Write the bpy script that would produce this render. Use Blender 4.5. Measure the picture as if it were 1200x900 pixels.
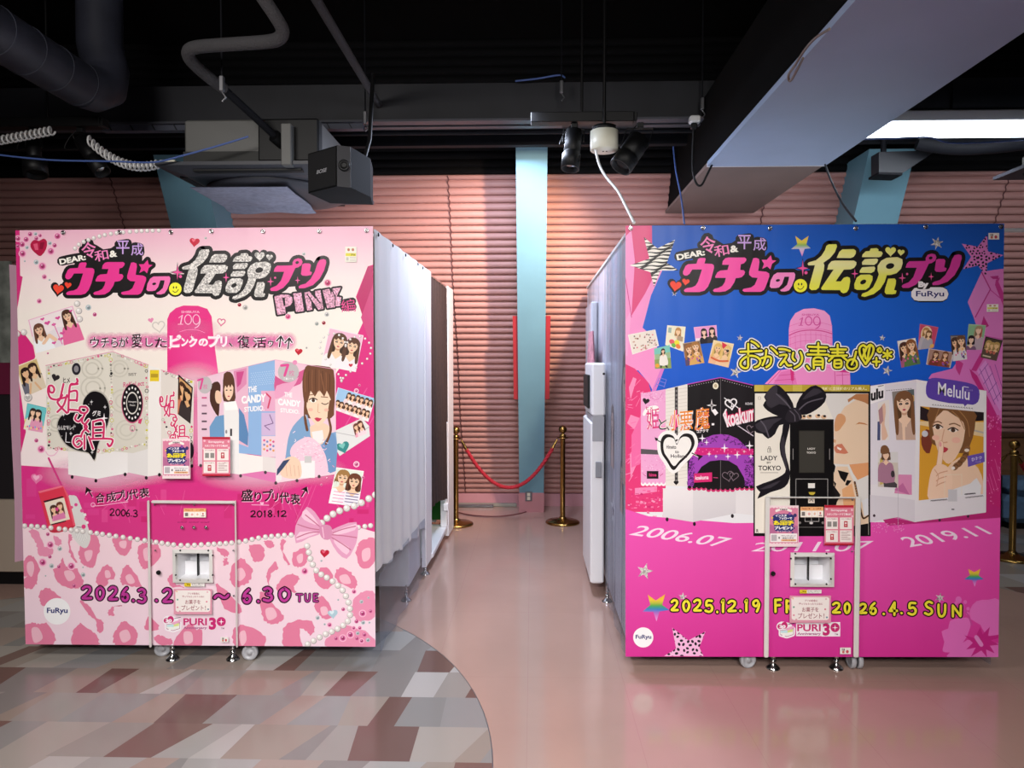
import bpy, math, random
from mathutils import Vector, Matrix
from mathutils.geometry import tessellate_polygon

SC = bpy.context.scene
COL = SC.collection
for _o in list(bpy.data.objects):
    bpy.data.objects.remove(_o)
random.seed(7)
PI = math.pi

# ------------------------------------------------------------------ camera, world, lights, exposure
FPX, CAMH, PITCH, YAW = 850.0, 1.5, math.radians(1.68), math.radians(1.6)
cam_data = bpy.data.cameras.new('camera')
cam_data.sensor_width = 36.0
cam_data.lens = 36.0 * FPX / 1200.0
cam_data.clip_start = 0.05
cam = bpy.data.objects.new('camera', cam_data)
cam.location = (0, 0, CAMH)
cam.rotation_euler = (PI / 2 - PITCH, 0, YAW)
COL.objects.link(cam)
SC.camera = cam

SC.view_settings.view_transform = 'Standard'
SC.view_settings.look = 'None'
SC.view_settings.gamma = 1.0
SC.view_settings.use_curve_mapping = False
SC.view_settings.exposure = 0.02
SC.cycles.transparent_max_bounces = 24
SC.cycles.max_bounces = 8

world = bpy.data.worlds.new('world')
SC.world = world
world.use_nodes = True
_bg = world.node_tree.nodes['Background']
_bg.inputs[0].default_value = (0.75, 0.78, 1.0, 1)
_bg.inputs[1].default_value = 0.03


def lamp(kind, name, loc, target, power, color=(1, 1, 1), **kw):
    d = bpy.data.lights.new(name, kind)
    d.energy = power
    d.color = color
    for k, v in kw.items():
        setattr(d, k, v)
    o = bpy.data.objects.new(name, d)
    o.location = loc
    o.rotation_euler = (Vector(target) - Vector(loc)).to_track_quat('-Z', 'Y').to_euler()
    COL.objects.link(o)
    return o


# ceiling fluorescents of the hall in front of the booths (above the camera), then an added fill
lamp('AREA', 'hall_lamp_and_fill', (-2.1, 0.8, 3.0), (-1.7, 3.5, 0.7), 62, (1.0, 0.95, 0.9), shape='RECTANGLE', size=1.1, size_y=0.5)
lamp('AREA', 'hall_lamp_and_fill', (1.2, 0.8, 3.0), (1.3, 3.5, 0.7), 52, (1.0, 0.95, 0.9), shape='RECTANGLE', size=1.1, size_y=0.5)
lamp('AREA', 'hall_lamp_and_fill', (0, -1.9, 3.0), (0, 3.0, 0.2), 58, (1.0, 0.97, 0.95), shape='RECTANGLE', size=3.5, size_y=0.8, spread=math.radians(70))  # unseen fill added behind the camera to even out the booth fronts
# cool lamp over the aisle between the booths
lamp('AREA', 'aisle_lamp', (-0.15, 4.9, 3.05), (-0.15, 5.0, 0.0), 70, (0.72, 0.8, 1.0), shape='RECTANGLE', size=0.25, size_y=1.2)
# warm spotlight on the corrugated wall, from the track by the white drum
lamp('SPOT', 'warm_spot', (0.75, 4.55, 2.95), (-0.55, 6.35, 1.9), 430, (1.0, 0.7, 0.46), spot_size=math.radians(70), spot_blend=0.9, shadow_soft_size=0.05)


def ray(px, py):
    v = ((px - 600) / FPX, 1.0, (450 - py) / FPX)
    c, s = math.cos(PITCH), math.sin(PITCH)
    v = (v[0], v[1] * c + v[2] * s, -v[1] * s + v[2] * c)
    c, s = math.cos(YAW), math.sin(YAW)
    return (v[0] * c - v[1] * s, v[0] * s + v[1] * c, v[2])


def aty(px, py, Y):
    r = ray(px, py)
    k = Y / r[1]
    return (r[0] * k, Y, CAMH + r[2] * k)


def atz(px, py, Z):
    r = ray(px, py)
    k = (Z - CAMH) / r[2]
    return (r[0] * k, r[1] * k, Z)


# ------------------------------------------------------------------ materials
def srgb(c):
    if isinstance(c, str):
        c = c.lstrip('#')
        c = tuple(int(c[i:i + 2], 16) / 255 for i in (0, 2, 4))
    return tuple((x / 12.92 if x <= 0.04045 else ((x + 0.055) / 1.055) ** 2.4) for x in c[:3])


def new_mat(name):
    m = bpy.data.materials.new(name)
    m.use_nodes = True
    nt = m.node_tree
    return m, nt, nt.nodes['Principled BSDF']


def mat(name, col, rough=0.5, metal=0.0, spec=0.5, noise=0.0, nscale=8.0, bump=0.0, bscale=60.0, trans=0.0, emit=None, estr=0.0, stretch=(1, 1, 1), coat=0.0):
    m, nt, b = new_mat(name)
    rgb = srgb(col)
    b.inputs['Base Color'].default_value = (*rgb, 1)
    b.inputs['Roughness'].default_value = rough
    b.inputs['Metallic'].default_value = metal
    b.inputs['Specular IOR Level'].default_value = spec
    b.inputs['Coat Weight'].default_value = coat
    tc = nt.nodes.new('ShaderNodeTexCoord')
    mp = nt.nodes.new('ShaderNodeMapping')
    mp.inputs['Scale'].default_value = stretch
    nt.links.new(tc.outputs['Object'], mp.inputs[0])
    if noise:
        n = nt.nodes.new('ShaderNodeTexNoise')
        n.inputs['Scale'].default_value = nscale
        n.inputs['Detail'].default_value = 4
        nt.links.new(mp.outputs[0], n.inputs['Vector'])
        r = nt.nodes.new('ShaderNodeValToRGB')
        r.color_ramp.elements[0].position = 0.3
        r.color_ramp.elements[1].position = 0.7
        r.color_ramp.elements[0].color = tuple(x * (1 - noise) for x in rgb) + (1,)
        r.color_ramp.elements[1].color = tuple(min(1, x * (1 + noise)) for x in rgb) + (1,)
        nt.links.new(n.outputs[0], r.inputs[0])
        nt.links.new(r.outputs[0], b.inputs['Base Color'])
    if bump:
        n = nt.nodes.new('ShaderNodeTexNoise')
        n.inputs['Scale'].default_value = bscale
        nt.links.new(mp.outputs[0], n.inputs['Vector'])
        bp = nt.nodes.new('ShaderNodeBump')
        bp.inputs['Strength'].default_value = bump
        bp.inputs['Distance'].default_value = 0.01
        nt.links.new(n.outputs[0], bp.inputs['Height'])
        nt.links.new(bp.outputs[0], b.inputs['Normal'])
    if emit:
        b.inputs['Emission Color'].default_value = (*srgb(emit), 1)
        b.inputs['Emission Strength'].default_value = estr
    return m


def clear_mat(name, tint, gloss, rough=0.08):
    m, nt, b = new_mat(name)
    out = nt.nodes['Material Output']
    t = nt.nodes.new('ShaderNodeBsdfTransparent')
    t.inputs[0].default_value = (*srgb(tint), 1)
    mx = nt.nodes.new('ShaderNodeMixShader')
    mx.inputs[0].default_value = gloss
    b.inputs['Roughness'].default_value = rough
    b.inputs['Base Color'].default_value = (0.6, 0.62, 0.68, 1)
    nt.links.new(t.outputs[0], mx.inputs[1])
    nt.links.new(b.outputs[0], mx.inputs[2])
    nt.links.new(mx.outputs[0], out.inputs[0])
    return m


def print_mat(name, rough=0.34, glitter=False, alpha=False, bump=0.25):
    m, nt, b = new_mat(name)
    a = nt.nodes.new('ShaderNodeVertexColor')
    a.layer_name = 'Col'
    b.inputs['Roughness'].default_value = rough
    b.inputs['Specular IOR Level'].default_value = 0.28
    tc = nt.nodes.new('ShaderNodeTexCoord')
    src = a.outputs[0]
    if glitter:
        v = nt.nodes.new('ShaderNodeTexVoronoi')
        v.inputs['Scale'].default_value = 170
        nt.links.new(tc.outputs['Object'], v.inputs['Vector'])
        r = nt.nodes.new('ShaderNodeValToRGB')
        r.color_ramp.elements[0].color = (0.35, 0.35, 0.35, 1)
        r.color_ramp.elements[1].color = (1.25, 1.25, 1.25, 1)
        sep = nt.nodes.new('ShaderNodeSeparateColor')
        nt.links.new(v.outputs['Color'], sep.inputs[0])
        nt.links.new(sep.outputs[0], r.inputs[0])
        mx = nt.nodes.new('ShaderNodeMix')
        mx.data_type = 'RGBA'
        mx.blend_type = 'MULTIPLY'
        mx.inputs[0].default_value = 1.0
        nt.links.new(src, mx.inputs[6])
        nt.links.new(r.outputs[0], mx.inputs[7])
        src = mx.outputs[2]
    nt.links.new(src, b.inputs['Base Color'])
    if bump:
        mp = nt.nodes.new('ShaderNodeMapping')
        mp.inputs['Scale'].default_value = (3.0, 1, 0.5)
        nt.links.new(tc.outputs['Object'], mp.inputs[0])
        n = nt.nodes.new('ShaderNodeTexNoise')
        n.inputs['Scale'].default_value = 2.2
        n.inputs['Detail'].default_value = 2
        nt.links.new(mp.outputs[0], n.inputs['Vector'])
        bp = nt.nodes.new('ShaderNodeBump')
        bp.inputs['Strength'].default_value = bump
        bp.inputs['Distance'].default_value = 0.02
        nt.links.new(n.outputs[0], bp.inputs['Height'])
        nt.links.new(bp.outputs[0], b.inputs['Normal'])
    if alpha:
        out = nt.nodes['Material Output']
        t = nt.nodes.new('ShaderNodeBsdfTransparent')
        mx = nt.nodes.new('ShaderNodeMixShader')
        nt.links.new(a.outputs[1], mx.inputs[0])
        nt.links.new(t.outputs[0], mx.inputs[1])
        nt.links.new(b.outputs[0], mx.inputs[2])
        nt.links.new(mx.outputs[0], out.inputs[0])
    return m


M = {}
M['print'] = print_mat('banner_print')
M['print_glitter'] = print_mat('glitter_print', glitter=True)
M['print_soft'] = print_mat('soft_print', alpha=True)
M['paper'] = print_mat('paper_print', rough=0.5, bump=0)
M['white'] = mat('white_laminate', '#e6e6ea', 0.35)
M['rail'] = mat('satin_rail', '#e2e0dc', 0.3, 0.15, 0.5)
M['steel'] = mat('chrome_steel', '#c8c8c8', 0.18, 1.0)
M['grey_steel'] = mat('grey_steel', '#7c7c80', 0.35, 0.8)
M['black'] = mat('black_plastic', '#08080a', 0.5, spec=0.3)
M['black_matte'] = mat('black_paint', '#040405', 0.9, spec=0.1, noise=0.3, nscale=5)
M['duct'] = mat('dark_duct_paint', '#0f1016', 0.7, spec=0.2, noise=0.25, nscale=6)
M['brass'] = mat('aged_brass', '#a08048', 0.25, 1.0, noise=0.15, nscale=20)
M['red_rope'] = mat('red_rope_fibre', '#a81428', 0.65, bump=0.4, bscale=300)
M['sheet'] = mat('grey_white_sheet', '#dededf', 0.45, bump=0.35, bscale=3.0, stretch=(1, 4, 0.15))
M['brown_cloth'] = mat('dark_brown_cloth', '#33221f', 0.9, noise=0.2, nscale=40)
M['green'] = mat('green_backdrop', '#1c6a1a', 0.7)
M['clear'] = clear_mat('clear_vinyl', '#f2f2f6', 0.10)
M['clear_side'] = clear_mat('clear_vinyl_side', '#f0f2f6', 0.12, 0.1)
M['wheel'] = mat('pale_grey_wheel', '#a9a9ae', 0.35)
M['teal'] = mat('teal_paint', '#6c97a8', 0.5, noise=0.05, nscale=3)
M['pink_base'] = mat('pink_base_paint', '#c08890', 0.5)
M['red_strip'] = mat('red_strip_paint', '#a83038', 0.5)
M['beam'] = mat('pale_blue_grey_paint', '#97a8c6', 0.55, noise=0.06, nscale=1.5)
M['beam_shaded'] = mat('beam_shade_brown_grey', '#6c5a55', 0.6, noise=0.1, nscale=2)  # weaker light on the beam's far end, put into the colour
M['cord_white'] = mat('white_cord', '#d8d8d8', 0.4)
M['cord_blue'] = mat('blue_cable', '#4a62a0', 0.4)
M['ivory'] = mat('ivory_plastic', '#dcdac8', 0.4)


# ------------------------------------------------------------------ geometry buffer
class MB:
    def __init__(self):
        self.v, self.f, self.s = [], [], []

    def add(self, vs, fs, smooth=False):
        n = len(self.v)
        self.v += [tuple(p) for p in vs]
        self.f += [tuple(i + n for i in f) for f in fs]
        self.s += [smooth] * len(fs)
        return self

    def hexa(self, p):
        """eight corners: bottom loop 0-3, top loop 4-7"""
        return self.add(p, [(3, 2, 1, 0), (4, 5, 6, 7), (0, 1, 5, 4), (1, 2, 6, 5), (2, 3, 7, 6), (3, 0, 4, 7)])

    def box(self, x0, x1, y0, y1, z0, z1, bev=0.0):
        if bev <= 0:
            return self.hexa([(x0, y0, z0), (x1, y0, z0), (x1, y1, z0), (x0, y1, z0), (x0, y0, z1), (x1, y0, z1), (x1, y1, z1), (x0, y1, z1)])
        b = min(bev, (x1 - x0) / 2.01, (y1 - y0) / 2.01, (z1 - z0) / 2.01)
        lv = []
        for z, i in ((z0, b), (z0 + b, 0), (z1 - b, 0), (z1, b)):
            a, c, d, e = x0 + i, x1 - i, y0 + i, y1 - i
            k = b * (0.6 if i else 1)
            lv.append([(a + k, d, z), (c - k, d, z), (c, d + k, z), (c, e - k, z), (c - k, e, z), (a + k, e, z), (a, e - k, z), (a, d + k, z)])
        vs = [p for l in lv for p in l]
        fs = [tuple(range(7, -1, -1)), tuple(range(24, 32))]
        for r in range(3):
            for i in range(8):
                j = (i + 1) % 8
                fs.append((r * 8 + i, r * 8 + j, r * 8 + 8 + j, r * 8 + 8 + i))
        return self.add(vs, fs)

    def tube(self, pts, r, n=10, caps=True, radii=None):
        pts = [Vector(p) for p in pts]
        m = len(pts)
        tang = []
        for i in range(m):
            a, b = pts[max(0, i - 1)], pts[min(m - 1, i + 1)]
            d = (b - a)
            tang.append(d.normalized() if d.length > 1e-9 else Vector((0, 0, 1)))
        up = Vector((0, 0, 1)) if abs(tang[0].z) < 0.9 else Vector((1, 0, 0))
        u = tang[0].cross(up).normalized()
        vs, fs = [], []
        for i in range(m):
            t = tang[i]
            u = (u - t * u.dot(t))
            u = u.normalized() if u.length > 1e-6 else t.orthogonal().normalized()
            w = t.cross(u)
            rr = radii[i] if radii else r
            for k in range(n):
                a = 2 * PI * k / n
                vs.append(pts[i] + (u * math.cos(a) + w * math.sin(a)) * rr)
        for i in range(m - 1):
            for k in range(n):
                j = (k + 1) % n
                fs.append((i * n + k, i * n + j, i * n + n + j, i * n + n + k))
        self.add(vs, fs, True)
        if caps:
            self.add(vs[:n], [tuple(range(n - 1, -1, -1))])
            self.add(vs[-n:], [tuple(range(n))])
        return self

    def cyl(self, p0, p1, r, n=20, r2=None):
        return self.tube([p0, p1], r, n, True, [r, r if r2 is None else r2])

    def lathe(self, base, axis, prof, n=24):
        """prof: list of (radius, height along axis)"""
        base, ax = Vector(base), Vector(axis).normalized()
        u = ax.orthogonal().normalized()
        w = ax.cross(u)
        vs, fs = [], []
        for r, h in prof:
            for k in range(n):
                a = 2 * PI * k / n
                vs.append(base + ax * h + (u * math.cos(a) + w * math.sin(a)) * max(r, 1e-4))
        m = len(prof)
        for i in range(m - 1):
            for k in range(n):
                j = (k + 1) % n
                fs.append((i * n + k, i * n + j, i * n + n + j, i * n + n + k))
        self.add(vs, fs, True)
        self.add(vs[:n], [tuple(range(n - 1, -1, -1))])
        self.add(vs[-n:], [tuple(range(n))])
        return self

    def grid(self, fn, nu, nv, smooth=True):
        vs = [fn(i / nu, j / nv) for j in range(nv + 1) for i in range(nu + 1)]
        fs = [(j * (nu + 1) + i, j * (nu + 1) + i + 1, (j + 1) * (nu + 1) + i + 1, (j + 1) * (nu + 1) + i) for j in range(nv) for i in range(nu)]
        return self.add(vs, fs, smooth)

    def prism(self, pts, d):
        """extrude a planar loop by vector d"""
        n = len(pts)
        d = Vector(d)
        vs = [Vector(p) for p in pts] + [Vector(p) + d for p in pts]
        return self.add(vs, [tuple(range(n - 1, -1, -1)), tuple(range(n, 2 * n))] + [(i, (i + 1) % n, n + (i + 1) % n, n + i) for i in range(n)])


def root_of(o):
    while o.parent:
        o = o.parent
    return o


def obj(name, mb, m, parent=None, label=None):
    """a part: world-space buffer -> one mesh under its parent"""
    me = bpy.data.meshes.new(name)
    off = Vector((0, 0, 0))
    if parent is not None:
        off = Vector(root_of(parent).location)
    else:
        xs, ys, zs = zip(*mb.v)
        off = Vector(((min(xs) + max(xs)) / 2, (min(ys) + max(ys)) / 2, min(zs)))
    me.from_pydata([tuple(Vector(p) - off) for p in mb.v], [], mb.f)
    me.polygons.foreach_set('use_smooth', mb.s)
    me.materials.append(M[m] if isinstance(m, str) else m)
    me.update()
    o = bpy.data.objects.new(name, me)
    COL.objects.link(o)
    if parent is not None:
        o.parent = parent
    else:
        o.location = off
    if label:
        o['label'] = label
    return o


def tag(o, label, cat, group=None):
    o['label'] = label
    o['category'] = cat
    if group:
        o['group'] = group
    return o


def thing(name, label, cat, loc, group=None):
    o = bpy.data.objects.new(name, None)
    o.empty_display_size = 0.1
    o.location = loc
    COL.objects.link(o)
    return tag(o, label, cat, group)


def struct(name, mb, m, parent=None):
    o = obj(name, mb, m, parent)
    if parent is None:
        o['kind'] = 'structure'
    return o


def catmull(pts, n=6, closed=False):
    out = []
    m = len(pts)
    rng = range(m if closed else m - 1)
    for i in rng:
        if closed:
            p0, p1, p2, p3 = pts[(i - 1) % m], pts[i], pts[(i + 1) % m], pts[(i + 2) % m]
        else:
            p0, p1, p2, p3 = pts[max(0, i - 1)], pts[i], pts[i + 1], pts[min(m - 1, i + 2)]
        for k in range(n):
            t = k / n
            out.append(tuple(0.5 * ((2 * b) + (-a + c) * t + (2 * a - 5 * b + 4 * c - d) * t * t + (-a + 3 * b - 3 * c + d) * t ** 3) for a, b, c, d in zip(p0, p1, p2, p3)))
    if not closed:
        out.append(tuple(pts[-1]))
    return out

# ------------------------------------------------------------------ printed artwork on a vertical plane
_TXT = {}


def text_tris(s, offset=0.0, shear=0.0):
    key = (s, offset, shear)
    if key in _TXT:
        return _TXT[key]
    c = bpy.data.curves.new('lettering', 'FONT')
    c.body = s
    c.offset = offset
    c.shear = shear
    c.resolution_u = 4
    o = bpy.data.objects.new('lettering', c)
    COL.objects.link(o)
    bpy.context.view_layer.update()
    ev = o.evaluated_get(bpy.context.evaluated_depsgraph_get())
    me = ev.to_mesh()
    me.calc_loop_triangles()
    vs = [(v.co.x, v.co.y) for v in me.vertices]
    ts = [tuple(vs[i] for i in t.vertices) for t in me.loop_triangles]
    ev.to_mesh_clear()
    bpy.data.objects.remove(o)
    bpy.data.curves.remove(c)
    if not ts:
        ts = [((0, 0), (1, 0), (0, 1))]
    xs = [p[0] for t in ts for p in t]
    ys = [p[1] for t in ts for p in t]
    x0, x1, y0, y1 = min(xs), max(xs), min(ys), max(ys)
    w, h = max(x1 - x0, 1e-6), max(y1 - y0, 1e-6)
    ts = [tuple(((p[0] - x0) / w, (y1 - p[1]) / h) for p in t) for t in ts]
    _TXT[key] = (ts, w / h)
    return _TXT[key]


def clip_half(poly, a, b, c):
    """keep a*x+b*y+c >= 0; poly: list of ((x,y), rgba)"""
    out = []
    n = len(poly)
    for i in range(n):
        p, q = poly[i], poly[(i + 1) % n]
        dp = a * p[0][0] + b * p[0][1] + c
        dq = a * q[0][0] + b * q[0][1] + c
        if dp >= 0:
            out.append(p)
        if (dp >= 0) != (dq >= 0):
            t = dp / (dp - dq)
            out.append((tuple(u + (v - u) * t for u, v in zip(p[0], q[0])), tuple(u + (v - u) * t for u, v in zip(p[1], q[1]))))
    return out


def half_planes(poly):
    area = sum(poly[i][0] * poly[(i + 1) % len(poly)][1] - poly[(i + 1) % len(poly)][0] * poly[i][1] for i in range(len(poly)))
    sg = 1 if area > 0 else -1
    out = []
    for i in range(len(poly)):
        (x0, y0), (x1, y1) = poly[i], poly[(i + 1) % len(poly)]
        a, b = -(y1 - y0) * sg, (x1 - x0) * sg
        out.append((a, b, -(a * x0 + b * y0)))
    return out


def rgba(c, a=1.0):
    return (*srgb(c), a)


class Canvas:
    """a print plane at world y = Y; sheets of artwork are laid on it in order"""
    def __init__(self, Y, bounds=None, hole=None):
        self.Y = Y
        self.layer = 0
        self.cells = {}
        self.pend = None
        self.bounds = half_planes(bounds) if bounds else None
        self.hole = hole

    def flush(self):
        """lay the last shape just above whatever it overlaps"""
        if not self.pend:
            return
        art, polys = self.pend
        self.pend = None
        touched = set()
        for poly, micro in polys:
            xs = [p[0][0] for p in poly]
            ys = [p[0][1] for p in poly]
            for i in range(int(min(xs) / 1.5), int(max(xs) / 1.5) + 1):
                for j in range(int(min(ys) / 1.5), int(max(ys) / 1.5) + 1):
                    touched.add((i, j))
        if not touched:
            return
        lay = 1 + max(self.cells.get(c, 0) for c in touched)
        for c in touched:
            self.cells[c] = lay
        self.layer = max(self.layer, lay)
        for poly, micro in polys:
            Y = self.Y - lay * 1.6e-5 - micro * 3e-6
            w = [aty(p[0][0], p[0][1], Y) for p in poly]
            for i in range(1, len(poly) - 1):
                t = (0, i, i + 1)
                a, b, d = (w[k] for k in t)
                ar = (b[0] - a[0]) * (d[2] - a[2]) - (d[0] - a[0]) * (b[2] - a[2])
                if abs(ar) < 1e-10:
                    continue
                if ar < 0:
                    t = (0, i + 1, i)
                art.tv += [w[k] for k in t]
                art.tc += [poly[k][1] for k in t]


class Art:
    def __init__(self, canvas):
        self.c = canvas
        self.tv, self.tc = [], []
        self.map = lambda p: p
        self.clip = []
        self.asp = 1.0

    # local frames
    def crop(self, ox, oy, s):
        self.map = lambda p: (ox + p[0] / s, oy + p[1] / s)
        return self

    def aff(self, f):
        self.map = f
        return self

    def quad(self, tl, tr, br, bl, clip=True):
        def f(p):
            u, v = p
            return tuple((tl[i] * (1 - u) + tr[i] * u) * (1 - v) + (bl[i] * (1 - u) + br[i] * u) * v for i in (0, 1))
        self.map = f
        self.clip = half_planes([tl, tr, br, bl]) if clip else []
        self.asp = math.hypot(bl[0] - tl[0], bl[1] - tl[1]) / max(1e-6, math.hypot(tr[0] - tl[0], tr[1] - tl[1]))
        return self

    def px(self):
        self.map = lambda p: p
        self.clip = []
        self.asp = 1.0
        return self

    # output
    def _tri(self, ps, cs, micro=0):
        poly = [(self.map(p), c) for p, c in zip(ps, cs)]
        for hp in (self.c.bounds, self.clip):
            if hp:
                for a, b, c in hp:
                    if any(a * p[0][0] + b * p[0][1] + c < 0 for p in poly):
                        poly = clip_half(poly, a, b, c)
                        if len(poly) < 3:
                            return
        polys = [poly]
        if self.c.hole:
            x0, y0, x1, y1 = self.c.hole
            xs = [p[0][0] for p in poly]
            ys = [p[0][1] for p in poly]
            if not (max(xs) <= x0 or min(xs) >= x1 or max(ys) <= y0 or min(ys) >= y1):
                mid = clip_half(clip_half(poly, 0, 1, -y0), 0, -1, y1) if poly else []
                polys = [clip_half(poly, 0, -1, y0), clip_half(poly, 0, 1, -y1)]
                if mid:
                    polys += [clip_half(mid, -1, 0, x0), clip_half(mid, 1, 0, -x1)]
        if self.c.pend is None:
            self.c.pend = (self, [])
        self.c.pend[1].extend((q, micro) for q in polys if len(q) > 2)

    def nxt(self):
        self.c.flush()
        self.c.pend = (self, [])

    def poly(self, pts, col, smooth=0, holes=None, alpha=1.0):
        """col: one colour, or a function of the local point"""
        self.nxt()
        if smooth:
            pts = catmull(pts, smooth, True)
        loops = [pts] + (holes or [])
        flat = [p for l in loops for p in l]
        f = col if callable(col) else None
        c0 = None if f else rgba(col, alpha)
        for t in tessellate_polygon([[Vector((p[0], p[1], 0)) for p in l] for l in loops]):
            ps = [flat[i] for i in t]
            self._tri(ps, [f(p) if f else c0 for p in ps])
        return self

    def strip(self, rows, nx=1):
        """rows: list of (y, x0, x1, colour) horizontal gradient bands"""
        self.nxt()
        for (ya, a0, a1, ca), (yb, b0, b1, cb) in zip(rows, rows[1:]):
            ca, cb = (x if len(x) == 4 and not isinstance(x, str) else rgba(x) for x in (ca, cb))
            self._tri([(a0, ya), (a1, ya), (b1, yb)], [ca, ca, cb])
            self._tri([(a0, ya), (b1, yb), (b0, yb)], [ca, cb, cb])
        return self

    def rect(self, x0, y0, x1, y1, col, rot=0.0, alpha=1.0):
        cx, cy = (x0 + x1) / 2, (y0 + y1) / 2
        c, s = math.cos(rot), math.sin(rot)
        return self.poly([(cx + (x - cx) * c - (y - cy) * s, cy + (x - cx) * s + (y - cy) * c) for x, y in ((x0, y0), (x1, y0), (x1, y1), (x0, y1))], col, alpha=alpha)

    def ell(self, cx, cy, rx, ry, col, n=20, rot=0.0, alpha=1.0):
        self.nxt()
        c, s = math.cos(rot), math.sin(rot)
        pts = []
        for k in range(n):
            a = 2 * PI * k / n
            x, y = rx * math.cos(a), ry * math.sin(a)
            pts.append((cx + x * c - y * s, cy + x * s + y * c))
        if callable(col):
            cc, pc = col((cx, cy)), [col(p) for p in pts]
        else:
            cc = rgba(col, alpha)
            pc = [cc] * n
        for k in range(n):
            j = (k + 1) % n
            self._tri([(cx, cy), pts[k], pts[j]], [cc, pc[k], pc[j]])
        return self

    def glow(self, cx, cy, rx, ry, col, a0=0.8, n=24):
        self.nxt()
        ci, co = rgba(col, a0), rgba(col, 0)
        cm = rgba(col, a0 * 0.6)
        pts = [(math.cos(2 * PI * k / n), math.sin(2 * PI * k / n)) for k in range(n)]
        for k in range(n):
            (x0, y0), (x1, y1) = pts[k], pts[(k + 1) % n]
            i0, i1 = (cx + rx * .5 * x0, cy + ry * .5 * y0), (cx + rx * .5 * x1, cy + ry * .5 * y1)
            o0, o1 = (cx + rx * x0, cy + ry * y0), (cx + rx * x1, cy + ry * y1)
            self._tri([(cx, cy), i0, i1], [ci, cm, cm])
            self._tri([i0, o0, o1], [cm, co, co])
            self._tri([i0, o1, i1], [cm, co, cm])
        return self

    def stroke(self, pts, w, col, smooth=0, closed=False, nd=9):
        self.nxt()
        if smooth:
            pts = catmull(pts, smooth, closed)
        if closed:
            pts = list(pts) + [pts[0]]
        c = rgba(col) if not callable(col) else None
        h = w / 2
        for i, p in enumerate(pts):
            f = c or col(p)
            if i < len(pts) - 1:
                q = pts[i + 1]
                g = c or col(q)
                dx, dy = q[0] - p[0], q[1] - p[1]
                L = math.hypot(dx, dy)
                if L < 1e-9:
                    continue
                nx, ny = -dy / L * h, dx / L * h
                a, b, d, e = (p[0] + nx, p[1] + ny), (q[0] + nx, q[1] + ny), (q[0] - nx, q[1] - ny), (p[0] - nx, p[1] - ny)
                self._tri([a, b, d], [f, g, g], i % 2)
                self._tri([a, d, e], [f, g, f], i % 2)
            ring = [(p[0] + h * math.cos(2 * PI * k / nd), p[1] + h * math.sin(2 * PI * k / nd)) for k in range(nd)]
            for k in range(1, nd - 1):
                self._tri([ring[0], ring[k], ring[k + 1]], [f, f, f], 2 + i % 3)
        return self

    def strokes(self, lst, w, col, smooth=0, dx=0, dy=0, sx=1, sy=1, nd=9):
        for l in lst:
            self.stroke([(dx + x * sx, dy + y * sy) for x, y in l], w, col, smooth if len(l) > 2 else 0, nd=nd)
        return self

    def text(self, s, q, col, bold=0.0, shear=0.0):
        """q: (x0,y0,x1,y1) or four corners tl,tr,br,bl in local units"""
        self.nxt()
        if not isinstance(q[0], (tuple, list)):
            x0, y0, x1, y1 = q
            q = ((x0, y0), (x1, y0), (x1, y1), (x0, y1))
        tl, tr, br, bl = q
        f = col if callable(col) else None
        c0 = None if f else rgba(col)
        for t in text_tris(s, bold, shear)[0]:
            ps = [tuple((tl[i] * (1 - u) + tr[i] * u) * (1 - v) + (bl[i] * (1 - u) + br[i] * u) * v for i in (0, 1)) for u, v in t]
            self._tri(ps, [f(p) if f else c0 for p in ps])
        return self

    def chars(self, lst, col, bold=0.0):
        for ch, x0, y0, x1, y1 in lst:
            self.text(ch, (x0, y0, x1, y1), col, bold)
        return self

    def star(self, cx, cy, R, r, col, rot=-PI / 2, n=5):
        return self.poly([(cx + (R if k % 2 == 0 else r) * math.cos(rot + PI * k / n), cy + (R if k % 2 == 0 else r) * math.sin(rot + PI * k / n)) for k in range(2 * n)], col)

    def spark(self, cx, cy, rx, ry, col):
        return self.poly([(cx, cy - ry), (cx + rx * .16, cy - ry * .16), (cx + rx, cy), (cx + rx * .16, cy + ry * .16), (cx, cy + ry), (cx - rx * .16, cy + ry * .16), (cx - rx, cy), (cx - rx * .16, cy - ry * .16)], col)

    def heart_pts(self, cx, cy, r, rot=0.0, n=22):
        out = []
        for k in range(n):
            t = 2 * PI * k / n
            x = 16 * math.sin(t) ** 3 / 17
            y = -(13 * math.cos(t) - 5 * math.cos(2 * t) - 2 * math.cos(3 * t) - math.cos(4 * t)) / 17
            out.append((cx + r * (x * math.cos(rot) - y * math.sin(rot)), cy + r * (x * math.sin(rot) + y * math.cos(rot))))
        return out

    def heart(self, cx, cy, r, col, rot=0.0):
        return self.poly(self.heart_pts(cx, cy, r, rot), col)

    def gem(self, cx, cy, r, col, dark, rim=None):
        if rim:
            self.ell(cx, cy, r, r, rim, 14)
            r *= 0.72
        self.ell(cx, cy, r, r, col, 12)
        self.ell(cx + r * .08, cy + r * .1, r * .55, r * .55, dark, 9)
        self.poly([(cx - r * .5, cy - r * .45), (cx, cy - r * .6), (cx - r * .1, cy - r * .1)], '#f6e4ec')

    def pearl(self, cx, cy, r):
        c0, c1, c2 = '#a9a09f', '#d8d2cf', '#f4f0ee'
        self.ell(cx, cy, r, r, c0, 14)
        self.ell(cx - r * .08, cy - r * .1, r * .85, r * .85, c1, 12)
        self.ell(cx - r * .25, cy - r * .3, r * .45, r * .45, c2, 8)

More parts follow.
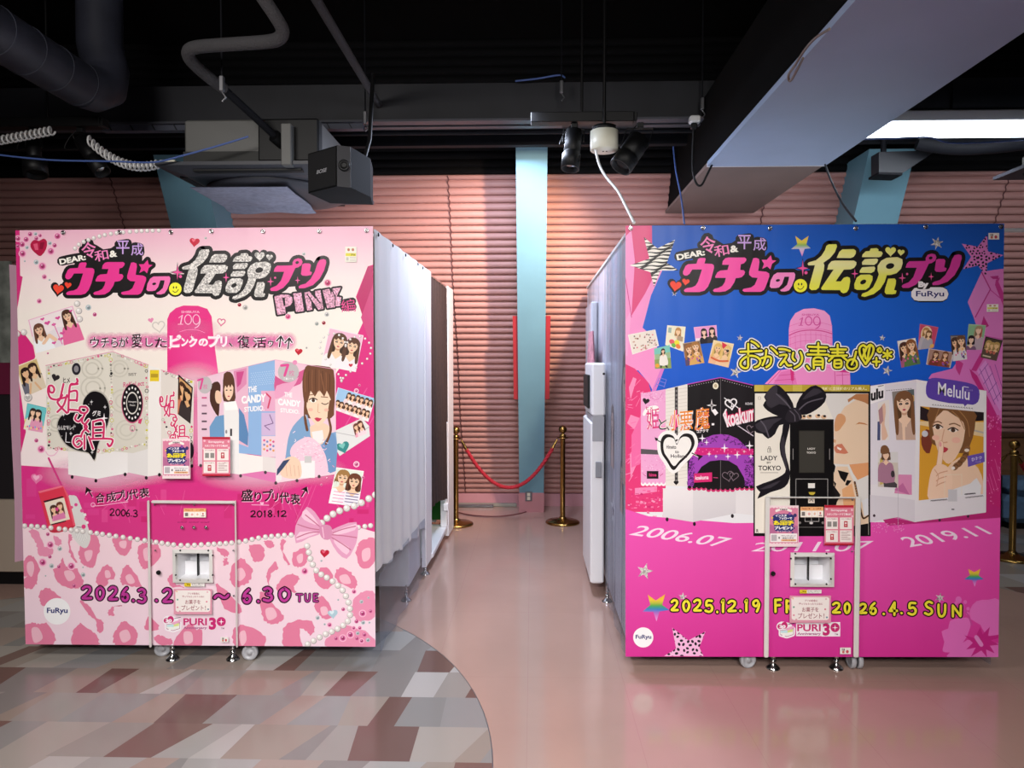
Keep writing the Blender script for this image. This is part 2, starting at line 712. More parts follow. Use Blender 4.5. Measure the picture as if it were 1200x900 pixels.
    def build(self, name, parent, m='print', label=None):
        self.c.flush()
        n = len(self.tv)
        off = Vector(root_of(parent).location) if parent is not None else Vector((0, 0, 0))
        me = bpy.data.meshes.new(name)
        me.from_pydata([tuple(Vector(p) - off) for p in self.tv], [], [(i, i + 1, i + 2) for i in range(0, n, 3)])
        ca = me.color_attributes.new('Col', 'FLOAT_COLOR', 'POINT')
        ca.data.foreach_set('color', [x for c in self.tc for x in c])
        me.materials.append(M[m])
        me.update()
        o = bpy.data.objects.new(name, me)
        COL.objects.link(o)
        if parent is not None:
            o.parent = parent
        if label:
            o['label'] = label
        return o


def person_print(a, cx, top, s, hair='#5a3a2a', skin='#e8c0a4', cloth='#e6e2e4', hairlen=1.9, bg=None, detail=True, tilt=0.0, arm=None):
    """printed half-length portrait: s = head height in local units, top = crown"""
    c, sn = math.cos(tilt), math.sin(tilt)
    oy = top + s

    def R(x, y):
        x, y = x * s, y * s - s * .5
        return (cx + (x * c - y * sn) * a.asp, top + s * .5 + x * sn + y * c)

    def P(pts, col, sm=3):
        a.poly([R(x, y) for x, y in pts], col, sm)
    dark = tuple(max(0, int(hair.lstrip('#')[i:i + 2], 16) / 255 * .72) for i in (0, 2, 4))
    shade = tuple(int(skin.lstrip('#')[i:i + 2], 16) / 255 * k for i, k in zip((0, 2, 4), (.88, .78, .74)))
    P([(-.1, -.06), (.25, -.02), (.5, .25), (.52, .7), (.56, 1.2), (.5, hairlen), (.2, hairlen + .05), (-.2, hairlen + .02), (-.5, hairlen), (-.56, 1.2), (-.52, .7), (-.46, .25)], dark)
    P([(-.16, .85), (.16, .85), (.18, 1.25), (.7, 1.5), (.9, 2.2), (.95, 3.6), (-.95, 3.6), (-.9, 2.2), (-.7, 1.5), (-.18, 1.25)], skin)
    P([(-.32, 1.42), (0, 1.75), (.32, 1.42), (.72, 1.52), (.95, 2.2), (1.0, 3.7), (-1.0, 3.7), (-.95, 2.2), (-.72, 1.52)], cloth, 2)
    P([(-.14, .86), (.14, .86), (.12, 1.12), (-.12, 1.12)], shade)
    P([(-.36, .35), (-.33, .72), (-.16, .98), (0, 1.04), (.16, .98), (.33, .72), (.36, .35), (.2, .1), (-.2, .1)], skin)
    # fringe and side locks
    P([(-.44, .62), (-.36, .38), (-.24, .46), (-.1, .3), (.05, .42), (.2, .32), (.34, .46), (.44, .62), (.48, .3), (.3, .0), (0, -.07), (-.3, .0), (-.48, .3)], hair, 2)
    P([(-.48, .3), (-.36, .42), (-.38, .9), (-.34, 1.4), (-.42, hairlen - .1), (-.58, hairlen - .2), (-.56, 1.0)], hair)
    P([(.48, .3), (.36, .42), (.38, .9), (.34, 1.4), (.42, hairlen - .1), (.58, hairlen - .2), (.56, 1.0)], hair)
    if detail:
        for sx in (-1, 1):
            P([(sx * .26, .56), (sx * .17, .51), (sx * .08, .56), (sx * .1, .62), (sx * .24, .62)], '#3a2420')
            a.ell(*R(sx * .17, .57), s * .02, s * .022, '#e8e0dc', 6)
            a.stroke([R(sx * .27, .46), R(sx * .17, .43), R(sx * .08, .46)], s * .025, dark)
        a.stroke([R(.02, .6), R(.04, .74), R(-.02, .76)], s * .022, shade)
        P([(-.1, .86), (-.03, .83), (.03, .83), (.1, .86), (.04, .92), (-.04, .92)], '#c04858', 2)
        a.ell(*R(-.24, .74), s * .06, s * .04, '#eab0a0', 8)
        a.ell(*R(.24, .74), s * .06, s * .04, '#eab0a0', 8)
    if arm:
        a.stroke([R(x, y) for x, y in arm], s * .26, skin, 4)


# single-line hand lettering: strokes in a 0..1 box (y down)
GL = {
    '0': [[(.5, .04), (.16, .25), (.1, .6), (.3, .94), (.6, .95), (.86, .65), (.85, .28), (.5, .04)]],
    '1': [[(.3, .22), (.55, .05), (.5, .5), (.5, .96)]],
    '2': [[(.12, .2), (.4, .04), (.75, .1), (.8, .35), (.5, .65), (.12, .93), (.9, .93)]],
    '3': [[(.15, .12), (.5, .03), (.8, .2), (.7, .4), (.4, .47), (.8, .58), (.85, .8), (.55, .96), (.1, .88)]],
    '4': [[(.62, .96), (.64, .04), (.1, .66), (.92, .66)]],
    '5': [[(.82, .06), (.28, .06), (.22, .45), (.6, .4), (.86, .62), (.75, .88), (.45, .96), (.1, .86)]],
    '6': [[(.7, .03), (.3, .3), (.13, .65), (.3, .93), (.65, .95), (.86, .72), (.7, .5), (.4, .5), (.16, .68)]],
    '7': [[(.1, .08), (.88, .08), (.6, .5), (.45, .96)]],
    '8': [[(.5, .48), (.2, .25), (.5, .03), (.8, .25), (.5, .48), (.15, .73), (.5, .97), (.85, .73), (.5, .48)]],
    '9': [[(.82, .3), (.6, .05), (.25, .15), (.2, .4), (.5, .52), (.82, .3), (.8, .6), (.6, .96)]],
    '.': [[(.45, .93), (.5, .95)]],
    'F': [[(.2, .05), (.22, .96)], [(.2, .07), (.85, .05)], [(.2, .48), (.75, .46)]],
    'R': [[(.2, .05), (.22, .96)], [(.2, .08), (.7, .1), (.8, .3), (.6, .48), (.22, .52)], [(.45, .52), (.85, .95)]],
    'I': [[(.5, .05), (.5, .96)]],
    'S': [[(.82, .12), (.5, .03), (.2, .2), (.35, .42), (.7, .55), (.82, .8), (.5, .97), (.12, .86)]],
    'U': [[(.15, .05), (.15, .6), (.3, .92), (.6, .94), (.82, .65), (.85, .06)]],
    'N': [[(.15, .96), (.15, .05), (.82, .93), (.85, .05)]],
    'T': [[(.08, .08), (.92, .08)], [(.5, .08), (.5, .96)]],
    'E': [[(.85, .06), (.2, .06), (.2, .94), (.88, .94)], [(.2, .5), (.75, .49)]],
    '~': [[(.05, .62), (.2, .42), (.38, .42), (.6, .6), (.8, .58), (.95, .38)]],
}
SHARP = set('FRINTE4.7')


def hand(a, items, passes):
    """items: (char, x0, y0, x1, y1); passes: (width, colour) from the back"""
    for w, col in passes:
        for ch, x0, y0, x1, y1 in items:
            for l in GL[ch]:
                a.stroke([(x0 + x * (x1 - x0), y0 + y * (y1 - y0)) for x, y in l], w, col, 0 if ch in SHARP or len(l) < 3 else 4)

# ------------------------------------------------------------------ room shell
WY0, WS = 7.65, 0.53           # the back wall leans: y = WY0 - WS * z
CY0, CS = 7.25, 0.521          # front faces of the teal columns lean the same way


def lean(px, py, y0=CY0, s=CS):
    r = ray(px, py)
    k = (y0 - s * CAMH) / (r[1] + s * r[2])
    return (r[0] * k, r[1] * k, CAMH + r[2] * k)


def floor_mat():
    m, nt, b = new_mat('polished_pink_vinyl_tile')
    tc = nt.nodes.new('ShaderNodeTexCoord')
    br = nt.nodes.new('ShaderNodeTexBrick')
    br.offset = 0.0
    br.inputs['Scale'].default_value = 1.0
    br.inputs['Brick Width'].default_value = 0.45
    br.inputs['Row Height'].default_value = 0.9
    br.inputs['Mortar Size'].default_value = 0.0011
    br.inputs['Mortar Smooth'].default_value = 0.2
    br.inputs['Color1'].default_value = (*srgb('#b39488'), 1)
    br.inputs['Color2'].default_value = (*srgb('#b29387'), 1)
    br.inputs['Mortar'].default_value = (*srgb('#ab857f'), 1)
    mp = nt.nodes.new('ShaderNodeMapping')
    mp.inputs['Location'].default_value = (0.02, 0.33, 0)
    nt.links.new(tc.outputs['Object'], mp.inputs[0])
    nt.links.new(mp.outputs[0], br.inputs['Vector'])
    n = nt.nodes.new('ShaderNodeTexNoise')
    n.inputs['Scale'].default_value = 2.5
    n.inputs['Detail'].default_value = 6
    nt.links.new(tc.outputs['Object'], n.inputs['Vector'])
    mx = nt.nodes.new('ShaderNodeMix')
    mx.data_type = 'RGBA'
    mx.blend_type = 'MULTIPLY'
    rp = nt.nodes.new('ShaderNodeValToRGB')
    rp.color_ramp.elements[0].color = (0.86, 0.86, 0.86, 1)
    rp.color_ramp.elements[1].color = (1.08, 1.08, 1.08, 1)
    nt.links.new(n.outputs[0], rp.inputs[0])
    mx.inputs[0].default_value = 1
    nt.links.new(br.outputs[0], mx.inputs[6])
    nt.links.new(rp.outputs[0], mx.inputs[7])
    nt.links.new(mx.outputs[2], b.inputs['Base Color'])
    b.inputs['Roughness'].default_value = 0.13
    b.inputs['Specular IOR Level'].default_value = 0.6
    bp = nt.nodes.new('ShaderNodeBump')
    bp.inputs['Strength'].default_value = 0.05
    bp.inputs['Distance'].default_value = 0.01
    n2 = nt.nodes.new('ShaderNodeTexNoise')
    n2.inputs['Scale'].default_value = 9
    nt.links.new(tc.outputs['Object'], n2.inputs['Vector'])
    nt.links.new(n2.outputs[0], bp.inputs['Height'])
    nt.links.new(bp.outputs[0], b.inputs['Normal'])
    return m


M['floor'] = floor_mat()
fl = struct('floor', MB().box(-7, 7, -2.5, 8.2, -0.1, 0), 'floor')

# patterned vinyl laid into the floor: straight rows of slanted pieces, cut to a round edge
M['inlay'] = print_mat('patterned_vinyl_inlay', rough=0.17, bump=0)
INLAY = ['#6c534d', '#745a54', '#858381', '#9c9a97', '#948980', '#8c8987', '#9c8b82', '#aca8a5', '#827d7a', '#938d88', '#8d8b8a', '#9f9891', '#94877d']


def inlay(cx, cy, r, x0, x1, y0, y1, rowh, seed, slant, wmin=0.11, wmax=0.34):
    rnd = random.Random(seed)
    circ = half_planes([(cx + r * math.cos(2 * PI * k / 160), cy + r * math.sin(2 * PI * k / 160)) for k in range(160)])
    tv, tc = [], []
    y = y0
    last = None
    while y < y1:
        ya, yb = y, y + rowh
        xa = xb = x0
        while min(xa, xb) < x1:
            w = rnd.uniform(wmin, wmax)
            na = xa + w
            nb = na + rnd.uniform(-.075, .075) + slant * rowh
            nb = max(nb, xb + .03)
            col = rnd.choice(INLAY)
            while col == last:
                col = rnd.choice(INLAY)
            last = col
            c = rgba(col)
            poly = [((xa, ya), c), ((na, ya), c), ((nb, yb), c), ((xb, yb), c)]
            for a, b, d in circ:
                if any(a * p[0][0] + b * p[0][1] + d < 0 for p in poly):
                    poly = clip_half(poly, a, b, d)
                    if len(poly) < 3:
                        break
            for i in range(1, len(poly) - 1):
                for k in (0, i, i + 1):
                    tv.append((*poly[k][0], 0.0015))
                    tc.append(poly[k][1])
            xa, xb = na, nb
            if xb - xa > .5 or xa - xb > .5:
                xb = xa
        y = yb
    me = bpy.data.meshes.new('trim')
    me.from_pydata([(a - cx, b - cy, c) for a, b, c in tv], [], [(i, i + 1, i + 2) for i in range(0, len(tv), 3)])
    ca = me.color_attributes.new('Col', 'FLOAT_COLOR', 'POINT')
    ca.data.foreach_set('color', [x for c in tc for x in c])
    me.materials.append(M['inlay'])
    o = bpy.data.objects.new('trim_1', me)
    o.location = (cx, cy, 0)
    o['kind'] = 'structure'
    COL.objects.link(o)
    return o


inlay(-2.321, 2.537, 2.178, -4.7, 0.2, 0.3085, 4.75, 0.2625, 5, 0.2, 0.09, 0.24)
inlay(4.75, 6.1, 2.05, 2.4, 6.8, 4.0, 7.6, 0.3, 11, -0.2, 0.12, 0.3).name = 'trim_2'
# round metal edging strip of the patterned inlay
_e = MB()
_e.tube([(-2.321 + 2.178 * math.cos(a), 2.537 + 2.178 * math.sin(a), 0.0) for a in [2 * PI * k / 128 for k in range(129)]], 0.0025, 6, False)
struct('trim_3', _e, 'grey_steel')


def wall_rows(z0, z1, pitch, depth, x0=-6.6, x1=6.6):
    nrm = Vector((0, -1, -WS)).normalized()
    prof = [(0.0, -1.0), (.06, -.35), (.16, .55), (.34, 1.0), (.55, .95), (.74, .55), (.88, -.15), (.95, -.8)]
    vs, fs = [], []
    z = z0
    while z < z1 - 1e-6:
        for t, d in prof:
            zz = min(z + t * pitch, z1)
            p = Vector((0, WY0 - WS * zz, zz)) + nrm * d * depth
            vs += [(x0, p.y, p.z), (x1, p.y, p.z)]
        z += pitch
    for i in range(0, len(vs) - 2, 2):
        fs.append((i, i + 1, i + 3, i + 2))
    return MB().add(vs, fs, True)


M['wall_pink'] = mat('pink_corrugated_paint', '#b4847e', 0.55, noise=0.04, nscale=3)
M['wall_black'] = mat('black_corrugated_paint', '#060608', 0.8, spec=0.15)
ZP = lean(560, 205, WY0, WS)[2]
struct('wall_back', wall_rows(0.13, ZP, 0.0565, 0.014), 'wall_pink')
struct('wall_upper', wall_rows(ZP, 3.95, 0.0565, 0.009), 'wall_black').name = 'wall_back_upper'
struct('baseboard_back', MB().box(-6.6, 6.6, 7.56, 7.7, 0, 0.13), 'pink_base')
struct('ceiling', MB().box(-7, 7, -2.5, 8.2, 3.95, 4.1), 'black_matte')
M['side_wall'] = mat('dark_plum_wall_paint', '#4a3438', 0.7)
struct('wall_left', MB().box(-6.8, -6.6, -2.5, 8.2, 0, 3.95), 'side_wall')
struct('wall_right', MB().box(6.6, 6.8, -2.5, 8.2, 0, 3.95), 'side_wall')
# lapped sheet joints of the corrugated wall
_n = 3
for px_, py_ in ((525, 212), (133, 220), (1174, 230), (893, 246)):
    p = lean(px_, py_, WY0, WS)
    mb = MB()
    nrm = Vector((0, -1, -WS)).normalized()
    zs = [0.15 + i * (ZP - 0.15) / 208 for i in range(209)]
    vs = []
    for z in zs:
        t = ((z - 0.13) / 0.0565) % 1
        q = Vector((p[0] + 0.006 * math.sin(t * 2 * PI) + 0.004 * math.sin(z * 5), WY0 - WS * z, z)) + nrm * (0.013 + 0.009 * math.sin(t * PI) - 0.006)
        vs.append(q)
    mb.tube(vs, 0.005, 6)
    _n += 1
    struct('trim_%d' % _n, mb, mat('sheet_joint_paint', '#6a4242', 0.8) if 'joint' not in M else 'joint')


def column(name, x0, x1, ztop=3.12, zb=0.0):
    mb = MB()
    back = 0.5
    f = lambda x, z: (x, CY0 - CS * z, z)
    g = lambda x, z: (x, CY0 - CS * z + back, z)
    mb.hexa([f(x0, zb), f(x1, zb), g(x1, zb), g(x0, zb), f(x0, ztop), f(x1, ztop), g(x1, ztop), g(x0, ztop)])
    return struct(name, mb, 'teal')


xl, xr = lean(605.5, 300)[0], lean(641.5, 300)[0]
xl, xr = -0.128, 0.115
column('column', xl, xr, 3.18, 0.2)
# pink base block of the centre column and the red strips on its flanks
struct('trim_8', MB().hexa([(xl - .004, CY0 - .006, 0), (xr + .004, CY0 - .006, 0), (xr + .004, 7.7, 0), (xl - .004, 7.7, 0), (xl - .004, CY0 - .006 - CS * .215, .215), (xr + .004, CY0 - .006 - CS * .215, .215), (xr + .004, 7.6, .215), (xl - .004, 7.6, .215)]), 'pink_base')
for k, (a, b) in enumerate(((xl - 0.042, xl - 0.002), (xr + 0.002, xr + 0.042))):
    z0, z1 = lean(605, 468)[2], lean(605, 370)[2]
    y = lambda z, d: CY0 - CS * z + d
    struct('trim_%d' % (9 + k), MB().hexa([(a, y(z0, .02), z0), (b, y(z0, .02), z0), (b, y(z0, .2), z0), (a, y(z0, .2), z0), (a, y(z1, .02), z1), (b, y(z1, .02), z1), (b, y(z1, .2), z1), (a, y(z1, .2), z1)]), 'red_strip')
column('column_left', lean(185, 204)[0], lean(247.3, 235)[0])
column('column_right', lean(1018, 178)[0], lean(1068, 197)[0])

# horizontal soffit beam that runs away from the viewer at upper right
ZB = 2.75
bx0, bx1 = atz(836, 187, ZB)[0], atz(966, 195, ZB)[0]
yj = atz(900, 194.5, ZB)[1]
bb = MB().box(bx0, bx1, -1.5, yj, ZB, ZB + 0.03)
struct('beam', bb, 'beam')
struct('beam_side', MB().box(bx0 + .02, bx1 - .02, -1.5, yj + 1.6, ZB + 0.031, ZB + 0.5), 'black_matte').name = 'beam_core'
struct('beam_end', MB().box(bx0 + .004, bx1 - .004, yj + .012, 6.22, ZB + 0.006, ZB + 0.03), 'beam_shaded')
struct('beam_seam', MB().box(bx0, bx1, yj + .001, yj + .011, ZB - .002, ZB + 0.02), 'white')

# dark girder and service rails across the ceiling
def bar(name, yt, yb, Y, th, m, x0=-6.5, x1=6.5, bev=0.0):
    z1, z0 = aty(600, yt, Y)[2], aty(600, yb, Y)[2]
    return struct(name, MB().box(x0, x1, Y, Y + th, z0, z1, bev), m)


bar('girder', 97, 139, 4.95, .3, mat('girder_paint', '#1c1d24', 0.6, noise=0.2, nscale=5))
M['rail_grey'] = mat('grey_rail_paint', '#3c3d46', 0.5)
bar('girder_flange', 138.5, 141, 4.87, .08, 'rail_grey')
bar('service_rail', 141.5, 148, 4.98, .05, 'rail_grey', -6.5, 0.2)
bar('service_rail', 141.5, 148, 4.98, .05, 'rail_grey', 0.75, 6.5)
bar('service_rail', 158, 170, 5.4, .06, 'duct')
zp = aty(600, 154, 5.2)[2]
tag(obj('conduit_pipe', MB().cyl((-6.5, 5.2, zp), (6.5, 5.2, zp), 0.022, 12), 'duct'), 'dark straight conduit pipe running the full width below the girder', 'pipe')

# slatted grille under the girder at left
gr = thing('ceiling_grille', 'dark slatted strip under the girder at upper left', 'grille', aty(210, 145, 4.9))
z0, z1 = aty(600, 149, 4.9)[2], aty(600, 140, 4.9)[2]
xa, xb = aty(118, 145, 4.9)[0], aty(425, 145, 4.9)[0]
obj('frame', MB().box(xa, xb, 4.9, 4.96, z0, z1), mat('grille_grey', '#474a58', 0.5), gr)
for i in range(12):
    mb = MB()
    x = xa + (xb - xa) * (i + .5) / 12
    mb.hexa([(x, 4.892, z0), (x + .006, 4.892, z0), (x + .006, 4.9, z0), (x, 4.9, z0), (x - .03, 4.892, z1), (x - .024, 4.892, z1), (x - .024, 4.9, z1), (x - .03, 4.9, z1)])
    obj('slat', mb, 'black', gr)

# ------------------------------------------------------------------ ceiling objects
# large round duct
dz = 3.1
d0, d1 = atz(0, 45, dz), atz(98, 99, dz)
duct = thing('round_air_duct', 'large dark round ventilation duct in the upper left corner', 'duct', d1)
dx = (d0[0] + d1[0]) / 2
mb = MB().tube([(dx, -0.5, dz), (dx, d1[1], dz)], 0.125, 28)
M['round_duct'] = mat('blue_black_duct_paint', '#30323e', 0.5, noise=0.2, nscale=6)
obj('straight_section', mb, 'round_duct', duct)
pts = [(dx, d1[1], dz), (dx + .02, d1[1] + .1, dz + .01), (dx + .03, d1[1] + .19, dz + .06), (dx + .02, d1[1] + .23, dz + .16), (dx - .02, d1[1] + .24, dz + .32), (dx - .02, d1[1] + .24, 3.95)]
obj('elbow', MB().tube(pts, 0.128, 28), 'round_duct', duct)
for k in range(7):
    y = d1[1] - .02 - k * .22
    obj('seam_ring', MB().tube([(dx, y - .006, dz), (dx, y + .006, dz)], 0.128, 28), 'round_duct', duct)

# insulated pipe with two bends, ending at the air conditioner
M['insul'] = mat('grey_pipe_insulation', '#3c3b3e', 0.9, bump=0.6, bscale=120)
seq = [(285, -40, 3.15), (306, -6, 3.25), (322, 18, 3.32), (331, 35, 3.38), (327, 45, 3.42), (312, 49, 3.46), (270, 52, 3.5), (232, 55, 3.55), (221, 60, 3.58), (223, 70, 3.64), (238, 85, 3.75), (262, 104, 3.9)]
P = [aty(*s) for s in seq]
ip = thing('insulated_pipe', 'grey insulated pipe bent in a Z shape at upper left', 'pipe', P[-1])
obj('insulation', MB().tube(catmull(P, 5), 0.031, 14), 'insul', ip)
obj('bare_pipe', MB().tube([P[-1], aty(298, 137, 4.1), aty(334, 170, 4.27)], 0.021, 12), 'duct', ip)
obj('coupling', MB().cyl(aty(321, 159, 4.2), aty(336, 172, 4.28), 0.038, 16), 'black', ip)

zc = 3.25
a, b = atz(368, -5, zc), atz(425, 90, zc)
o = obj('straight_pipe', MB().cyl((a[0], 1.0, zc), (a[0], 4.95, zc), 0.024, 14), 'insul')
tag(o, 'dark straight pipe running back to the girder right of the bent pipe', 'pipe')

rods = [(260, 96, 3.75, 'thin hanger rod beside the bent insulated pipe'), (428, 136, 4.8, 'thin hanger rod just left of centre in front of the girder'), (658, 100, 4.8, 'thin hanger rod above the centre column'), (823, 120, 4.85, 'thin hanger rod left of the pale soffit beam')]
for px_, py_, Y, lb in rods:
    p = aty(px_, py_, Y)
    r = thing('hanger_rod', lb, 'rod', p, 'ceiling hanger rods')
    obj('rod', MB().cyl(p, (p[0], Y, 3.95), 0.005, 8), 'duct', r)
    obj('clamp', MB().box(p[0] - .012, p[0] + .012, Y - .012, Y + .012, p[2] - .05, p[2] + .03, .004).tube([(p[0], Y, p[2] - .05), (p[0] + .02, Y, p[2] - .08), (p[0], Y, p[2] - .1)], .005, 6), 'grey_steel', r)


def ac_unit(x0, x1, y0, y1, z, label, filt):
    t = thing('ceiling_air_conditioner', label, 'air conditioner', ((x0 + x1) / 2, (y0 + y1) / 2, z))
    c = ((x0 + x1) / 2, (y0 + y1) / 2)
    obj('body', MB().box(x0 + .12, x1 - .12, y0 + .12, y1 - .1, z + .05, z + .33, .01), mat('ac_body_grey', '#626260', 0.5), t)
    obj('body_band', MB().box(x0 + .115, x1 - .115, y0 + .114, y1 - .1, z + .05, z + .14), mat('ac_band_dark', '#1c1c1a', 0.6), t)
    p = MB()
    i = .13
    o_ = [(x0, y0), (x1, y0), (x1, y1), (x0, y1)]
    n_ = [(x0 + i, y0 + i), (x1 - i, y0 + i), (x1 - i, y1 - i), (x0 + i, y1 - i)]
    vs = [(*q, z + .05) for q in o_] + [(*q, z + .03) for q in o_] + [(*q, z) for q in n_]
    p.add(vs, [(0, 1, 2, 3), (0, 4, 5, 1), (1, 5, 6, 2), (2, 6, 7, 3), (3, 7, 4, 0), (4, 8, 9, 5), (5, 9, 10, 6), (6, 10, 11, 7), (7, 11, 8, 4), (8, 11, 10, 9)])
    M.setdefault('ac_panel', mat('ac_panel_dark_grey', '#33343c', 0.45))
    obj('panel', p, 'ac_panel', t)
    for (ax, ay, bx, by) in ((x0 + .2, y0 + .05, x1 - .2, y0 + .1), (x0 + .2, y1 - .1, x1 - .2, y1 - .05), (x0 + .05, y0 + .2, x0 + .1, y1 - .2), (x1 - .1, y0 + .2, x1 - .05, y1 - .2)):
        obj('louver', MB().box(ax, bx, ay, by, z + .005, z + .022, .004), 'black', t)
    fan = MB().lathe((c[0], c[1] + .06, z + .01), (0, 0, -1), [(.44, 0), (.45, .015), (.42, .035), (.34, .048), (0.01, .05)], 32)
    obj('round_bulge', fan, 'ac_panel', t)
    if filt:
        w, d = .37, .45
        f = MB().grid(lambda u, v: (-2.09 + .6 * u - .03 * v, 4.4 + .7 * v, z - .052 - .008 * math.sin(u * 9) * math.sin(v * 7) - .015 * (v > .85)), 14, 14)
        vs2 = [(a_, b_, c_ + .004) for a_, b_, c_ in f.v]
        f.add(vs2, [tuple(reversed(q)) for q in f.f], True)
        obj('filter_cloth', f, mat('grey_filter_cloth', '#9ea0b2', 0.9, noise=0.15, nscale=30), t, 'grey woven filter cloth')
        obj('pipe_cover', MB().box(x1 - .46, x1 - .1, y0 + .05, y0 + .13, z + .06, z + .31, .01), 'black', t)
        obj('hanging_bracket', MB().box(x1 - .3, x1 - .24, y0 - .02, y0 + .05, z + .02, z + .26, .005), mat('bracket_grey', '#5e5e5c', .5), t)
    return t


ac_unit(-2.2, -1.15, 4.2, 5.28, 2.62, 'dark ceiling cassette air conditioner with grey filter cloth above the pink booth', True)
ac_unit(2.9, 3.95, 3.65, 4.69, 2.62, 'ceiling cassette air conditioner cut off by the right edge of the picture', False)

# loudspeaker
sp = aty(397, 205, 3.95)
spk = thing('loudspeaker', 'black wall loudspeaker hanging beside the air conditioner', 'loudspeaker', sp)
A = [aty(361, 184, 3.95), aty(395, 180, 3.8), aty(411, 180, 3.83), aty(434, 183, 4.05)]
Bt = [aty(361, 225, 3.95), aty(395, 227, 3.8), aty(411, 226, 3.83), aty(434, 225, 4.05)]
zt, zb_ = sp[2] + .115, sp[2] - .098
ring = [(p[0], p[1]) for p in A] + [(A[3][0] - .03, 4.25), (A[0][0] + .05, 4.2)]
obj('cabinet', MB().prism([(x, y, zb_) for x, y in ring], (0, 0, zt - zb_)), mat('speaker_black', '#060607', 0.8, spec=0.15), spk)
gx0, gx1 = Vector((*ring[0], 0)), Vector((*ring[1], 0))
nn = Vector((gx1.y - gx0.y, -(gx1.x - gx0.x), 0)).normalized()
e = lambda t, z, d: tuple(gx0.lerp(gx1, t) + nn * d + Vector((0, 0, z)))
obj('grille', MB().hexa([e(.03, zb_ + .008, 0), e(.97, zb_ + .008, 0), e(.97, zb_ + .008, .006), e(.03, zb_ + .008, .006), e(.03, zt - .008, 0), e(.97, zt - .008, 0), e(.97, zt - .008, .006), e(.03, zt - .008, .006)]), mat('speaker_cloth', '#08080b', 0.95), spk)
mb = MB()
for t in text_tris('BOSE', 0.02, 0.25)[0]:
    mb.add([e(.34 + .36 * p[0], sp[2] - .004 + .02 * (1 - p[1]) - .006, .0085) for p in t], [(0, 1, 2)])
obj('maker_lettering', mb, mat('pale_letter', '#9c9ca0', 0.4), spk)
s0, s1 = Vector((*ring[1], 0)), Vector((*ring[2], 0))
sc = (s0 + s1) / 2
obj('front_band', MB().hexa([(s0.x, s0.y - .003, zb_), (s1.x, s1.y - .003, zb_), (s1.x, s1.y, zb_), (s0.x, s0.y, zb_), (s0.x, s0.y - .003, zt), (s1.x, s1.y - .003, zt), (s1.x, s1.y, zt), (s0.x, s0.y, zt)]), mat('speaker_band', '#26262c', 0.5), spk)
obj('dial', MB().lathe((sc.x + .002, sc.y - .004, sp[2] + .012), (0.1, -1, 0), [(.03, 0), (.03, .008), (.02, .014), (.018, .008), (.004, .01)], 20), 'black', spk)
obj('mounting_arm', MB().tube([(sc.x + .02, 4.15, zt - .01), (sc.x + .05, 4.2, zt + .15), (sc.x + .05, 4.3, 3.2)], .012, 8), 'black', spk)


def spotlight(top, end, r0, r1, label, Y, mount_py, bulb):
    p0, p1 = Vector(aty(*top, Y)), Vector(aty(*end, Y - .05))
    t = thing('track_spotlight', label, 'spotlight', p0, 'black track spotlights')
    ax = (p1 - p0)
    L = ax.length
    obj('housing', MB().lathe(p0, ax, [(.004, 0), (r0, .004), (r0, L * .55), (r0 * .9, L * .57), (r1, L * .62), (r1, L), (r1 * .85, L), (r1 * .8, L * .7), (.01, L * .66)], 24), 'black', t)
    obj('reflector_lamp', MB().lathe(p0 + ax * .66, ax, [(r1 * .3, 0), (r1 * .72, L * .12), (r1 * .78, L * .22), (r1 * .5, L * .27), (.004, L * .28)], 20), 'steel' if bulb else 'black', t)
    zm = aty(600, 149, 4.45)[2] + .018 - .033
    side = r0 + .012
    mid = p0 + ax * .3
    obj('yoke', MB().tube([tuple(mid + Vector((-side, 0, 0))), (p0.x - side, Y, zm), (p0.x + side, Y, zm), tuple(mid + Vector((side, 0, 0)))], .005, 6), 'black', t)
    obj('track_adaptor', MB().box(p0.x - .02, p0.x + .02, Y - .02, Y + .02, zm, zm + .032, .004), 'black', t)
    obj('lead', MB().tube(catmull([(p0.x - .02, Y, zm + .02), (p0.x - .06, Y - .02, zm - .03), (p0.x - .09, Y - .02, zm - .1), tuple(mid + Vector((-r0, 0, 0)))], 5), .003, 6), 'black', t)


spotlight((39, 161), (42, 205), .04, .068, 'black bell spotlight leftmost on the left track', 4.45, 153, False)
spotlight((95, 163), (120, 202), .045, .05, 'tilted black spotlight with a chrome lamp near the curly white cord', 4.45, 152, True)
spotlight((673, 153), (668, 198), .05, .056, 'black spotlight with a chrome lamp left of the white drum', 4.45, 147, True)
spotlight((750, 163), (727, 196), .068, .07, 'fat tilted black spotlight right of the white drum', 4.45, 149, False)
for xa_, xb_, lb in ((-8, 120, 'black lighting track at upper left'), (622, 742, 'short black lighting track above the centre column')):
    tr = thing('lighting_track', lb, 'lighting track', aty((xa_ + xb_) / 2, 142, 4.45))
    za, zb2 = aty(600, 134, 4.45)[2], aty(600, 149, 4.45)[2]
    zb2 += .018
    xx0, xx1 = aty(xa_, 140, 4.45)[0], aty(xb_, 140, 4.45)[0]
    obj('track_channel', MB().box(xx0, xx1, 4.41, 4.49, zb2, za, .004), 'black', tr)
    obj('end_cap', MB().box(xx1, xx1 + .02, 4.412, 4.488, zb2 + .002, za - .002, .004), 'black', tr)
    obj('drop_rod', MB().cyl(((xx0 + xx1) / 2, 4.45, za), ((xx0 + xx1) / 2, 4.45, 3.95), .008, 8), 'black', tr)

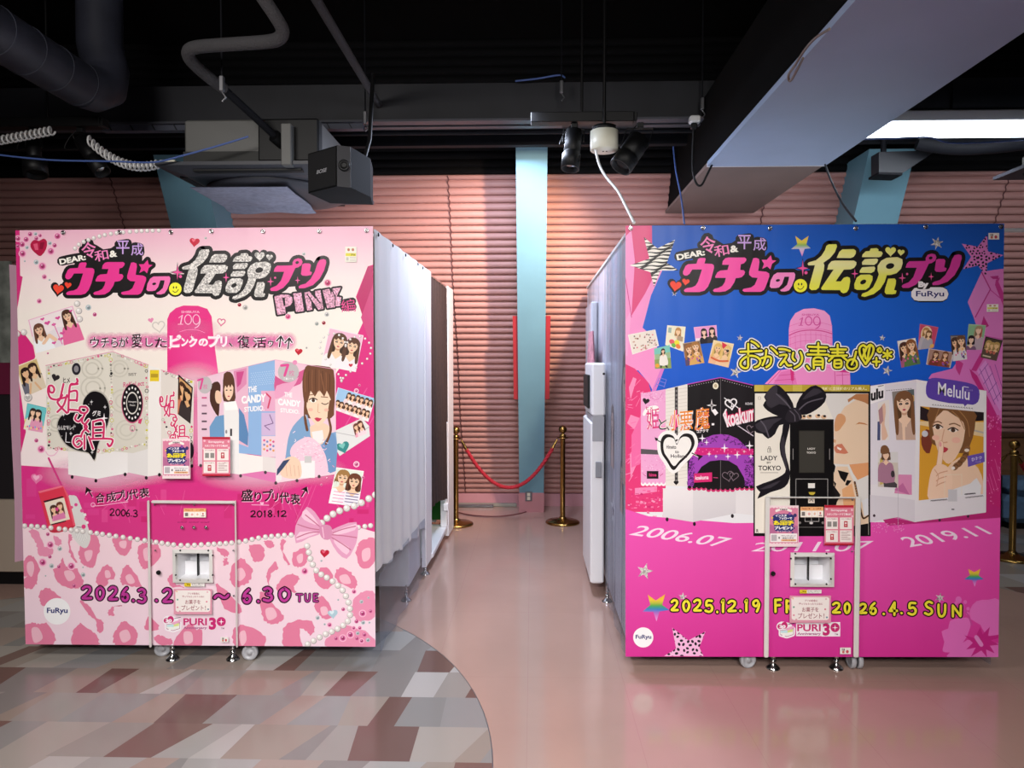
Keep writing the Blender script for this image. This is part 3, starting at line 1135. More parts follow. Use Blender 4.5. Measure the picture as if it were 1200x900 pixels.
# white drum with its cord
p = aty(708, 177, 4.4)
dr = thing('ceiling_drum', 'ivory white drum-shaped fitting hanging between two spotlights', 'ceiling fitting', p)
obj('drum', MB().lathe((p[0], p[1], p[2] + .118), (0, 0, -1), [(.004, 0), (.083, .002), (.083, .112), (.078, .118), (.004, .119)], 32), 'ivory', dr)
obj('base_plate', MB().lathe((p[0], p[1], p[2] + .145), (0, 0, -1), [(.004, 0), (.07, 0), (.07, .03), (.004, .03)], 24), 'black', dr)
obj('screw', MB().cyl((p[0] - .006, p[1], p[2] + .001), (p[0] - .006, p[1], p[2] - .004), .005, 8).cyl((p[0] + .014, p[1], p[2] + .001), (p[0] + .014, p[1], p[2] - .004), .005, 8), 'black', dr)
obj('stem', MB().cyl((p[0], p[1], p[2] + .14), (p[0], p[1], 3.95), .01, 8), 'black', dr)


def cord(name, pts, r, m, label, cat='cable', smooth=6, n=7):
    P = [aty(*q) for q in pts]
    o = obj(name, MB().tube(catmull(P, smooth) if smooth else P, r, n), m)
    return tag(o, label, cat)


cord('hanging_cord', [(698, 175, 4.37), (702, 192, 4.3), (710, 207, 4.2), (724, 224, 4.0), (734, 243, 3.75), (743, 261, 3.6)], .008, 'cord_white', 'white cord from the ivory drum down to the blue booth')
cord('blue_cable', [(-5, 181, 4.15), (30, 185, 4.15), (70, 188, 4.15), (130, 189, 4.15), (180, 190, 4.15), (215, 182, 4.15), (255, 171, 4.15), (291, 160, 4.15)], .0055, 'cord_blue', 'thin blue cable sagging past the left spotlights')
cord('blue_cable', [(1010, 163, 4.5), (1050, 162, 4.5), (1088, 161, 4.5), (1112, 167, 4.5), (1150, 167, 4.5), (1210, 163, 4.5)], .0055, 'cord_blue', 'thin blue cable under the fluorescent light')
cord('blue_cable', [(604, 95, 4.9), (630, 92, 4.88), (655, 88, 4.86), (662, 91, 4.88)], .006, 'cord_blue', 'short blue cable lying on top of the girder')
cord('black_cable', [(813, 147, 4.7), (812, 175, 4.7), (812, 200, 4.68), (816, 215, 4.66), (822, 217, 4.66), (828, 206, 4.66), (836, 190, 4.66)], .007, 'black', 'black cable looping from the small white socket to the soffit beam')
cord('black_cable', [(967, 193, 4.6), (974, 212, 4.3), (987, 238, 3.9), (1003, 259, 3.6)], .006, 'black', 'black cable from the soffit beam down to the top of the blue booth')
cord('grey_cable', [(789, 172, 4.9), (792, 200, 4.7), (798, 230, 4.4), (802, 262, 3.6)], .005, 'cord_blue', 'thin grey-blue cable hanging left of the soffit beam')
cord('beam_wire', [(972, 34, 2.62), (955, 45, 2.72), (942, 60, 2.82), (932, 76, 2.9), (924, 88, 3.0), (926, 95, 3.02), (933, 84, 2.95), (941, 68, 2.85)], .005, mat('bronze_wire', '#6a5a50', 0.4), 'loose loop of bronze wire on the edge of the soffit beam')
cord('wall_wire', [(199, 212, 5.9), (198, 235, 5.9), (200, 256, 5.9), (204, 272, 5.9)], .006, 'black', 'thin black wire hanging over the left teal column')


def coil(px0, px1, turns, label, sag=0.0):
    a, b = Vector(aty(*px0)), Vector(aty(*px1))
    n = turns * 12
    P = []
    for i in range(n + 1):
        t = i / n
        c = a.lerp(b, t) + Vector((0, 0, -sag * 4 * t * (1 - t)))
        an = 2 * PI * turns * t
        P.append(c + Vector((0.004 * math.sin(an), math.cos(an) * .022, math.sin(an) * .024)))
    tag(obj('curly_cord', MB().tube(P, .0062, 6), 'cord_white'), label, 'cord')


coil((-8, 166, 4.3), (62, 153, 4.3), 13, 'white curly cord crossing the leftmost spotlight')
coil((103, 163, 4.33), (186, 192, 4.25), 17, 'white curly cord sagging towards the air conditioner', .07)
cp = aty(193, 192, 4.28)
tag(obj('cord_plug', MB().box(cp[0] - .03, cp[0] + .07, cp[1] - .02, cp[1] + .02, cp[2] - .015, cp[2] + .02, .006), 'ivory'), 'pale plug at the end of the sagging white curly cord', 'plug')
p = aty(814, 141, 4.7)
sk = thing('ceiling_socket', 'small white ceiling socket left of the soffit beam', 'socket', p)
obj('socket_box', MB().box(p[0] - .034, p[0] + .034, p[1] - .03, p[1] + .03, p[2] - .02, p[2] + .025, .008), 'cord_white', sk)
obj('plug', MB().box(p[0] - .025, p[0] + .015, p[1] - .02, p[1] + .02, p[2] - .055, p[2] - .02, .006), 'black', sk)

# fluorescent batten
fz = aty(1100, 153, 4.6)[2]
fx0 = bx1 + .04
fb = thing('fluorescent_light', 'glowing white fluorescent batten behind the soffit beam at right', 'ceiling light', (3.0, 4.6, fz))
M['tube'] = mat('lit_tube', '#f4f8ff', 0.4, emit='#eaf4ff', estr=5.0)
obj('tube', MB().tube([(fx0, 4.6, fz), (4.6, 4.6, fz)], .044, 16), 'tube', fb)
obj('batten', MB().box(fx0 - .02, 4.65, 4.57, 4.7, fz + .046, fz + .12, .008), 'white', fb)
obj('lamp_holder', MB().box(4.6, 4.66, 4.55, 4.65, fz - .05, fz + .05, .006), 'white', fb)
for hx in (2.6, 4.0):
    obj('hanger', MB().cyl((hx, 4.63, fz + .12), (hx, 4.63, 3.95), .01, 8), 'duct', fb)
lamp('AREA', 'fluorescent_glow', (3.1, 4.55, fz - .06), (3.1, 6.4, 0.8), 34, (0.9, 0.95, 1.0), shape='RECTANGLE', size=2.4, size_y=0.08)

# dark gusset bracket in front of the right column
g = [aty(1030, 178, 5.3), aty(1098, 176, 5.3), aty(1056, 204, 5.3), aty(1030, 203, 5.3)]
gt = thing('gusset_bracket', 'dark triangular bracket in front of the right teal column', 'bracket', g[3])
obj('stem', MB().cyl((g[0][0] + .06, 5.36, g[0][2] - .02), (g[0][0] + .06, 5.36, 3.95), .02, 10), 'duct', gt)
obj('plate', MB().prism(g, (0, .12, 0)), mat('bracket_paint', '#24262c', 0.5), gt)
obj('flange', MB().prism([(g[3][0] - .01, 5.28, g[3][2] - .012), (g[2][0], 5.28, g[2][2] - .012), (g[2][0], 5.28, g[2][2] + .004), (g[3][0] - .01, 5.28, g[3][2] + .004)], (0, .16, 0)), 'duct', gt)
dd = [aty(1075, 166, 5.1), aty(1120, 172, 5.05), aty(1165, 170, 5.0), aty(1215, 164, 4.95)]
tag(obj('flexible_duct', MB().tube(catmull(dd, 6), .055, 14), 'duct'), 'dark flexible duct sagging below the fluorescent light', 'duct')

# socket on the column base
p = lean(619.5, 582, CY0 - .008, CS)
ot = thing('wall_socket', 'grey metal wall socket on the pink base of the centre column', 'socket', p)
y = lambda z, d: CY0 - .006 - CS * z - d
zz0, zz1 = p[2] - .05, p[2] + .055
f4 = lambda a_, b_, c_, d_, t0, t1: MB().hexa([(a_, y(c_, t1), c_), (b_, y(c_, t1), c_), (b_, y(c_, t0), c_), (a_, y(c_, t0), c_), (a_, y(d_, t1), d_), (b_, y(d_, t1), d_), (b_, y(d_, t0), d_), (a_, y(d_, t0), d_)])
obj('face_plate', f4(p[0] - .034, p[0] + .034, zz0, zz1, 0, .006), 'grey_steel', ot)
for k in (0, 1):
    obj('outlet', f4(p[0] - .015, p[0] + .015, zz0 + .014 + k * .043, zz0 + .048 + k * .043, .006, .01), 'ivory', ot)
# pale floor strip at the foot of the wall
o = thing('cable_cover', 'pale grey cable cover lying along the wall foot behind the rope', 'cable cover', (-.5, 7.47, 0))
obj('long_section', MB().box(-.78, -.16, 7.5, 7.55, 0, .035, .006), mat('pale_plastic', '#8e8a80', 0.5), o)
obj('short_section', MB().box(-.78, -.4, 7.45, 7.5, 0, .03, .006), 'grey_steel', o)
pts = [atz(535, 600, .004), atz(555, 604, .004), atz(585, 605, .004), atz(608, 602, .004), atz(622, 598, .004)]
tag(obj('floor_cable', MB().tube(catmull(pts, 6), .006, 6), mat('maroon_cable', '#6a3438', 0.5)), 'thin maroon cable lying on the floor behind the rope barrier', 'cable')


# ------------------------------------------------------------------ rope barriers
def stanchion(x, y, label):
    t = thing('rope_stanchion', label, 'stanchion', (x, y, 0), 'brass rope stanchions')
    obj('base', MB().lathe((x, y, 0), (0, 0, 1), [(.155, 0), (.16, .006), (.158, .016), (.14, .026), (.06, .036), (.035, .05), (.03, .06)], 40), 'brass', t)
    obj('post', MB().lathe((x, y, .045), (0, 0, 1), [(.024, 0), (.024, .76), (.03, .765), (.03, .785), (.02, .79)], 24), 'brass', t)
    obj('rope_ring', MB().tube([(x + .047 * math.cos(a), y + .047 * math.sin(a), .80) for a in [2 * PI * k / 24 for k in range(25)]], .005, 8, False), 'brass', t)
    obj('ball_finial', MB().lathe((x, y, .828), (0, 0, 1), [(.018, 0), (.014, .012)] + [(.038 * math.sin(a), .05 - .038 * math.cos(a)) for a in [PI * k / 12 for k in range(1, 12)]] + [(.002, .089)], 24), 'brass', t)
    return t


def rope(a, b, sag, label, hooks=(True, True)):
    a, b = Vector(a), Vector(b)
    mid = (a + b) / 2
    t = thing('barrier_rope', label, 'rope', (mid.x, mid.y, mid.z - sag), 'red barrier ropes')
    d = (b - a)
    fn = lambda s: a.lerp(b, s) + Vector((0, 0, -sag * (1 - (2 * s - 1) ** 2)))
    side = Vector((-d.y, d.x, 0)).normalized()
    for k in range(3):
        P = []
        for i in range(121):
            s = .05 + .9 * i / 120
            an = 2 * PI * (s * d.length * 14 + k / 3)
            tg = (fn(s + .005) - fn(s - .005)).normalized()
            up = tg.cross(side).normalized()
            P.append(fn(s) + side * math.cos(an) * .008 + up * math.sin(an) * .008)
        obj('rope_strand', MB().tube(P, .0105, 8), 'red_rope', t)
    for s0, s1 in ((0, .055), (.945, 1)):
        p0, p1 = fn(s0), fn(s1)
        obj('end_hook', MB().tube([p0, p0.lerp(p1, .4), p1], .01, 10, True, [.006, .012, .016] if s0 == 0 else [.016, .012, .006]), 'brass', t)


S1 = (.285, 6.76)
S2 = atz(534.5, 615, 0)[:2]
stanchion(*S1, 'brass stanchion standing right of the teal centre column')
stanchion(*S2, 'brass stanchion half hidden by the rear of the pink booth')
rope((S2[0] + .05, S2[1], .79), (S1[0] - .05, S1[1], .79), .45, 'red twisted rope sagging between the two centre stanchions')
S3 = atz(1186, 655, 0)[:2]
stanchion(*S3, 'brass stanchion standing right of the blue booth')
rope((S3[0] + .04, S3[1] + .03, .79), (S3[0] + .95, S3[1] + .5, .79), .3, 'red rope running right from the stanchion beside the blue booth')
rope((S3[0] - .03, S3[1] + .04, .79), (S3[0] - .25, S3[1] + 1.2, .79), .3, 'red rope running back behind the blue booth')

# what stands behind the right stanchion
q0, q1 = aty(1165, 560, 6.6), aty(1230, 606, 6.6)
bn = thing('denim_bench', 'blue denim covered bench behind the stanchion at the right edge', 'bench', (4.9, 6.8, 0))
M['denim'] = mat('blue_denim', '#54708e', 0.9, noise=0.15, nscale=14, bump=0.3, bscale=150)
bx = aty(1180, 600, 6.6)[0]
obj('seat', MB().box(bx, bx + 1.3, 6.6, 7.03, .05, .30, .05), 'denim', bn)
obj('cushion', MB().box(bx + .03, bx + .62, 6.58, 7.02, .29, .44, .07), 'denim', bn)
obj('cushion', MB().box(bx + .66, bx + 1.25, 6.58, 7.02, .29, .47, .07), 'denim', bn)
obj('plinth', MB().box(bx + .04, bx + 1.26, 6.63, 7.0, 0, .05), 'black', bn)
tag(obj('black_case', MB().box(bx - .34, bx - .02, 6.62, 7.0, 0, .5, .02), 'black'), 'black upright case left of the denim bench', 'case')
pb = thing('wooden_partition', 'brown wooden partition behind the denim bench at the right edge', 'partition', (4.6, 7.3, 0))
zt_ = aty(1190, 508, 7.05)[2]
obj('panel', MB().box(3.9, 6.5, 7.06, 7.11, 0, zt_ - .03), mat('brown_wood', '#7a563a', 0.5, noise=0.2, nscale=4, stretch=(1, 1, 8)), pb)
obj('top_rail', MB().box(3.88, 6.52, 7.04, 7.13, zt_ - .04, zt_, .008), mat('brown_rail', '#5c3f2c', 0.5), pb)

# ------------------------------------------------------------------ photo booths
def sheet_with_hole(Y, q, hole, th=0.003):
    """vinyl banner sheet behind the print; q = four pixel corners, hole = pixel rect"""
    (x0, y0), (x1, _), (x2, y2), (x3, _) = q
    hx0, hy0, hx1, hy1 = hole
    lerp = lambda a, b, t: a + (b - a) * t
    def L(y):
        t = (y - y0) / (y2 - y0)
        return lerp(x0, x3, t), lerp(x1, x2, t)
    y1, y3 = q[1][1], q[3][1]
    mb = MB()
    def piece(ya, yb, f):
        a, b = f(ya), f(yb)
        pts = [aty(a[0], ya, Y), aty(a[1], y1 if ya == y0 else ya, Y), aty(b[1], yb, Y), aty(b[0], y3 if yb == y2 else yb, Y)]
        mb.prism(pts, (0, th, 0))
    piece(y0, hy0, L)
    piece(hy0, hy1, lambda y: (L(y)[0], hx0))
    piece(hy0, hy1, lambda y: (hx1, L(y)[1]))
    piece(hy1, y2, L)
    return mb


def eyelet(px_, py_, Y, parent):
    p = aty(px_, py_, Y - .006)
    o = obj('eyelet', MB().tube([(p[0] + .0085 * math.cos(a), p[1], p[2] + .0085 * math.sin(a)) for a in [2 * PI * k / 14 for k in range(15)]], .0028, 6, False).lathe(p, (0, -1, 0), [(.005, -.004), (.004, .003), (.002, .004)], 10), 'steel', parent)
    return o


def caster(x, y, r, parent, turn=0.0, twin=False):
    ax = Vector((math.sin(turn), -math.cos(turn), 0))
    c = Vector((x, y, r))
    w = .026
    o = obj('caster', MB().cyl((x, y, r * 2 + .002), (x, y, r * 2 + .05), .012, 10).hexa([tuple(c + ax * s * .02 + Vector((-.012, 0, 0)) * 1 + Vector((0, 0, z))) for s, z in ((-1, r * .9), (1, r * .9))] * 0 + [(x - .014, y - .016, r * 1.75), (x + .014, y - .016, r * 1.75), (x + .014, y + .016, r * 1.75), (x - .014, y + .016, r * 1.75), (x - .018, y - .018, r * 2.1), (x + .018, y - .018, r * 2.1), (x + .018, y + .018, r * 2.1), (x - .018, y + .018, r * 2.1)]), 'grey_steel', parent)
    for s in ((-1, 1) if twin else (0,)):
        cc = c + ax * s * .017
        hw = .011 if twin else w / 2
        obj('wheel', MB().lathe(cc - ax * hw, ax, [(r * .3, 0), (r * .62, .002), (r * .66, -.003 + .003), (r * .9, 0), (r, .004), (r, 2 * hw - .004), (r * .9, 2 * hw), (r * .68, 2 * hw), (r * .62, 2 * hw - .004), (r * .28, 2 * hw - .003), (r * .24, 2 * hw + .004), (.003, 2 * hw + .005)], 28), 'wheel', o)
    return o


def foot(x, y, top, parent, r=.033):
    o = obj('levelling_foot', MB().cyl((x, y, .02), (x, y, top), .0065, 10), 'steel', parent)
    obj('foot_pad', MB().lathe((x, y, 0), (0, 0, 1), [(r, 0), (r, .005), (r * .75, .014), (r * .35, .024), (r * .32, .03)], 24), 'steel', o)
    obj('lock_nut', MB().lathe((x, y, .034), (0, 0, 1), [(.013, 0), (.013, .012), (.008, .013), (.008, .02), (.013, .021), (.013, .03)], 6), 'steel', o)
    return o


def dispenser(Y, rect, railw, chute_o, chute_i, keyhole, screws, parent, top_t):
    """service door of the print dispenser: frame rails, recessed print chute, keyhole, screws"""
    x0, y0, x1, y1 = rect
    a, b = aty(x0, y0, Y), aty(x1, y1, Y)
    unit = obj('dispenser_cabinet', MB().box(a[0] + .01, b[0] - .01, Y + .32, Y + .95, b[2] + .01, a[2] - .02), 'white', parent)
    f = .014
    for u0, u1, v0, v1 in ((x0, x0 + railw[0], y0, y1), (x1 - railw[1], x1, y0, y1), (x0 + railw[0], x1 - railw[1], y0, y0 + top_t)):
        p, q = aty(u0, v0, Y), aty(u1, v1, Y)
        obj('frame_rail', MB().box(p[0], q[0], Y - f - .012, Y - .0125, q[2], p[2], .004), 'rail', unit)
    # frame round the chute
    p, q = aty(*chute_o[:2], Y), aty(*chute_o[2:], Y)
    r, s = aty(*chute_i[:2], Y), aty(*chute_i[2:], Y)
    mb = MB()
    yf = Y - .024
    O = [(p[0], q[2]), (q[0], q[2]), (q[0], p[2]), (p[0], p[2])]
    I = [(r[0], s[2]), (s[0], s[2]), (s[0], r[2]), (r[0], r[2])]
    vs = [(x, yf + .004, z) for x, z in O] + [(x, yf, z) for x, z in I] + [(x, Y - .012, z) for x, z in O] + [(x, Y + .004, z) for x, z in I]
    fs = []
    for i in range(4):
        j = (i + 1) % 4
        fs += [(i, j, 4 + j, 4 + i), (8 + j, 8 + i, 12 + i, 12 + j), (i, 8 + i, 8 + j, j), (4 + i, 4 + j, 12 + j, 12 + i)]
    mb.add(vs, fs)
    obj('chute_frame', mb, 'rail', unit)
    # recessed tray: five inner faces
    (xa, za), (xb, zb) = (r[0], s[2]), (s[0], r[2])
    d = .09
    e = .02
    yb = Y + d
    mb = MB()
    F = [(xa, Y + .001, za), (xb, Y + .001, za), (xb, Y + .001, zb), (xa, Y + .001, zb)]
    B = [(xa + e, yb, za + .01), (xb - e, yb, za + .01), (xb - e, yb, zb - .01), (xa + e, yb, zb - .01)]
    mb.add(F + B, [(0, 1, 5, 4), (1, 2, 6, 5), (2, 3, 7, 6), (3, 0, 4, 7), (4, 5, 6, 7)])
    F2 = [(x, y_ + (.02 if i < 0 else 0), z) for i, (x, y_, z) in enumerate(F)]
    obj('chute_tray', mb, 'white', unit)
    zm = za + (zb - za) * .56
    obj('stop_plate', MB().box(xa + .012, xb - .012, Y + .05, Y + .06, za + .004, zm), 'white', unit)
    xm = (xa + xb) / 2
    obj('divider', MB().box(xm - .0022, xm + .0022, Y + .03, Y + .048, za, zb), 'black', unit)
    k = aty(*keyhole, Y - .014)
    obj('keyhole', MB().lathe(k, (0, -1, 0), [(.011, 0), (.011, .006), (.008, .008), (.003, .008), (.003, .004)], 16), 'black', unit)
    for sx, sy in screws:
        k = aty(sx, sy, Y - .0125)
        hd = Y - .0125
        obj('screw', MB().lathe((k[0], k[1], k[2]), (0, -1, 0), [(.0045, 0), (.004, .003), (.001, .0042)], 10), 'grey_steel', unit)
    for sx, sy in ((chute_o[0] + 7, chute_o[1] + 2.2), (chute_o[2] - 7, chute_o[1] + 2.2), (chute_o[0] + 7, chute_o[3] - 2), (chute_o[2] - 7, chute_o[3] - 2), (chute_o[0] + 1.8, chute_o[1] + 8), (chute_o[2] - 1.8, chute_o[1] + 8), (chute_o[0] + 1.8, chute_o[3] - 8), (chute_o[2] - 1.8, chute_o[3] - 8)):
        k = aty(sx, sy, yf + .002)
        obj('screw', MB().lathe(k, (0, -1, 0), [(.0045, 0), (.004, .003), (.001, .0042)], 10), 'black', unit)
    return unit


# ---- pink booth at left
YL = 3.55
LQ = [(18, 270), (437, 265), (440, 758), (30, 755)]
LH = (207.5, 646, 248.5, 678.5)
pink = thing('photo_booth', 'photo sticker booth with the pink and white banner, at left', 'photo booth', (-1.67, 4.9, 0), 'photo sticker booths')
Lban = obj('front_banner', sheet_with_hole(YL + .0005, LQ, LH), 'white', pink)
for ex, ey in ((74, 272.5), (140, 272), (200, 272), (247.5, 271), (308, 271), (374, 271), (429.5, 270)):
    eyelet(ex, ey, YL, Lban)
Lx = lambda d: -.7785 + .0243 * (d - YL)
ZT = 2.155


def fold_sheet(xf, y0, y1, zb, zt, amp, nf, th=.004, ny=60, nz=16, ph=0.0):
    fn = lambda u, v: (xf(y0 + (y1 - y0) * u) + amp * math.sin(u * nf * 2 * PI + ph + .6 * math.sin(3 * v)) * (.35 + .65 * (1 - v)), y0 + (y1 - y0) * u, (zb(u) if callable(zb) else zb) * (1 - v) + (zt(u) if callable(zt) else zt) * v)
    mb = MB().grid(fn, ny, nz)
    n = len(mb.v)
    back = [(x - th, y, z) for x, y, z in mb.v]
    mb.add(back, [tuple(reversed(f)) for f in mb.f[:]], True)
    return mb


obj('side_sheet', fold_sheet(lambda d: Lx(d) + .004, YL + .008, 4.98, lambda u: .46 - .10 * u + .012 * math.sin(u * 23), ZT, .009, 5.5, ny=90), 'sheet', pink)
obj('clear_skirt', fold_sheet(lambda d: Lx(d) + .012, YL + .02, 4.9, .05, .44, .008, 4, .001, ph=1.0), 'clear_side', pink)
obj('cabinet', MB().box(-2.4, Lx(4.5) - .02, 4.52, 5.0, .085, 2.1, .006), 'white', pink)
def side_panel(d0, d1, z0, z1, th=.03, off=0.0):
    return MB().hexa([(Lx(d0) - th + off, d0, z0), (Lx(d0) + off, d0, z0), (Lx(d1) + off, d1, z0), (Lx(d1) - th + off, d1, z0), (Lx(d0) - th + off, d0, z1), (Lx(d0) + off, d0, z1), (Lx(d1) + off, d1, z1), (Lx(d1) - th + off, d1, z1)])
obj('side_panel', side_panel(4.96, 5.2, .085, ZT - .005, .03, .012), 'white', pink)
obj('curtain', fold_sheet(lambda d: Lx(d) - .002, 5.19, 6.1, lambda u: .43 - .05 * u + .02 * math.sin(u * 5), ZT - .03, .014, 7, ny=110), 'brown_cloth', pink)
obj('curtain_rail', MB().cyl((Lx(5.18) - .005, 5.18, ZT - .02), (Lx(6.1) - .005, 6.1, ZT - .02), .009, 10), 'steel', pink)
obj('rear_side_panel', side_panel(6.1, 6.42, .03, ZT - .01, .03, .008), 'white', pink)
obj('floor_step', MB().box(-2.3, Lx(5.6) + .012, 5.19, 6.12, .085, .125, .006), 'white', pink)
obj('door_post', MB().box(Lx(6.05) - .05, Lx(6.05) + .004, 6.02, 6.1, .125, 1.0, .004).box(Lx(6.05) - .02, Lx(6.05) + .02, 5.97, 6.03, .27, .33, .004), 'white', pink)
lamp('POINT', 'booth_inner_lamp', (-.98, 5.65, 1.3), (-1.2, 5.65, 0.2), 5, (0.9, 1.0, 1.0), shadow_soft_size=0.08)
obj('backdrop', MB().box(-1.2, -1.15, 5.02, 6.38, .125, 2.05).box(-1.15, -.80, 6.3, 6.33, .125, 2.05), 'green', pink)
obj('roof', MB().box(-2.55, -.80, YL + .03, 6.38, ZT - .02, ZT - .005), 'rail', pink)
obj('left_panel', MB().box(-2.56, -2.53, 3.62, 6.4, .09, ZT - .03), 'white', pink)
obj('rear_panel', MB().box(-2.53, -.85, 6.36, 6.39, .09, ZT - .03), 'white', pink)
obj('frame', MB().tube([(-2.53, YL + .03, .1), (-2.53, YL + .03, ZT - .02), (-.81, YL + .03, ZT - .02), (-.81, YL + .03, .1)], .014, 8).cyl((-2.5, YL + .03, 1.15), (-.81, YL + .03, 1.15), .012, 8), 'steel', pink)
M['pink_curtain'] = mat('pale_pink_curtain', '#d9a9c0', 0.7)
c0, c1 = aty(14, 500, 4.0), aty(20.5, 500, 4.0)
obj('side_curtain', MB().grid(lambda u, v: (c0[0] + (c1[0] - c0[0]) * u + .006 * math.sin(v * 9), 4.0 + .05 * u, .37 + (2.05 - .37) * v), 6, 14), 'pink_curtain', pink)
for ex, ey, d in ((439, 273, 3.6), (454.5, 285, 3.93), (469, 296, 4.28), (483.6, 307, 4.68), (490, 311, 4.86)):
    obj('side_eyelet', MB().lathe((Lx(d) + .012, d, ZT - .02), (1, 0, 0), [(.01, 0), (.01, .004), (.004, .006)], 10), 'black', pink)
dispenser(YL, (175, 585.5, 280.5, 757), (5, 3.6), (204.3, 642.8, 251.2, 681.8), (208.3, 646.8, 247.8, 677.8), (186, 670.8), [(181, 591.5), (227.5, 591.5), (273.5, 591.5), (182, 645), (273.5, 645), (274, 698), (178, 755)], pink, 4)
for sx in (213.5, 227.5, 241.5):
    k = aty(sx, 618, YL - .012)
    obj('button', MB().lathe(k, (0, -1, 0), [(.0085, 0), (.008, .004), (.006, .005), (.002, .003)], 16), 'steel', Lban)
for px_ in (200, 271):
    p = atz(px_, 775, 0)
    foot(p[0], p[1] + .02, .13, pink)
p = atz(184, 774, 0)
caster(p[0], 3.62, .04, pink, .5)
p = atz(289.5, 777, 0)
caster(p[0], 3.585, .039, pink, .1)
p = atz(477, 704, 0)
foot(p[0] - .005, p[1], .1, pink)
p = atz(500, 673, 0)
foot(p[0] - .01, p[1], .1, pink)

# ---- blue booth at right
YR = 3.51
RQ = [(733, 264.5), (1177, 262), (1170, 770), (733, 769.5)]
RH = (928.5, 650, 972.5, 684)
blue = thing('photo_booth', 'photo sticker booth with the blue and magenta banner, at right', 'photo booth', (1.36, 4.9, 0), 'photo sticker booths')
Rban = obj('front_banner', sheet_with_hole(YR + .0005, RQ, RH), 'white', blue)
for ex, ey in ((739, 267.5), (824, 267), (902.5, 267.5), (1003, 267.5), (1085, 266), (1173, 265.5)):
    eyelet(ex, ey, YR, Rban)
RX = aty(733.5, 500, YR)[0]
RX2 = aty(1174, 500, YR)[0]
M['side_reflections'] = mat('grey_lilac_painted_reflections', '#b4b6c2', 0.3, noise=0.5, nscale=4, stretch=(1, 1.6, .12))  # grey-lilac panel tone with the film's reflection streaks painted in
obj('side_panel', MB().box(RX + .03, RX + .06, 3.56, 6.4, .085, ZT - .01), 'side_reflections', blue)
sp_ = blue


def side_shape(name, pts, m, x, parent=sp_):
    """flat printed shape on the aisle side of the blue booth; pts in (y, z)"""
    mb = MB()
    for t in tessellate_polygon([[Vector((a, b, 0)) for a, b in pts]]):
        mb.add([(x, *pts[i]) for i in t], [(0, 1, 2)])
    return obj(name, mb, m, parent)


def side_star(cy, cz, R, m, x, name='star_print'):
    return side_shape(name, [(cy + (R if k % 2 == 0 else R * .45) * 1.3 * math.sin(PI * k / 5), cz + (R if k % 2 == 0 else R * .45) * math.cos(PI * k / 5)) for k in range(10)], m, x)


M['p_white'] = mat('side_print_white', '#dfe2ea', 0.4)
M['p_dark'] = mat('side_print_dark', '#26222a', 0.4)
M['p_brown'] = mat('side_print_brown', '#5a4038', 0.4)
M['p_skin'] = mat('side_print_skin', '#cfae9e', 0.4)
M['p_navy'] = mat('side_print_navy', '#4a5068', 0.4)
xs = RX + .029
side_star(4.3, .62, .10, 'p_white', xs)
side_star(4.3, .62, .05, 'p_navy', xs - .0005)
side_star(3.66, .42, .06, 'p_navy', xs)
# two standing girls printed on the side
for cy, cz, s in ((4.36, 1.08, .16), (3.75, 1.25, .3), (3.9, .85, .12)):
    h = side_shape('girl_print', [(cy - .6 * s, cz - 1.3 * s), (cy - .62 * s, cz + .4 * s), (cy - .35 * s, cz + .95 * s), (cy, cz + 1.1 * s), (cy + .35 * s, cz + .95 * s), (cy + .62 * s, cz + .4 * s), (cy + .6 * s, cz - 1.3 * s)], 'p_dark' if s < .2 else 'p_brown', xs)
    mb = MB()
    pts = [(cy + .36 * s * math.cos(2 * PI * k / 16), cz + .4 * s + .45 * s * math.sin(2 * PI * k / 16)) for k in range(16)]
    mb.add([(xs - .001, *p) for p in pts], [tuple(range(16))])
    pts = [(cy - .2 * s, cz), (cy + .2 * s, cz), (cy + .45 * s, cz - 1.3 * s), (cy - .45 * s, cz - 1.3 * s)]
    mb.add([(xs - .001, *p) for p in pts], [(0, 1, 2, 3)])
    f = obj('face_print', mb, 'p_skin', h)
    mb = MB()
    for u, v, w, t in ((-.15, .5, .07, .035), (.15, .5, .07, .035), (0, .2, .08, .03), (0, .86, .3, .1)):
        mb.add([(xs - .002, cy + (u - w) * s, cz + (v - t) * s), (xs - .002, cy + (u + w) * s, cz + (v - t) * s), (xs - .002, cy + (u + w) * s, cz + (v + t) * s), (xs - .002, cy + (u - w) * s, cz + (v + t) * s)], [(0, 1, 2, 3)])
    obj('eyes_and_fringe_print', mb, 'p_brown', h)
obj('rear_side_unit', MB().box(RX - .02, RX + .03, 5.35, 5.9, .3, 1.95, .01), 'side_reflections', blue)
obj('clear_film', fold_sheet(lambda d: RX + .012, YR + .02, 4.55, .05, ZT - .01, .010, 3.2, .001, ny=80, ph=2.0), 'clear_side', blue)
du = obj('side_dispenser', MB().box(RX - .08, RX + .006, 4.62, 5.3, .085, 1.12, .01), 'white', blue)
obj('upper_block', MB().box(RX - .075, RX + .012, 4.60, 5.2, 1.16, 1.50, .012), 'white', du)
obj('pocket', MB().box(RX - .05, RX - .012, 4.598, 4.62, .77, .87, .003), mat('pocket_grey', '#8a8c94', 0.5), du)
obj('ledge', MB().hexa([(RX - .07, 4.615, 1.0), (RX + .004, 4.615, 1.0), (RX + .004, 5.1, 1.0), (RX - .07, 5.1, 1.0), (RX - .07, 4.60, 1.16), (RX + .004, 4.60, 1.16), (RX + .004, 5.1, 1.16), (RX - .07, 5.1, 1.16)]), mat('ledge_grey', '#a8aab2', 0.4), du)
obj('touch_screen', MB().box(RX - .09, RX - .074, 4.75, 5.15, 1.2, 1.42, .004), 'black', du)
obj('screw', MB().lathe((RX - .0, 4.60, 1.43), (0, -1, 0), [(.008, 0), (.006, .004), (.002, .005)], 10), 'black', du)
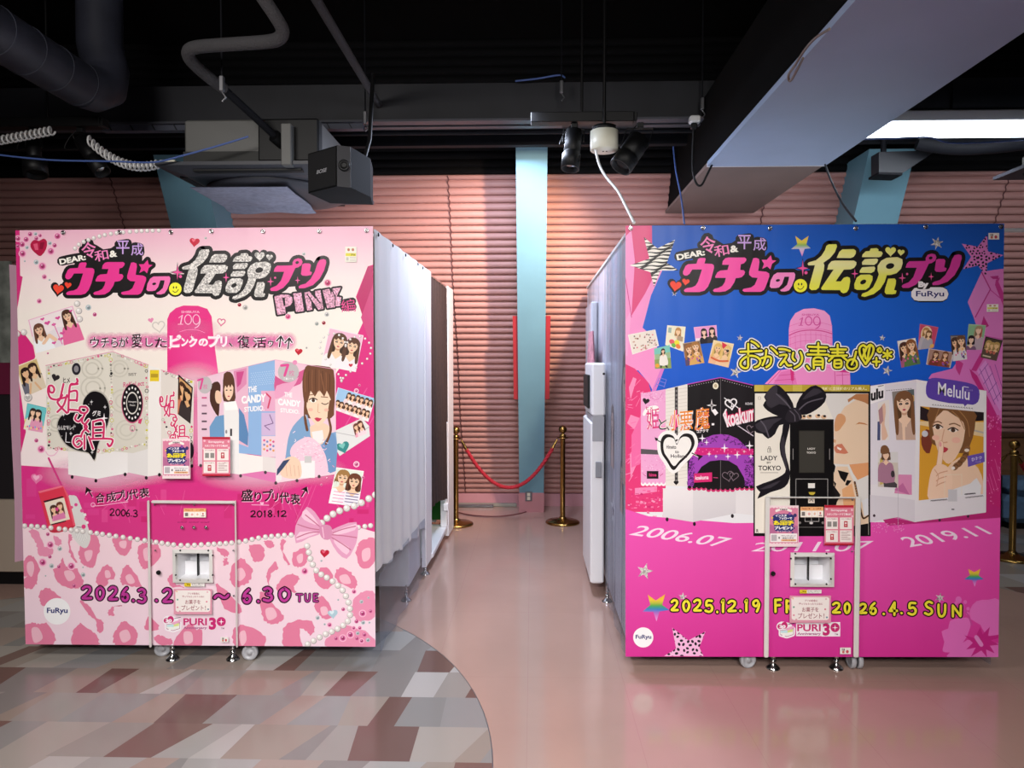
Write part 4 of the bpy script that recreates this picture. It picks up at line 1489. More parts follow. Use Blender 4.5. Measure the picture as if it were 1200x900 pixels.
obj('frame_bar', MB().cyl((RX2 - .03, 3.9, aty(1190, 270, 3.9)[2]), (RX2 + .5, 3.9, aty(1190, 270, 3.9)[2]), .011, 10), 'white', blue)
M['pink_frill'] = mat('pink_spotted_frill', '#b77f8c', 0.7, noise=0.35, nscale=30)
obj('frill_curtain', fold_sheet(lambda d: RX - .035, 5.0, 5.36, 1.36, 1.72, .02, 2.5), 'pink_frill', blue)
obj('roof', MB().box(RX + .02, RX2 - .02, YR + .03, 6.38, ZT - .01, ZT + .005), 'rail', blue)
obj('right_panel', MB().box(RX2 - .06, RX2 - .03, 3.6, 6.4, .085, ZT - .01), 'white', blue)
obj('rear_panel', MB().box(RX + .06, RX2 - .06, 6.36, 6.39, .09, ZT - .02), 'white', blue)
obj('cabinet', MB().box(RX + .1, RX2 - .1, 4.52, 5.0, .085, 2.1, .006), 'white', blue)
obj('frame', MB().tube([(RX + .03, YR + .03, .1), (RX + .03, YR + .03, ZT - .0), (RX2 - .03, YR + .03, ZT), (RX2 - .03, YR + .03, .1)], .014, 8), 'steel', blue)
obj('clear_skirt', MB().box(RX2 - .02, RX2 - .018, YR + .02, 4.3, .04, .5), 'clear', blue)
dispenser(YR, (895.5, 581, 1004, 768.5), (3.6, 3.4), (925, 646.5, 975.5, 686.5), (929, 650.8, 972, 683.5), (905.8, 672), [(901.5, 585.5), (999, 585.5), (902.5, 645), (998.5, 646), (899, 765)], blue, 2.2)
for px_ in (907.5, 982):
    p = atz(px_, 785.5, 0)
    foot(p[0], p[1] + .02, .12, blue)
p = atz(878, 785, 0)
caster(p[0], 3.56, .041, blue, .25)
p = atz(1006, 787, 0)
caster(p[0], 3.57, .041, blue, PI / 2, True)
p = atz(711.5, 705, 0)
foot(p[0], p[1], .1, blue)

# ---- the third booth, behind the pink one at the left edge
far = thing('photo_booth', 'photo sticker booth mostly hidden behind the pink booth at the left edge', 'photo booth', (-4.5, 5.2, 0), 'photo sticker booths')
fxr = aty(15, 500, 4.75)[0]
M['far_beige'] = mat('beige_booth_panel', '#a8998a', 0.5)
obj('lower_panel', MB().box(-6.2, fxr + .14, 4.75, 5.9, .09, .58, .006), 'far_beige', far)
obj('plinth', MB().box(-6.1, fxr + .13, 4.78, 5.85, 0, .09), 'black', far)
obj('upper_panel', MB().box(-6.2, fxr, 4.78, 5.9, .58, 2.1), mat('dark_booth_panel', '#1c181c', 0.5), far)
pa, pb_ = aty(-30, 306, 4.76), aty(14, 425, 4.76)
obj('poster_panel', MB().box(pa[0], pb_[0], 4.76, 4.779, pb_[2], pa[2]), mat('grey_green_poster', '#767a74', 0.5, noise=0.5, nscale=9), far, 'grey-green poster')
pa, pb_ = aty(-30, 425, 4.77), aty(13, 462, 4.77)
obj('magenta_band', MB().box(pa[0], pb_[0], 4.765, 4.779, pb_[2], pa[2]), mat('dark_magenta_band', '#6a1438', 0.5), far)

# ------------------------------------------------------------------ the printed artwork
LC = Canvas(YL - .0002, LQ, LH)
RC = Canvas(YR - .0002, RQ, RH)

# title logo: traced in crop units (8.571 per pixel) of three neighbouring windows
T_U = [(325, 330), (348, 319), (396, 319), (403, 332), (390, 376), (465, 379), (484, 392), (487, 420), (455, 540), (425, 610), (390, 648), (340, 662), (195, 662), (183, 650), (190, 635), (215, 622), (265, 615), (300, 598), (325, 560), (365, 435), (268, 436), (240, 480), (215, 497), (190, 497), (175, 480), (175, 455), (200, 400), (225, 382), (310, 377)]
T_CHI = [(568, 388), (575, 350), (600, 322), (630, 315), (795, 315), (812, 330), (808, 350), (785, 375), (755, 383), (750, 440), (785, 443), (798, 462), (790, 487), (765, 512), (735, 520), (705, 522), (690, 565), (650, 625), (600, 655), (540, 662), (485, 660), (475, 645), (490, 630), (530, 620), (570, 600), (595, 560), (605, 520), (500, 520), (498, 505), (520, 465), (550, 446), (622, 440), (637, 388)]
T_RA = [(880, 322), (910, 318), (938, 330), (943, 360), (930, 450), (1010, 458), (1040, 475), (1042, 505), (1005, 610), (985, 645), (955, 660), (790, 660), (772, 648), (780, 632), (810, 625), (860, 615), (895, 590), (925, 520), (870, 515), (840, 490), (838, 460), (855, 400)]
T_STAR = [(1058, 292), (1070, 342), (1112, 346), (1070, 377), (1052, 434), (1020, 405), (970, 430), (988, 378), (964, 338), (1016, 338)]
T_NO = [(1045, 605), (1055, 545), (1085, 490), (1120, 467), (1290, 465), (1302, 485), (1298, 523), (1270, 600), (1240, 645), (1200, 657), (1160, 655), (1150, 642), (1185, 622), (1220, 590), (1235, 540), (1240, 508), (1195, 508), (1170, 580), (1140, 615), (1105, 622), (1060, 622)]
D2 = [  # second window
    [(440, 140), (515, 138), (523, 160), (500, 220), (450, 280), (385, 325), (395, 350), (390, 400), (340, 575), (310, 598), (265, 600), (243, 580), (245, 550), (300, 350), (235, 352), (225, 335), (240, 320), (310, 300), (365, 255), (400, 200), (415, 155)],
    [(518, 276), (545, 215), (575, 190), (690, 188), (712, 205), (710, 235), (690, 265), (660, 278)],
    [(423, 394), (435, 345), (465, 310), (500, 303), (690, 303), (718, 320), (715, 345), (695, 375), (660, 392), (590, 395), (508, 512), (560, 512), (590, 475), (625, 465), (650, 475), (655, 510), (640, 590), (620, 622), (585, 632), (562, 620), (552, 600), (370, 598), (362, 582), (375, 560), (487, 394)],
    [(770, 268), (780, 240), (810, 210), (850, 206), (860, 182), (920, 178), (938, 190), (938, 208), (970, 212), (982, 230), (965, 262), (940, 270)],
    [(775, 345), (772, 320), (800, 288), (920, 282), (935, 295), (925, 325), (895, 347)],
    [(750, 425), (750, 405), (775, 370), (895, 362), (907, 378), (895, 412), (865, 428)],
    [(697, 585), (695, 540), (720, 475), (760, 445), (850, 443), (880, 460), (878, 500), (845, 570), (810, 597), (725, 598)],
    [(928, 400), (930, 355), (965, 305), (1020, 275), (1130, 268), (1178, 290), (1182, 330), (1165, 385), (1120, 430), (1060, 448), (1022, 450), (1000, 520), (955, 590), (890, 640), (800, 668), (765, 660), (775, 635), (830, 615), (885, 570), (925, 490), (942, 440)],
    [(1035, 485), (1100, 482), (1115, 500), (1112, 540), (1095, 598), (1120, 605), (1112, 635), (1080, 642), (1015, 640), (1000, 620), (1005, 585)]]
T_PU = [(268, 375), (280, 335), (305, 310), (440, 308), (470, 305), (470, 275), (490, 245), (530, 232), (565, 240), (578, 270), (565, 305), (530, 328), (500, 335), (465, 410), (430, 480), (370, 545), (300, 578), (240, 578), (228, 560), (240, 545), (300, 520), (345, 470), (380, 375)]
T_RI1 = [(575, 295), (600, 285), (655, 288), (668, 305), (655, 370), (680, 380), (670, 408), (620, 418), (575, 415), (560, 400), (565, 360)]
T_RI2 = [(760, 250), (800, 240), (828, 250), (832, 280), (810, 360), (760, 450), (690, 515), (600, 548), (540, 550), (535, 530), (555, 515), (610, 500), (665, 450), (710, 370), (735, 290)]
W1, W2, W3 = (780, 265), (920, 270), (1030, 270)


def title(canvas, parent, post, cols, glit):
    a = Art(canvas)

    def win(w):
        a.map = lambda p: post((w[0] + p[0] / 8.571, w[1] + p[1] / 8.571))
    K = '#1d1a1c'
    # black surround
    for w, ps in ((W1, [T_U, T_CHI, T_RA, T_NO]), (W2, D2), (W3, [T_PU, T_RI1, T_RI2])):
        win(w)
        for p in ps:
            a.poly(p, K)
            a.stroke(p, 76, K, closed=True)
    win(W1)
    a.stroke(T_STAR, 70, K, closed=True)
    a.poly([(200, 380), (480, 330), (800, 330), (1000, 330), (1030, 640), (200, 640)], K)
    a.stroke([(135, 305), (250, 280), (380, 260)], 100, K)
    a.stroke([(420, 130), (400, 220), (560, 250), (690, 230), (790, 160), (800, 220), (940, 200)], 130, K)
    a.stroke([(360, 190), (480, 170), (560, 220)], 90, K)
    a.stroke([(745, 130), (845, 115)], 90, K)
    a.stroke([(920, 150), (975, 160), (980, 215)], 90, K)
    a.poly([(300, 260), (1000, 200), (1000, 400), (250, 400)], K)
    a.heart(100, 598, 92, K, .15)
    a.ell(205, 558, 66, 62, K)
    win(W2)
    a.poly([(90, 400), (300, 400), (300, 600), (90, 600)], K)
    a.spark(178, 380, 82, 110, K)
    a.ell(155, 555, 88, 86, K)
    a.poly([(400, 250), (1150, 250), (1150, 590), (300, 590)], K)
    a.heart(1060, 208, 96, K)
    a.ell(1170, 222, 68, 66, K)
    win(W3)
    a.poly([(150, 300), (700, 300), (600, 520), (150, 560)], K)
    # letters
    c1, c2, c3, c4 = cols
    win(W1)
    for p in (T_U, T_CHI, T_RA, T_STAR):
        a.poly(p, c1)
    a.poly(T_NO, c2)
    a.ell(1128, 545, 22, 13, K, 12, -.2)
    for (x, y, r) in ((100, 598, 62), (203, 558, 40)):
        a.heart(x, y, r, '#ee4a36', .15)
    g = Art(canvas) if glit else a
    g.map = (lambda p: post((W2[0] + p[0] / 8.571, W2[1] + p[1] / 8.571)))
    for p in D2:
        g.poly(p, c3)
    g.heart(1060, 208, 58, c3)
    g.heart(1165, 220, 38, c3, .1)
    win(W2)
    a.ell(785, 518, 33, 21, K, 14, -.5)
    a.ell(1055, 358, 43, 28, K, 16, -.25)
    a.ell(155, 555, 67, 67, '#f2ee3c', 24)
    for x in (136, 166):
        a.ell(x, 540, 7, 13, K, 8)
    a.stroke([(128, 578), (150, 592), (172, 584), (188, 562)], 7, K, 3)
    a.spark(178, 380, 58, 82, '#ee5aa0')
    a.ell(210, 425, 17, 17, '#ee5aa0', 10)
    a.spark(700, 435, 36, 54, '#ee5aa0')
    win(W3)
    for p in (T_PU, T_RI1, T_RI2):
        a.poly(p, c4)
    a.ell(520, 277, 20, 15, K, 12, -.3)
    a.spark(235, 478, 38, 54, '#e65a9c')
    a.ell(283, 438, 12, 12, '#e65a9c', 8)
    a.spark(525, 465, 30, 44, '#e65a9c')
    # small line above
    win(W1)
    a.text('令', ((335, 118), (490, 88), (520, 262), (365, 292)), '#ee86be', .012)
    a.text('和', ((478, 200), (625, 178), (645, 285), (495, 318)), '#ee86be', .012)
    a.text('平', (722, 88, 862, 232), '#c9a4e2', .01)
    a.text('成', (880, 118, 1010, 246), '#c9a4e2', .008)
    a.text('DEAR:', ((105, 285), (388, 232), (398, 292), (118, 345)), '#f2efe6', .045)
    a.text('&', ((645, 198), (725, 188), (735, 258), (650, 268)), '#f2efe6', .045)
    o = a.build('title_lettering', parent)
    if glit:
        g.build('glitter_lettering', parent, 'print_glitter', 'silver glitter characters')
    return o


def vgrad(stops):
    """colour by vertical position: stops of (y, hex)"""
    st = [(y, rgba(c)) for y, c in stops]

    def f(p):
        y = p[1]
        if y <= st[0][0]:
            return st[0][1]
        for (a, ca), (b, cb) in zip(st, st[1:]):
            if y <= b:
                t = (y - a) / (b - a)
                return tuple(u + (v - u) * t for u, v in zip(ca, cb))
        return st[-1][1]
    return f


# ================================================================== LEFT (pink) banner
MAG = '#cf2d78'
a = Art(LC)
a.strip([(262, 10, 445, '#e3aac2'), (285, 10, 445, '#eabdcd'), (325, 10, 445, '#efdcdc'), (370, 10, 445, '#efe6de'), (430, 10, 445, '#efe5dc'), (560, 10, 445, '#f0dfe2'), (640, 10, 445, '#eccfd8'), (765, 10, 445, '#ead0de')])
a.crop(0, 260, 5)
a.poly([(70, 40), (115, 48), (118, 315), (133, 322), (95, 545), (70, 640)], '#cc3079')
a.poly([(70, 630), (90, 625), (150, 665), (195, 725), (207, 790), (200, 805), (80, 850)], MAG)
a.crop(0, 420, 5)
a.poly([(80, 30), (110, 120), (152, 430), (104, 630), (80, 640)], MAG)
a.px()
# magenta street
a.poly([(18, 545), (80, 549), (100, 545), (200, 540), (260, 520), (300, 530), (345, 440), (392, 440), (417, 404), (417, 396), (427, 374), (417, 348), (431, 312), (445, 308), (445, 625), (420, 618), (395, 620), (344, 627), (309, 630), (278, 636), (242, 638.5), (210, 640), (174, 635), (140, 629.5), (106, 624.5), (54, 619), (18, 617)], vgrad([(430, '#d42c7c'), (560, '#d63284'), (640, '#cc3a80')]))
a.poly([(196, 545), (196, 374), (199, 367), (206, 361), (215, 358), (232, 358.3), (243, 362), (248, 371), (250, 392), (256, 440), (257, 545)], vgrad([(358, '#e23886'), (420, '#e42e84'), (445, '#e85aa0'), (470, '#e03888'), (545, '#d83084')]))
# lighter facets at the right edge
a.poly([(431, 312), (438, 312), (438, 400), (432, 395), (426, 374), (418, 349)], '#b82a66')
a.poly([(438, 330), (423, 372), (430, 392), (438, 410)], '#c9487e')
for k in range(4):
    a.stroke([(404 + k * 9, 500), (430 + k * 4, 455 + k * 9)], 1.2, '#d95494')
# faint city texture on the street
rnd = random.Random(3)
for k in range(70):
    x, y = rnd.uniform(22, 430), rnd.uniform(556, 632)
    if y < 568 and 75 < x < 390:
        continue
    w, h = rnd.uniform(2, 16), rnd.uniform(4, 22)
    if y + h > 612:
        h = 612 - y
    if h > 2:
        a.rect(x, y, x + w, y + h, rnd.choice(['#d9498e', '#c62a70', '#d5408a', '#ca3278']))
for k in range(16):
    x = rnd.uniform(110, 400)
    a.stroke([(x, rnd.uniform(565, 590)), (x + rnd.uniform(-20, 20), rnd.uniform(595, 615))], .7, '#dc5c98')
a.build('background_print', Lban)

g = Art(LC)
for x, y, rx, ry, c, al in ((115, 555, 75, 24, '#f4c4dc', .85), (165, 548, 60, 22, '#f4c4dc', .7), (300, 556, 75, 22, '#f4bcd8', .8), (370, 552, 40, 18, '#f4bcd8', .5), (226, 448, 40, 26, '#f8d4e2', .75), (232, 500, 20, 60, '#f0a8cc', .6), (226, 385, 34, 14, '#ee7ab4', .5)):
    g.glow(x, y, rx, ry, c, al)
g.crop(95, 380, 4.706)
for x0, x1 in ((45, 480), (740, 1170)):
    for k in range(9):
        g.glow(x0 + (x1 - x0) * (k + .5) / 9, 95, 48, 56, '#ea6ab4', .75)
g.build('glow_print', Lban, 'print_soft')

# tower lettering and small hearts
a = Art(LC).crop(0, 260, 5)
a.text('SHIBUYA', (1062, 521, 1170, 535), '#f4b8d0', .02)
for pts in ([(1048, 562), (1070, 546)], [(1044, 600), (1072, 600)]):
    a.stroke(pts, 4, '#f3c0d6')
a.stroke([(1068, 548), (1058, 598)], 7, '#f3c0d6')
for cx in (1102, 1150):
    a.stroke([(cx + 20 * math.cos(t), 572 + 28 * math.sin(t)) for t in [2 * PI * k / 20 for k in range(20)]], 5, '#f3c0d6', closed=True)
a.stroke([(1172, 570), (1172, 590), (1160, 612), (1142, 622)], 5, '#f3c0d6', 4)
a.stroke([(1050, 645), (1100, 632), (1160, 635), (1200, 650)], 2.5, '#ef98c0', 4)
a.stroke(a.heart_pts(930, 612, 38, -.15), 7, '#cfc6c0', closed=True)
a.heart(884, 576, 18, '#e08ab0', -.2)
a.heart(1140, 118, 32, '#c4203c', .1)
a.heart(1134, 108, 12, '#e86a80', .1)
a.crop(220, 260, 5)
a.stroke(a.heart_pts(197, 586, 24, .1), 6, '#d8588c', closed=True)
a.heart(650, 760, 24, '#b81c30', .1)
a.heart(644, 752, 9, '#e46070', .1)
a.build('tower_and_heart_print', Lban)

lpost = lambda p: (61.6 + .936 * (p[0] - 784.4), 307.4 + .952 * (p[1] - 302.1))
title(LC, Lban, lpost, ('#e63a92', '#ee72b2', '#dedad6', '#e64496'), True)

# PINK + small kanji, on black
PK = [[(115, 222), (205, 200), (285, 205), (325, 235), (328, 290), (300, 330), (240, 352), (250, 425), (150, 440)],
      [(335, 190), (430, 178), (462, 395), (370, 408)],
      [(465, 180), (525, 165), (600, 260), (592, 160), (655, 150), (690, 370), (630, 380), (545, 280), (560, 380), (500, 390)],
      [(680, 150), (760, 135), (780, 200), (800, 130), (895, 118), (845, 225), (900, 235), (885, 335), (825, 340), (820, 290), (825, 350), (735, 362)]]
a = Art(LC).crop(310, 325, 10)
for p in PK:
    a.poly(p, '#1d1a1c')
    a.stroke(p, 42, '#1d1a1c', closed=True)
a.poly([(110, 210), (880, 120), (880, 330), (180, 420)], '#1d1a1c')
a.stroke([(930, 300), (1030, 280)], 90, '#1d1a1c')
a.stroke([(930, 350), (1035, 345)], 90, '#1d1a1c')
a.text('編', ((890, 270), (1055, 245), (1070, 400), (905, 410)), '#e0468c', .0)
a.build('pink_word_outline', Lban)
g = Art(LC).crop(310, 325, 10)
for p in PK:
    g.poly(p, '#efb0cc')
g.build('pink_word_lettering', Lban, 'print_glitter', 'pink glitter letters')
a = Art(LC).crop(310, 325, 10)
a.poly([(205, 235), (238, 240), (245, 330), (225, 335)], '#1d1a1c')
a.stroke([(560, 175), (650, 300)], 14, '#1d1a1c')
a.stroke([(500, 200), (620, 375)], 14, '#1d1a1c')
a.stroke([(785, 140), (830, 230), (825, 330)], 12, '#1d1a1c')
a.build('pink_word_counter', Lban)

# slogan
a = Art(LC).crop(95, 380, 4.706)
SL = [('ウ', 50, 72, 100, 130), ('チ', 108, 72, 155, 130), ('ら', 165, 72, 203, 128), ('が', 206, 70, 262, 126), ('愛', 278, 52, 335, 130), ('し', 355, 76, 398, 124), ('た', 406, 74, 474, 128)]
SL2 = [('、', 815, 100, 835, 126), ('復', 862, 62, 930, 132), ('活', 946, 70, 1022, 130), ('ゥ', 1030, 86, 1062, 126)]
a.chars(SL + SL2, '#fbe9f2', .07)
a.chars(SL + SL2, '#1a1418', .012)
for w, c in ((15, '#fbe9f2'), (8, '#1a1418')):
    for x, y in ((1098, 66), (1145, 76)):
        a.strokes([[(x + 4, y), (x - 4, y + 58)], [(x - 20, y + 26), (x + 4, y), (x + 18, y + 24)]], w, c)
SW = [('ピ', 488, 58, 552, 128), ('ン', 552, 74, 592, 122), ('ク', 592, 72, 642, 126), ('の', 648, 78, 700, 122), ('プ', 700, 56, 768, 128), ('リ', 768, 66, 806, 126)]
a.chars(SW, '#f6a8cc', .08)
a.chars(SW, '#fbeef2', .035)
for x, y in ((545, 68), (490, 130), (330, 105), (610, 70)):
    a.spark(x, y, 12, 14, '#fff6fa')
a.build('slogan_lettering', Lban)


# printed photos on the pink banner
def photo(art, tl, tr, br, bl, bg, border='#f2eeea', bw=.05, name='photo_print', parent=None):
    art.quad(tl, tr, br, bl)
    art.rect(0, 0, 1, 1, border)
    art.rect(bw, bw, 1 - bw, 1 - bw, bg)
    return art


C5 = lambda ox, oy, s, pts: [(ox + x / s, oy + y / s) for x, y in pts]
a = Art(LC)
photo(a, *C5(0, 260, 5, [(165, 575), (425, 492), (495, 690), (212, 770)]), '#efe2e4', '#e9a8cc', .02)
a.poly([(0, .5), (.25, .55), (.55, .45), (1, .55), (1, 1), (0, 1)], '#e4dce0')
person_print(a, .17, .2, .3, '#6a4434', '#e9c3a4', '#eef0f2')
a.stroke([(.2, .78), (.35, .6), (.45, .78)], .08, '#e9c3a4')
person_print(a, .82, .06, .3, '#4e3026', '#e9c3a4', '#e26a9c')
for x, y, r in ((.38, .25, .07), (.5, .35, .05), (.62, .2, .06), (.55, .8, .06), (.4, .85, .05), (.62, .65, .06), (.93, .12, .04), (.3, .1, .05)):
    a.heart(x, y, r, '#d8509a')
a.stroke([(.5, .3), (.55, .95)], .02, '#e07ab2')
a.build('photo_print', Lban, label='pink framed photo print of two girls')

a = Art(LC)
photo(a, *C5(0, 420, 5, [(92, 48), (215, -3), (272, 170), (150, 225)]), '#cfb57c', '#e8dcc4', .03)
a.poly([(0, .6), (1, .5), (1, 1), (0, 1)], '#8a8478')
person_print(a, .32, .15, .3, '#2c1e1a', '#e0b48c', '#6a6a78', detail=False)
person_print(a, .68, .1, .3, '#3a2620', '#e4bc94', '#d8c8b0', detail=False)
a.stroke([(.25, .95), (.4, .7)], .08, '#d8ac84')
a.stroke([(.75, .98), (.6, .72)], .08, '#d8ac84')
a.build('photo_print', Lban)
a = Art(LC)
photo(a, *C5(0, 420, 5, [(160, 262), (275, 290), (248, 435), (138, 415)]), '#6ec4c8', '#4aa8b0', .02)
a.poly([(0, .6), (.4, .55), (1, .75), (1, 1), (0, 1)], '#e8d058')
a.poly([(0, .78), (.5, .75), (1, .9), (1, 1), (0, 1)], '#d85a90')
person_print(a, .35, .15, .26, '#3a2a26', '#eac4a4', '#e8e0d0', detail=False)
person_print(a, .62, .15, .26, '#2c2220', '#eac4a4', '#e29ab8', detail=False)
for k in range(9):
    a.ell(.08 + .1 * k, .9 - .03 * (k % 3), .04, .04, rgba_c := ['#f0e070', '#e05a9a', '#58b0e0'][k % 3], 8)
a.build('photo_print', Lban)
a = Art(LC)
photo(a, *C5(220, 260, 5, [(830, 620), (1030, 665), (985, 880), (780, 840)]), '#e6b4cc', '#efdfe6', .02)
person_print(a, .36, .1, .38, '#5a3c28', '#efc9a8', '#f0e6e8')
person_print(a, .76, .14, .36, '#5a3a2a', '#efc9a8', '#ece4e8')
a.px()
a.crop(220, 260, 5)
for k in range(34):
    t = k / 34
    p = a.heart_pts(920, 775, 160, .12, 34)[k]
    a.pearl(*p, 7)
a.heart(955, 840, 13, '#c02840')
a.build('photo_print', Lban, label='heart framed photo print of two girls')
a = Art(LC)
photo(a, *C5(220, 420, 5, [(880, 170), (1098, 235), (1058, 372), (850, 298)]), '#9cc0e2', '#c8dcee', .02)
for r in range(2):
    for c in range(4):
        if r == 0 and c == 0:
            continue
        x, y = .14 + .24 * c, .08 + .46 * r
        person_print(a, x - .05, y, .2, '#4a3024', '#e8bc9c', '#ecd0d4', 1.6, detail=False)
        person_print(a, x + .06, y + .02, .2, '#5a3a28', '#e8bc9c', '#e8e4e4', 1.6, detail=False)
a.build('photo_print', Lban, label='blue photo strip print')
a = Art(LC).crop(220, 420, 5)
a.poly([(850, 430), (1020, 350), (1062, 395), (1068, 455), (890, 572), (850, 500)], '#dcdcdc')
a.stroke([(850, 430), (980, 455), (1065, 400)], 4, '#b4b4b6')
a.quad(*C5(220, 420, 5, [(960, 385), (1020, 355), (1050, 440), (985, 465)]))
a.rect(0, 0, 1, 1, '#e6c8c8')
person_print(a, .3, .1, .4, '#6a4030', '#e8bc9c', '#e8a0b4', detail=False)
person_print(a, .7, .05, .4, '#5a3426', '#e8bc9c', '#f0d0d8', detail=False)
a.px()
a.crop(220, 420, 5)
a.heart(910, 520, 42, '#3a8a88', -.3)
a.heart(905, 512, 20, '#7ac0b8', -.3)
a.build('envelope_print', Lban)
a = Art(LC)
photo(a, *C5(220, 420, 5, [(870, 638), (1032, 660), (1000, 870), (825, 848)]), '#dce4d8', '#f0ecea', .03)
person_print(a, .3, .06, .36, '#a07848', '#eac6a6', '#f2eef0', hairlen=.9)
person_print(a, .72, .12, .36, '#6a3e2c', '#eac6a6', '#e8e4ec', hairlen=1.3)
for k in range(4):
    a.stroke([(.52, .66 + k * .08), (.94, .66 + k * .08)], .025, '#7a6a94')
    a.stroke([(.1, .66 + k * .09), (.46, .66 + k * .09)], .02, '#e08cb4')
a.build('photo_print', Lban, label='photo print of two girls in striped tops')

# printed booth with heart sign
a = Art(LC).crop(0, 420, 5)
W_, WG = '#e9e4e2', '#dcd7d4'
a.poly([(398, 480), (748, 480), (748, 672), (570, 706), (400, 680)], vgrad([(480, '#e4dfdd'), (706, '#ece9e8')]))
a.poly([(748, 480), (866, 480), (866, 692), (748, 668)], '#dedad8')
a.poly([(866, 40), (942, 62), (945, 680), (866, 692)], '#eae6e2')
a.poly([(944, 68), (1137, 128), (1130, 628), (945, 685)], '#dcd4cc')
a.poly([(268, 42), (660, -40), (664, 540), (600, 560), (500, 545), (400, 545), (330, 530), (275, 535)], '#d9d4c8')
a.poly([(660, -40), (870, 38), (866, 530), (780, 555), (664, 545)], '#d3cec2')
for cx, cy, r in ((540, 60, 60), (545, 175, 70), (700, 60, 50), (740, 420, 60), (330, 380, 50), (720, 250, 70)):
    for rr in (r, r * .6):
        a.stroke([(cx + rr * math.cos(t), cy + rr * .95 * math.sin(t)) for t in [2 * PI * k / 24 for k in range(24)]], 9, '#c8c3b6', closed=True)
# lacy border beads
rnd = random.Random(8)
BD = ['#cf3a6c', '#1e1a1c', '#e8e4de', '#d8648c', '#c9c43c', '#b8b2a8']
def beads(p, q, n, r=7):
    for k in range(n):
        t = (k + .5) / n
        x, y = p[0] + (q[0] - p[0]) * t + rnd.uniform(-4, 4), p[1] + (q[1] - p[1]) * t + rnd.uniform(-5, 5)
        rr = r * rnd.uniform(.5, 1.5)
        c = rnd.choice(BD)
        if rnd.random() < .5:
            a.stroke([(x + rr * math.cos(u), y + rr * math.sin(u)) for u in [2 * PI * i / 12 for i in range(12)]], 3.5, c, closed=True, nd=6)
        else:
            a.ell(x, y, rr * .8, rr * .8, c, 8)
for p, q, n in (((280, 50), (655, -25), 26), ((285, 60), (285, 520), 26), ((652, -20), (655, 540), 34), ((672, -28), (862, 48), 14), ((860, 60), (858, 520), 20), ((680, 540), (855, 500), 12), ((290, 520), (400, 540), 7), ((560, 548), (655, 535), 8), ((955, 80), (1125, 140), 14), ((1120, 390), (1118, 610), 10), ((955, 350), (1000, 460), 8)):
    beads(p, q, n)
a.stroke([(268, 42), (660, -40), (870, 38)], 4, '#d890ac')
a.stroke([(944, 68), (1137, 128)], 4, '#d890ac')
# black leaning heart
HB = [(478, 300), (490, 240), (525, 195), (565, 185), (610, 205), (640, 255), (648, 320), (635, 390), (600, 460), (575, 520), (556, 604), (520, 560), (450, 545), (385, 510), (345, 450), (330, 390), (350, 340), (390, 318), (440, 312)]
a.poly(HB, '#b9b4aa', 3)
a.poly([(490 + (x - 490) * .96, 390 + (y - 390) * .96) for x, y in HB], '#141114', 3)
for k in range(26):
    x, y = rnd.uniform(360, 620), rnd.uniform(230, 520)
    a.ell(x, y, 2.2, 2.2, '#d8d4d8', 6)
for x, y in ((536, 255), (615, 285), (372, 330), (415, 440), (585, 470), (540, 550)):
    a.spark(x, y, 11, 14, '#f0eef0')
HM = [[(288, 170), (292, 195), (310, 200), (318, 180), (305, 160), (285, 165), (282, 200), (300, 235), (345, 240), (365, 215)], [(372, 150), (352, 235), (338, 262), (392, 320)], [(392, 215), (372, 275), (336, 314)], [(340, 238), (370, 232), (400, 222)],
      [(450, 120), (455, 135), (440, 150), (415, 152), (405, 200), (400, 315)], [(415, 155), (455, 150)], [(412, 195), (450, 192), (450, 250)], [(408, 245), (452, 245)], [(402, 300), (460, 305), (480, 320)]]
KM = [[(500, 285), (470, 285), (470, 315), (500, 320), (515, 300), (500, 282)], [(500, 320), (480, 370), (510, 400), (485, 430), (475, 460)], [(450, 330), (440, 355), (460, 370), (480, 350)], [(520, 360), (495, 400), (520, 430)], [(470, 455), (440, 460), (430, 495), (455, 520), (480, 500), (465, 480), (450, 492)], [(495, 450), (495, 530)], [(520, 460), (545, 530)], [(545, 370), (545, 470)], [(545, 372), (605, 366), (605, 470)], [(548, 405), (603, 402)], [(548, 438), (603, 435)], [(530, 472), (650, 472), (655, 500), (640, 515), (630, 500)]]
for w, c in ((22, '#f1ebe8'), (12, '#d02a66')):
    a.strokes(HM + KM, w, c, 4)
a.text('ヒメ', (370, 112, 410, 145), '#2a2024', .02)
a.text('グミ', (540, 305, 590, 338), '#f0ecec', .03)
a.text('みんな"キレイ"', (338, 392, 442, 420), '#e8e4e4', .02)
a.stroke([(388, 435), (385, 490), (410, 492)], 4, '#e0dce0')
a.spark(610, 350, 24, 30, '#f4ecf0')
a.heart(325, 112, 26, '#2a2428', .3)
a.ell(447, 62, 26, 36, '#26222a', 18)
a.ell(447, 62, 14, 20, '#8a868a', 14)
a.text('SIST', (752, 85, 800, 102), '#6a645c', .02)
a.text('ReKoLect', ((722, 140), (845, 130), (845, 160), (722, 170)), '#c85a80', .02)
a.ell(775, 265, 64, 116, '#c4587c', 28)
a.ell(775, 262, 60, 112, '#161316', 28)
for k in range(16):
    t = 2 * PI * k / 16
    a.ell(775 + 47 * math.cos(t), 262 + 90 * math.sin(t), 5, 8, '#e8e4e0', 8)
a.ell(775, 262, 36, 66, '#d9d4cc', 24)
a.ell(775, 262, 31, 58, '#161316', 24)
a.text('Himegumi', (752, 248, 800, 262), '#c8c4c0', .02)
a.text('Photo', (760, 268, 792, 280), '#c8c4c0', .02)
a.poly([(812, 360), (835, 350), (825, 385), (808, 378)], '#cf3a6c')
a.stroke([(776 + 14 * math.cos(t), 410 + 18 * math.sin(t)) for t in [2 * PI * k / 14 for k in range(14)]], 5, '#d4809c', closed=True)
